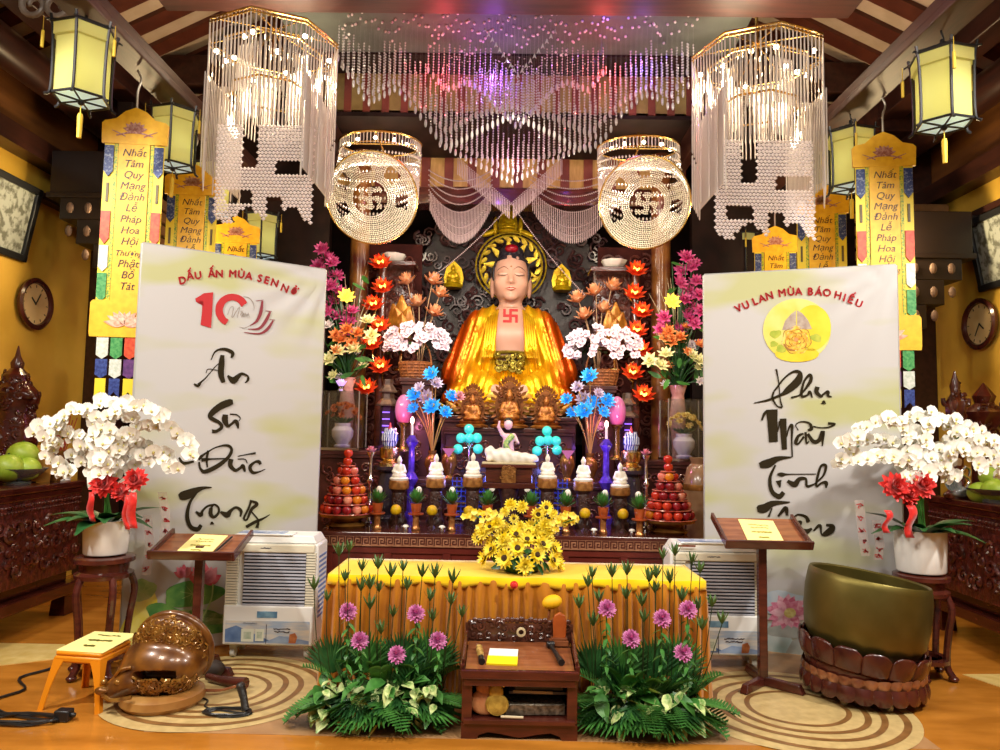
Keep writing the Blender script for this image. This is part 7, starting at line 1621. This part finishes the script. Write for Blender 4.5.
# peach wooden lotuses in vases behind baskets of white flowers
for fl_, bx, by, blooms, s, nm in (([(408, 284, 1), (432, 284, 1), (439, 297, .95), (419, 306, 1), (433, 316, 1)], 417, 366, (386, 448, 322, 350), -1, 'red-10'), ([(579, 302, 1), (596, 295, 1), (611, 290, 1.05), (602, 312, .95), (586, 319, 1)], 600, 374, (566, 641, 326, 356), 1, 'rose disc')):
    d = 7.42; P = at(bx, by, d); zz = at(bx, by+12, 7.2).z
    t = tier(at(bx-17, by, 7.2).x, at(bx+17, by, 7.2).x, 7.15, 7.5, .02, zz, 'narrow dark plinth under the white flower basket on the %s side' % nm, 'plinth')
    Pb = V((P.x, 7.28, zz)); t2 = thing('white_flower_basket', 'brown woven basket of white flowers on the %s side of the golden Buddha' % nm, 'flowers', Pb)
    b = MB(); b.lathe([(0, 0), (.13, 0), (.15, .08), (.165, .16), (.155, .165), (.14, .08), (0, .06)], n=32); 
    for k in range(16): a = 2*PI*k/16; b.tube([(.133*cos(a), .133*sin(a), 0), (.155*cos(a), .155*sin(a), .08), (.168*cos(a), .168*sin(a), .16)], .007, 5)
    for z in (.02, .05, .08, .11, .14): r = .135+.032*z/.16; b.tube([(r*cos(2*PI*i/24), r*sin(2*PI*i/24), z) for i in range(24)], .009, 5, closed=True)
    b.tube([(.16*cos(a), 0, .16+.24*sin(a)) for a in np.linspace(0, PI, 14)], .009, 6); b.build('basket', mat('wicker_brown', C('9A5C2C'), C('6A3A18'), rough=.6, scale=40), t2)
    x0, x1, y0, y1 = blooms; pr = random.Random(s+5); proto = None
    for i in range(96):
        q = i/96; x = x0+(x1-x0)*pr.random(); u = (x-(x0+x1)/2)/((x1-x0)/2); yc = y1-(y1-y0)*math.sqrt(max(0, 1-u*u*.8))*pr.random()
        Lq = at(x, yc, 7.28-.12*math.sqrt(max(0, 1-u*u))*pr.random())-Pb; M = Matrix.Translation(Lq) @ frame(V((u*.6, -1, pr.uniform(-.1, .7)))).to_4x4() @ Matrix.Rotation(pr.random()*6, 4, 'Z')
        if proto is None: b = MB(); ring_of(b, petal_p(.047, .046, .010, seg=4), 5, rad(14)); ring_of(b, petal_p(.028, .022, .01, seg=3), 5, rad(50), 0, .004, 1, .5); proto = b.build('white_blossom', mat('pinkish_white_petal', C('F2E8EC'), C('E0C8DC'), rough=.5, scale=25), t2); proto.matrix_local = M
        else: copy_part(proto, t2, M)
    b = MB()
    for i in range(26): u = pr.uniform(-1, 1); q = at((x0+x1)/2+u*(x1-x0)/2.1, y1-pr.random()*14*(1-abs(u)*.5), 7.3)-Pb; b.addp(petal_p(.11, .04, -.02, seg=3), Matrix.Translation(q) @ Matrix.Rotation(pr.random()*6, 4, 'Z') @ Matrix.Rotation(pr.uniform(-.5, .5), 4, 'Y'))
    b.build('leaves', leaf_dark, t2)
    Pv = V((P.x+.0, 7.62, Z4-.0 if False else .02)); Pv.z = zz-.2
    bouquet('wooden_lotus_spray', 'spray of peach lotuses on pale stems behind the white flower basket, %s side' % nm, 'flowers', V((P.x, 7.62, .02)), [(at(x, y, 7.55), 0, sc) for x, y, sc in fl_], [(0, 0), (.08, 0), (.09, zz*.5), (.06, zz*.9), (.07, zz+.05)], brv, .125, [peach], mat('lotus_stem_pale', C('B89878'), rough=.5), 18, ((9, 18, 1.), (8, 45, 1.), (7, 66, .95)))
# tall pink flowers with a lit yellow lotus and mixed lilies
white_m = mat('white_petal', C('F0EAE4'), C('E0D0D8'), rough=.5, scale=25); fuchsia = mat('fuchsia_petal', C('C83080'), C('E070A8'), rough=.5, scale=25); lily = mat('cream_lily', C('F0ECC0'), C('E0E0A0'), rough=.45, scale=25); orng = mat('orange_spray', C('D87030'), C('E8A060'), rough=.5, scale=25); yglow = mat('yellow_lotus_lit', C('F4D860'), em=C('F4C840'), es=1.4)
for s, nm, zc_, pk_, yl, ll, os_, gl_, cxp in ((-1, 'red-10', ZC, [(322, 250), (328, 258), (318, 266), (333, 264), (337, 276), (326, 272), (332, 286), (339, 292), (335, 302), (328, 312), (352, 312), (338, 316), (322, 284), (348, 322)], (346, 298), [(338, 352), (368, 322), (372, 336), (330, 360), (354, 350)], [(347, 330), (342, 340), (352, 344), (336, 336), (358, 334)], [(361, 357), (329, 358), (353, 283), (362, 276)], 345),
                                           (1, 'rose disc', ZCR, [(687, 258), (692, 268), (682, 272), (680, 284), (696, 282), (690, 292), (699, 296), (685, 300), (694, 308), (700, 312), (688, 318), (680, 330), (694, 324), (664, 318), (661, 330)], (671, 303), [(666, 355), (650, 361), (698, 361), (690, 356), (660, 366)], [(672, 342), (665, 338), (680, 338), (668, 332), (700, 346)], [(653, 366), (692, 366), (697, 325), (672, 262), (668, 292)], 680)):
    d = 7.17; P = at(cxp, 395, d); hcase = (at(cxp, 392 if s < 0 else 400, 6.95).z); zc_ = .02; P = V((P.x, d+.05, zc_)); t = thing('mixed_flower_vase', 'vase of fuchsia, cream lilies and a lit yellow lotus near the %s banner' % nm, 'flowers', P); P.y = 7.26; t.location = P
    hv = hcase-zc_+.16; b = MB(); b.lathe([(0, 0), (.07, 0), (.08, .05), (.05, .2), (.06, hv*.7), (.085, hv*.85), (.06, hv*.95), (.09, hv)], n=24); b.build('vase', mat('rose_glass_vase', C('B87878'), C('D8A8A0'), rough=.15, coat=.5, scale=9), t)
    stems = MB()
    def fl(x, y, r, m, nm_, dd=0., lay=((7, 12, 1.), (6, 40, .85), (4, 65, .6))):
        q = at(x, y, d+dd)-P; b = MB(); l = lotus(r, lay); b.add(np.concatenate(l.v), l.f, 0, Matrix.Translation(q) @ Matrix.Rotation(rad(RN.uniform(35, 75)), 4, 'X') @ Matrix.Rotation(RN.uniform(-.4, .4), 4, 'Y')); o = b.build(nm_, m, t); stems.tube(catmull([(0, 0, hv-.05), (q.x*.35, q.y*.5, hv+(q.z-hv)*.5), tuple(q)], 4), .005, 5); return q
    for _ in range(13): fl(cxp+RN.uniform(-20, 20), RN.uniform(325, 388), RN.uniform(.045, .075), RN.choice((lily, orng, fuchsia, white_m)), 'small_blossom', RN.uniform(-.1, .1))
    for i, (x, y) in enumerate(pk_): fl(x, y, .085, fuchsia, 'fuchsia_blossom', .04*(i % 3)-.04); fl(x+RN.uniform(-5, 5), y+RN.uniform(-5, 5), .07, fuchsia, 'fuchsia_blossom', .05*(i % 3))
    for x, y in ll: fl(x, y, .09, lily, 'cream_lily', -.08)
    for x, y in os_: fl(x, y, .08, orng, 'orange_blossom', -.05)
    fl(yl[0], yl[1], .095, yglow, 'lit_lotus', -.1, ((9, 20, 1.), (8, 45, .9), (6, 70, .8)))
    b = MB()
    for x, y in gl_+[(cxp+RN.uniform(-22, 22), RN.uniform(330, 385)) for _ in range(18)]: q = at(x, y, d+RN.uniform(-.05, .1))-P; b.addp(petal_p(.14, .045, .03, seg=4), Matrix.Translation(q) @ frame(V((RN.uniform(-1, 1), -1, RN.uniform(-.5, 1)))).to_4x4() @ Matrix.Rotation(RN.uniform(0, 6), 4, 'Z')); stems.tube([(0, 0, hv-.05), tuple(q)], .004, 4)
    b.build('leaves', leaf_green, t)
    b = MB()
    for i in range(16): a = RN.uniform(-.7, .7)+PI/2; q = V((.55*cos(a)*RN.uniform(.4, 1), RN.uniform(-.1, .1), hv+RN.uniform(.5, 1.15))); b.tube(catmull([(0, 0, hv), (q.x*.4, 0, hv+(q.z-hv)*.6), tuple(q)], 3), [.005]*6+[.002], 4)
    b.build('dry_grass', mat('dry_grass', C('8A7A60'), C('B8B090'), rough=.7, scale=20), t); stems.build('flower_stem', leaf_dark, t)
# pink globes and small pagoda lanterns
pg = mat('pink_globe', C('B05880'), C('B878A8'), rough=.15, em=C('A83078'), es=.10, coat=.5, scale=5)
for px, py, pp, pyt, nm in ((403, 410, 386, 376, 'red-10'), (617, 412, 628, 390, 'rose disc')):
    d = 6.90; P = at(px, 440, d); P.z = Z2 if abs(P.x) < .99 else ZC; P.z = .02 if abs(P.x) > .99 else Z2; q = at(px, py, d)
    t = thing('pink_globe_lamp', 'pink egg-shaped glowing lamp near the %s bouquet of blue lotuses' % nm, 'lamp', V((P.x, d, Z2 if abs(P.x) < .99 else (ZC if px < 500 else ZCR)))); zq = q.z-t.location.z
    b = MB(); b.ball((0, 0, zq), (.085, .085, .15), 0, 20, 14); b.build('glowing_shade', pg, t); b = MB(); b.lathe([(0, 0), (.09, 0), (.09, .02), (.03, .04), (.03, zq-.17), (.07, zq-.12), (0, zq-.12)], n=20); b.build('foot', brass, t)
    d2 = 6.98; zc_ = ZC if px < 500 else ZCR; Q = at(pp, 425, d2); t = thing('pagoda_lantern', 'small dark purple pagoda lantern beside the pink lamp near the %s banner' % nm, 'lamp', V((Q.x, 7.04, zc_))); h = at(pp, pyt, d2).z-zc_
    b = MB(); b.lathe([(0, 0), (.12, 0), (.12, .03), (.07, .05), (.07, h*.6), (0, h*.6)], n=6); b.build('body', mat('purple_black', (.04, .015, .05), rough=.25), t, smooth=False)
    for z, r in ((h*.6, .115), (h*.78, .09)): b = MB(); b.lathe([(0, z), (r, z), (r, z+.015), (r*.55, z+h*.10), (r*.5, z+h*.18), (0, z+h*.18)], n=6); b.build('roof', mat('roof_brown', C('3A2820'), C('5A4A40'), rough=.3, scale=20), t, smooth=False)
    b = MB()
    for i in range(5): b.box((0, -.072, h*.15+i*h*.09), (.07, .006, .012))
    b.build('lit_slot', mat('violet_light', C('8060E0'), em=C('7050E0'), es=1.6), t, smooth=False)
    zt_ = at(px-9 if px < 500 else px+8, 348 if px < 500 else 360, 7.0)
# small porcelain lotus bowls on the dark shelves beside the screen
for px, py, nm in ((393, 257, 'red-10'), (614, 263, 'rose disc')):
    d = 7.62; P = at(px, py+6, d); t = thing('porcelain_bowl', 'white lobed porcelain bowl high on the reddish shelf near the %s banner' % nm, 'bowl', P)
    b = MB(); b.lathe([(0, 0), (.05, 0), (.10, .03), (.13, .085), (.12, .09), (.085, .04), (0, .03)], n=32, lobes=8, depth=.1); b.build('bowl', white_ceramic, t)
    b = MB(); b.ball((0, 0, .08), (.07, .07, .045), 0, 14, 8); b.build('brown_lid', mat('lid_brown', C('6A4430'), rough=.4), t)
    s_ = thing('bracket_shelf', 'reddish carved shelf board holding the white bowl near the %s banner' % nm, 'shelf', V((P.x, d, P.z))); b = MB(); b.box((0, .05, -.025), (.52, .34, .05)); b.build('board', red_wood, s_, bevel=.006); b = MB(); b.box((0, .18, -.45), (.40, .06, .80)); scrollwork(b, .36, .6, TR((0, .145, -.42), (PI/2, 0, 0)), .1, .014); b.build('carved_support', carved_red, s_)

# ================================================================ on the side altars
lime = mat('green_pomelo', C('8AA828'), C('A8C048'), rough=.4, scale=12, bump=.1); cw = mat('carved_statue_wood', C('5A2214'), C('3A120C'), rough=.28, scale=10, coat=.4)
zt = 1.041
for i, (px, py, r, d, lb) in enumerate(((8, 468, .107, 5.2, 'green pomelo in the glass bowl nearest the picture side of the dragon altar'), (27, 469, .093, 5.3, 'green pomelo in the glass bowl nearest the blue and white jar'), (23, 455, .108, 5.36, 'topmost green pomelo over two others in the glass bowl'))):
    P = at(px, py, d); o = thing('pomelo', lb, 'fruit', P, 0, 'pomelos'); b = MB(); b.ball((0, 0, 0), (r, r, r*.92), 0, 20, 14); b.build('peel', lime, o); b = MB(); b.cyl((0, 0, r*.9), (0, 0, r*1.0), .008); b.build('stalk', leaf_dark, o)
P = at(17, 485, 5.3); t = thing('glass_fruit_bowl', 'cut glass bowl holding green pomelos on the dragon statue altar', 'bowl', V((P.x, 5.3, zt))); b = MB(); b.lathe([(0, 0), (.08, 0), (.09, .015), (.05, .03), (.13, .06), (.19, .12), (.185, .12), (.12, .07), (0, .05)], n=32, lobes=12, depth=.06); b.build('bowl', mat('cut_glass', C('C8D0D0'), rough=.08, trans=.7, spec=.8), t)
P = at(62, 488, 5.7); t = thing('porcelain_jar', 'small blue and white porcelain jar beside the pomelos', 'jar', V((P.x, 5.7, zt))); b = MB(); b.lathe([(0, 0), (.055, 0), (.06, .01), (.05, .02), (.085, .08), (.09, .11), (.06, .14), (.065, .165), (.05, .165), (0, .14)], n=28); b.build('jar', white_ceramic, t); b = MB(); b.lathe([(.075, .06), (.0865, .08), (.0915, .11), (.075, .128)], n=28); b.build('blue_band', mat('cobalt_band', C('2848A8'), C('D8DCE8'), rough=.2, scale=24, lo=.5, hi=.6), t)
P = at(43, 470, 5.52); t = thing('yellow_card', 'upright orange-yellow card leaning between the pomelos and the jar', 'card', V((P.x, 5.52, zt))); MB().box((0, 0, .14), (.12, .012, .28), rot=(.12, .12, .35)).build('sheet', mat('amber_card', C('D8A048'), C('C88838'), rough=.6), t, smooth=False)
P = at(64, 420, 5.74); t = thing('incense_urn', 'small incense urn with a fan of thin red sticks behind the orchid', 'incense burner', V((P.x, 5.70, zt))); b = MB(); b.lathe([(0, 0), (.08, 0), (.09, .03), (.12, .14), (.13, .24), (.11, .24), (.10, .20), (0, .2)], n=28); b.build('urn', brv, t)
for i in range(16):
    a = i*2.4; MB().tube([(.03*cos(a), .03*sin(a), .18), (.13*cos(a)*RN.random(), .10*sin(a), .46+.06*RN.random())], .004, 4).build('incense_stick', mat('stick_red', C('A03828'), rough=.6), t)
# carved dragon statue
P = at(14, 440, 5.6); t = thing('dragon_statue', 'glossy brown carved wooden dragon finial statue beside the green pomelos', 'statue', V((P.x, 5.58, zt))); h = at(19, 346, 5.6).z-zt
b = MB(); dpf = [(0, 0), (.16, 0), (.17, .04), (.12, .08), (.15, h*.2), (.17, h*.35), (.13, h*.52), (.15, h*.58), (.16, h*.64), (.08, h*.74), (.085, h*.78), (.04, h*.83), (.045, h*.87), (.02, h*.92), (.004, h)]; b.lathe(dpf, n=24, lobes=8, depth=.10, twist=.12); carve_round(b, dpf, 130, .032, .011, .05, h*.8); b.build('carved_body', cw, t)
b = MB(); b.ball((.10, -.06, h*.64), (.10, .06, .05), 0, 14, 8, rot=(0, .25, 0)); b.tube(catmull([(.08, -.06, h*.68), (.02, -.05, h*.75), (-.08, -.04, h*.72)], 5), .022, 8); b.tube(catmull([(.16, -.06, h*.62), (.20, -.06, h*.60), (.17, -.06, h*.575)], 4), .016, 6)
for k in range(5): b.addp(petal_p(.10, .05, .02, seg=3), TR((-.03*k, -.08, h*(.66-.03*k)), (PI/2, 0, 0)) @ Matrix.Rotation(2.3-.2*k, 4, 'Z'))
b.build('dragon_head', cw, t)
b = MB(); b.tube(catmull([(-.14, -.06, h*.50), (-.24, -.05, h*.42), (-.20, -.05, h*.30), (-.27, -.04, h*.18), (-.18, -.04, .03)], 6), [.05]*10+[.045]*10+[.04]*5, 10); b.build('coiled_tail', cw, t)
# right altar: finials, fruit, crystal swan
for px, pb, pt, w_, lb in ((956, 425, 371, .05, 'slender dark red carved finial beside the squat one on the altar behind the orchid'), (985, 432, 383, .11, 'squat dark red carved dragon finial on the altar behind the orchid')):
    d = 5.62 if px < 970 else 5.8; P = at(px, pb, d); h = at(px, pt, d).z-zt; t = thing('carved_finial', lb, 'ornament', V((P.x, d, zt)))
    b = MB(); fpf = [(0, 0), (w_*1.6, 0), (w_*1.7, .03), (w_*.8, .08), (w_*.7, h*.42), (w_*1.0, h*.5), (w_*.6, h*.55), (w_*1.15, h*.66), (w_*1.3, h*.74), (w_*.5, h*.82), (w_*.62, h*.88), (.004, h)]; b.lathe(fpf, n=16, lobes=6, depth=.25, twist=.2); carve_round(b, fpf, 40, .022, .009, .05, h*.9); b.build('carved_shaft', cw, t)
    b = MB()
    for s in (-1, 1):
        for z, L in ((h*.72, w_*2.0), (h*.55, w_*1.6)): b.tube(catmull([(s*w_*.5, -.01, z), (s*(w_*.6+L*.6), -.01, z+.01), (s*(w_*.6+L*.7), -.01, z+.06)], 4), .016, 6)
    scrollwork(b, w_*2.4, h*.35, TR((0, -w_*.9, h*.66), (PI/2, 0, 0)), w_*.8, .011); b.build('scroll_wings', cw, t)
for px, py, r, d, lb in ((984, 493, .103, 5.38, 'lower green pomelo beside the crystal swan, nearer the orchid'), (999, 491, .11, 5.28, 'lower green pomelo at the outer end beside the crystal swan'), (996, 477, .103, 5.35, 'upper green pomelo over the two beside the crystal swan')):
    P = at(px, py, d); o = thing('pomelo', lb, 'fruit', P, 0, 'pomelos'); b = MB(); b.ball((0, 0, 0), (r*1.1, r, r*.8), 0, 20, 14); b.build('peel', lime, o); b = MB(); b.cyl((0, 0, r*.75), (0, 0, r*.9), .008); b.build('stalk', leaf_dark, o)
P = at(993, 505, 5.35); t = thing('glass_fruit_bowl', 'dark cut glass bowl under the green pomelos beside the crystal swan', 'bowl', V((P.x, 5.3, zt))); b = MB(); b.lathe([(0, 0), (.09, 0), (.10, .02), (.06, .035), (.14, .06), (.20, .10), (.19, .10), (.12, .07), (0, .055)], n=32, lobes=12, depth=.06); b.build('bowl', MATS['cut_glass'], t)
P = at(961, 505, 5.55); t = thing('glass_swan', 'clear glass swan with a curled neck beside the orchid pot', 'ornament', V((P.x, 5.55, zt))); b = MB(); b.ball((0, 0, .05), (.07, .05, .045), 0, 16, 10); b.build('body', MATS['cut_glass'], t); b = MB(); b.tube(catmull([(.04, 0, .07), (.07, 0, .14), (.02, 0, .19), (.04, 0, .24), (.075, 0, .22), (.07, 0, .17)], 6), .011, 8); b.build('neck', silver, t)
b = MB()
for k in range(5): b.addp(petal_p(.10, .04, .03, seg=4), TR((-.02-.012*k, -.03, .07), (PI/2, 0, 0)) @ Matrix.Rotation(1.9+.18*k, 4, 'Z'))
b.build('wing', MATS['cut_glass'], t)

# ================================================================ more of the shrine
for px, s, nm in ((350, -1, 'red-10'), (663, 1, 'rose disc')):
    x0, x1 = sorted((s*.98, s*1.78)); t = thing('carved_side_screen', 'tall dark red carved screen behind the lotus lamps on the %s banner side' % nm, 'screen', ((x0+x1)/2, 7.92, .0)); zt_ = 3.55
    b = MB(); b.box((0, .03, zt_/2), (x1-x0, .05, zt_)); b.build('panel', mat('matte_screen_red', (.035, .007, .006), (.06, .012, .009), rough=.75, scale=9, spec=.15), t, smooth=False)
    b = MB(); scrollwork(b, x1-x0-.06, 2.3, TR((0, .0, 2.3), (PI/2, 0, 0)), .13, .018); b.build('scroll_carving', mat('dull_carved_red', (.07, .014, .010), (.12, .028, .018), rough=.5, scale=20), t)
P = at(700, 520, 6.45); h = at(700, 458, 6.45).z; t = thing('floor_vase', 'tall tan floor vase half hidden by the rose disc banner edge', 'vase', (P.x+.02, 6.5, 0)); b = MB(); b.lathe([(0, 0), (.12, 0), (.14, .1), (.10, .3), (.13, h*.6), (.155, h*.8), (.12, h*.93), (.08, h*.96), (.10, h), (.08, h), (0, h*.95)], n=32); b.build('vase', mat('tan_ceramic', C('9A7A58'), C('7A5A3C'), rough=.3, scale=5, coat=.4), t)
b = MB(); b.lathe([(.156, h*.78), (.160, h*.80), (.156, h*.82)], n=32, caps=False); b.build('glaze_band', brv, t)
d0 = None
for i, px in enumerate((405.5, 442, 479, 557, 594, 632)):
    P = at(px, 530, 5.86); P.z = AZ; lb = 'tiny silver dish on the altar edge, '+side(i, 6)
    if d0 is None: d0 = thing('silver_dish', lb, 'dish', P, 0, 'tiny silver dishes'); b = MB(); b.lathe([(0, 0), (.025, 0), (.015, .012), (.045, .03), (.04, .03), (0, .018)], n=18); b.build('dish', silver, d0); b = MB(); b.ball((0, 0, .03), (.026, .026, .016), 0, 10, 6); b.build('offering', ivory, d0)
    else: dup(d0, P, 0, lb)
P = at(341, 391, 6.9); t = thing('lotus_night_lamp', 'small lilac glowing lotus lamp on the glass case near the red-10 banner', 'lamp', (P.x, 6.9, at(342, 392, 6.95).z+.004)); b = MB(); l = lotus(.08, ((9, 40, 1.), (8, 62, .95), (7, 80, .85))); b.add(np.concatenate(l.v), l.f, 0, TR((0, 0, .04))); b.build('lotus_shade', mat('lilac_glow', C('E0C8F4'), em=C('C8A0F0'), es=.9), t); b = MB(); b.lathe([(0, 0), (.05, 0), (.02, .03), (.03, .05), (0, .05)], n=16); b.build('foot', silver, t)
for px, pyb, pyt, nm in ((403, 345, 296, 'red-10'), (613, 345, 303, 'rose disc')):
    d = 7.62; zb_ = .02; P = at(px, pyb, d); P.z = 1.9; t = thing('gilt_leaf_ornament', 'upright gilt brown leaf ornament beside the peach lotuses, %s side' % nm, 'ornament', (P.x, d-.13, at(px, 372, d).z)); h = at(px, pyt, d).z-t.location.z
    b = MB(); b.tube([(0, 0, 0), (0, 0, h*.55)], .012, 8); b.lathe([(0, 0), (.07, 0), (.07, .02), (.02, .04), (0, .04)], n=16); b.build('stem', brass, t); b = MB()
    for a, L in ((-.25, .45), (0, .55), (.25, .42)): b.addp(petal_p(h*L, h*.22, .04, seg=6), TR((0, -.012, h*.42), (0, 0, 0)) @ Matrix.Rotation(a, 4, 'Y') @ Matrix.Rotation(-PI/2, 4, 'Y') @ Matrix.Rotation(PI/2, 4, 'X'))
    b.build('leaf', mat('gilt_brown_leaf', C('B07828'), C('8A5418'), rough=.35, metal=.4, scale=10), t, solid=.01)
# ================================================================ light
SC.view_settings.view_transform = 'Standard'; SC.view_settings.look = 'None'; SC.view_settings.gamma = 1; SC.view_settings.use_curve_mapping = False
SC.view_settings.exposure = 0.12
SC.cycles.use_denoising = True
SC.cycles.max_bounces = 6; SC.cycles.diffuse_bounces = 3; SC.cycles.glossy_bounces = 4; SC.cycles.transmission_bounces = 6; SC.cycles.transparent_max_bounces = 8
SC.cycles.sample_clamp_indirect = 4; SC.cycles.caustics_reflective = False; SC.cycles.caustics_refractive = False
w = bpy.data.worlds.new('world'); SC.world = w; w.use_nodes = True
w.node_tree.nodes['Background'].inputs[0].default_value = (1, .9, .78, 1); w.node_tree.nodes['Background'].inputs[1].default_value = .13
def lamp(kind, loc, power, color=(1, .9, .75), size=.1, look=None, name='ceiling_lamp', spot=60, blend=.5):
    l = bpy.data.lights.new(name, kind); l.energy = power; l.color = color
    if kind == 'AREA': l.size = size
    else: l.shadow_soft_size = size
    if kind == 'SPOT': l.spot_size = rad(spot); l.spot_blend = blend
    o = bpy.data.objects.new(name, l); COL.objects.link(o); o.location = loc
    if look is not None: o.rotation_euler = (V(look)-V(loc)).to_track_quat('-Z', 'Y').to_euler()
    return o
for s in (-1, 1):
    lamp('SPOT', (s*3.6, 2.6, 3.9), 480, (1, .95, .88), .08, (s*1.2, 5.0, 1.2), spot=75)
    lamp('AREA', (s*2.0, 1.0, 4.6), 110, (1, .92, .8), 1.0, (s*1.4, 5, .8))
    lamp('POINT', (s*1.81, 5.62, 4.3), 34, (1, .82, .55), .12)
    lamp('POINT', (s*1.26, 6.85, 3.95), 14, (1, .86, .62), .1)
    lamp('POINT', (s*3.3, 6.2, 3.2), 55, (1, .75, .4), .1)
lamp('AREA', (0, 1.2, 3.6), 34, (1, .93, .82), .8, (0, 3.9, .2))  # front fill light, added to brighten the floor plants and desk
lamp('SPOT', (0, 4.6, 4.3), 260, (1, .9, .7), .1, (0, 7.8, 2.2), spot=52)
lamp('POINT', (0, 6.3, 3.3), 34, (1, .85, .65), .15)
for i, p in enumerate(LAN[:2]+LAN[4:6]): lamp('POINT', p, 9, (.95, 1, .75), .03, name='lantern_light')
def led(px, py, d, w_, c): lamp('POINT', at(px, py, d), w_, c, .04, name='coloured_led')
led(442, 72, 5.86, 9, (1, .08, .10)); led(603, 72, 5.86, 9, (1, .08, .08)); led(494, 78, 5.98, 9, (.35, .10, 1)); led(643, 68, 5.86, 3, (.22, .12, 1)); led(512, 164, 6.48, 4, (1, .35, .55)); led(610, 12, 5.56, 3, (.12, .10, 1))
led(420, 455, 6.25, 2.5, (.45, .15, 1)); led(600, 455, 6.25, 2.5, (.45, .15, 1)); led(470, 480, 6.35, 3, (.2, .25, 1)); led(548, 480, 6.35, 3, (.2, .25, 1)); led(402, 425, 6.6, 4, (1, .25, .5)); led(617, 425, 6.6, 4, (1, .25, .5))
for s in (-1, 1):
    lamp('POINT', (s*1.0, 6.55, 2.95), 11, (1, .8, .55), .08); lamp('POINT', at(508+s*130, 330, 6.85), 2.5, (1, .35, .1), .05)  # first is a fill added to brighten the peach lotuses, second the lotus lamps' glow
    lamp('SPOT', (s*.9, 5.2, 4.2), 120, (1, .88, .68), .08, (s*1.3, 7.0, 1.7), spot=45)
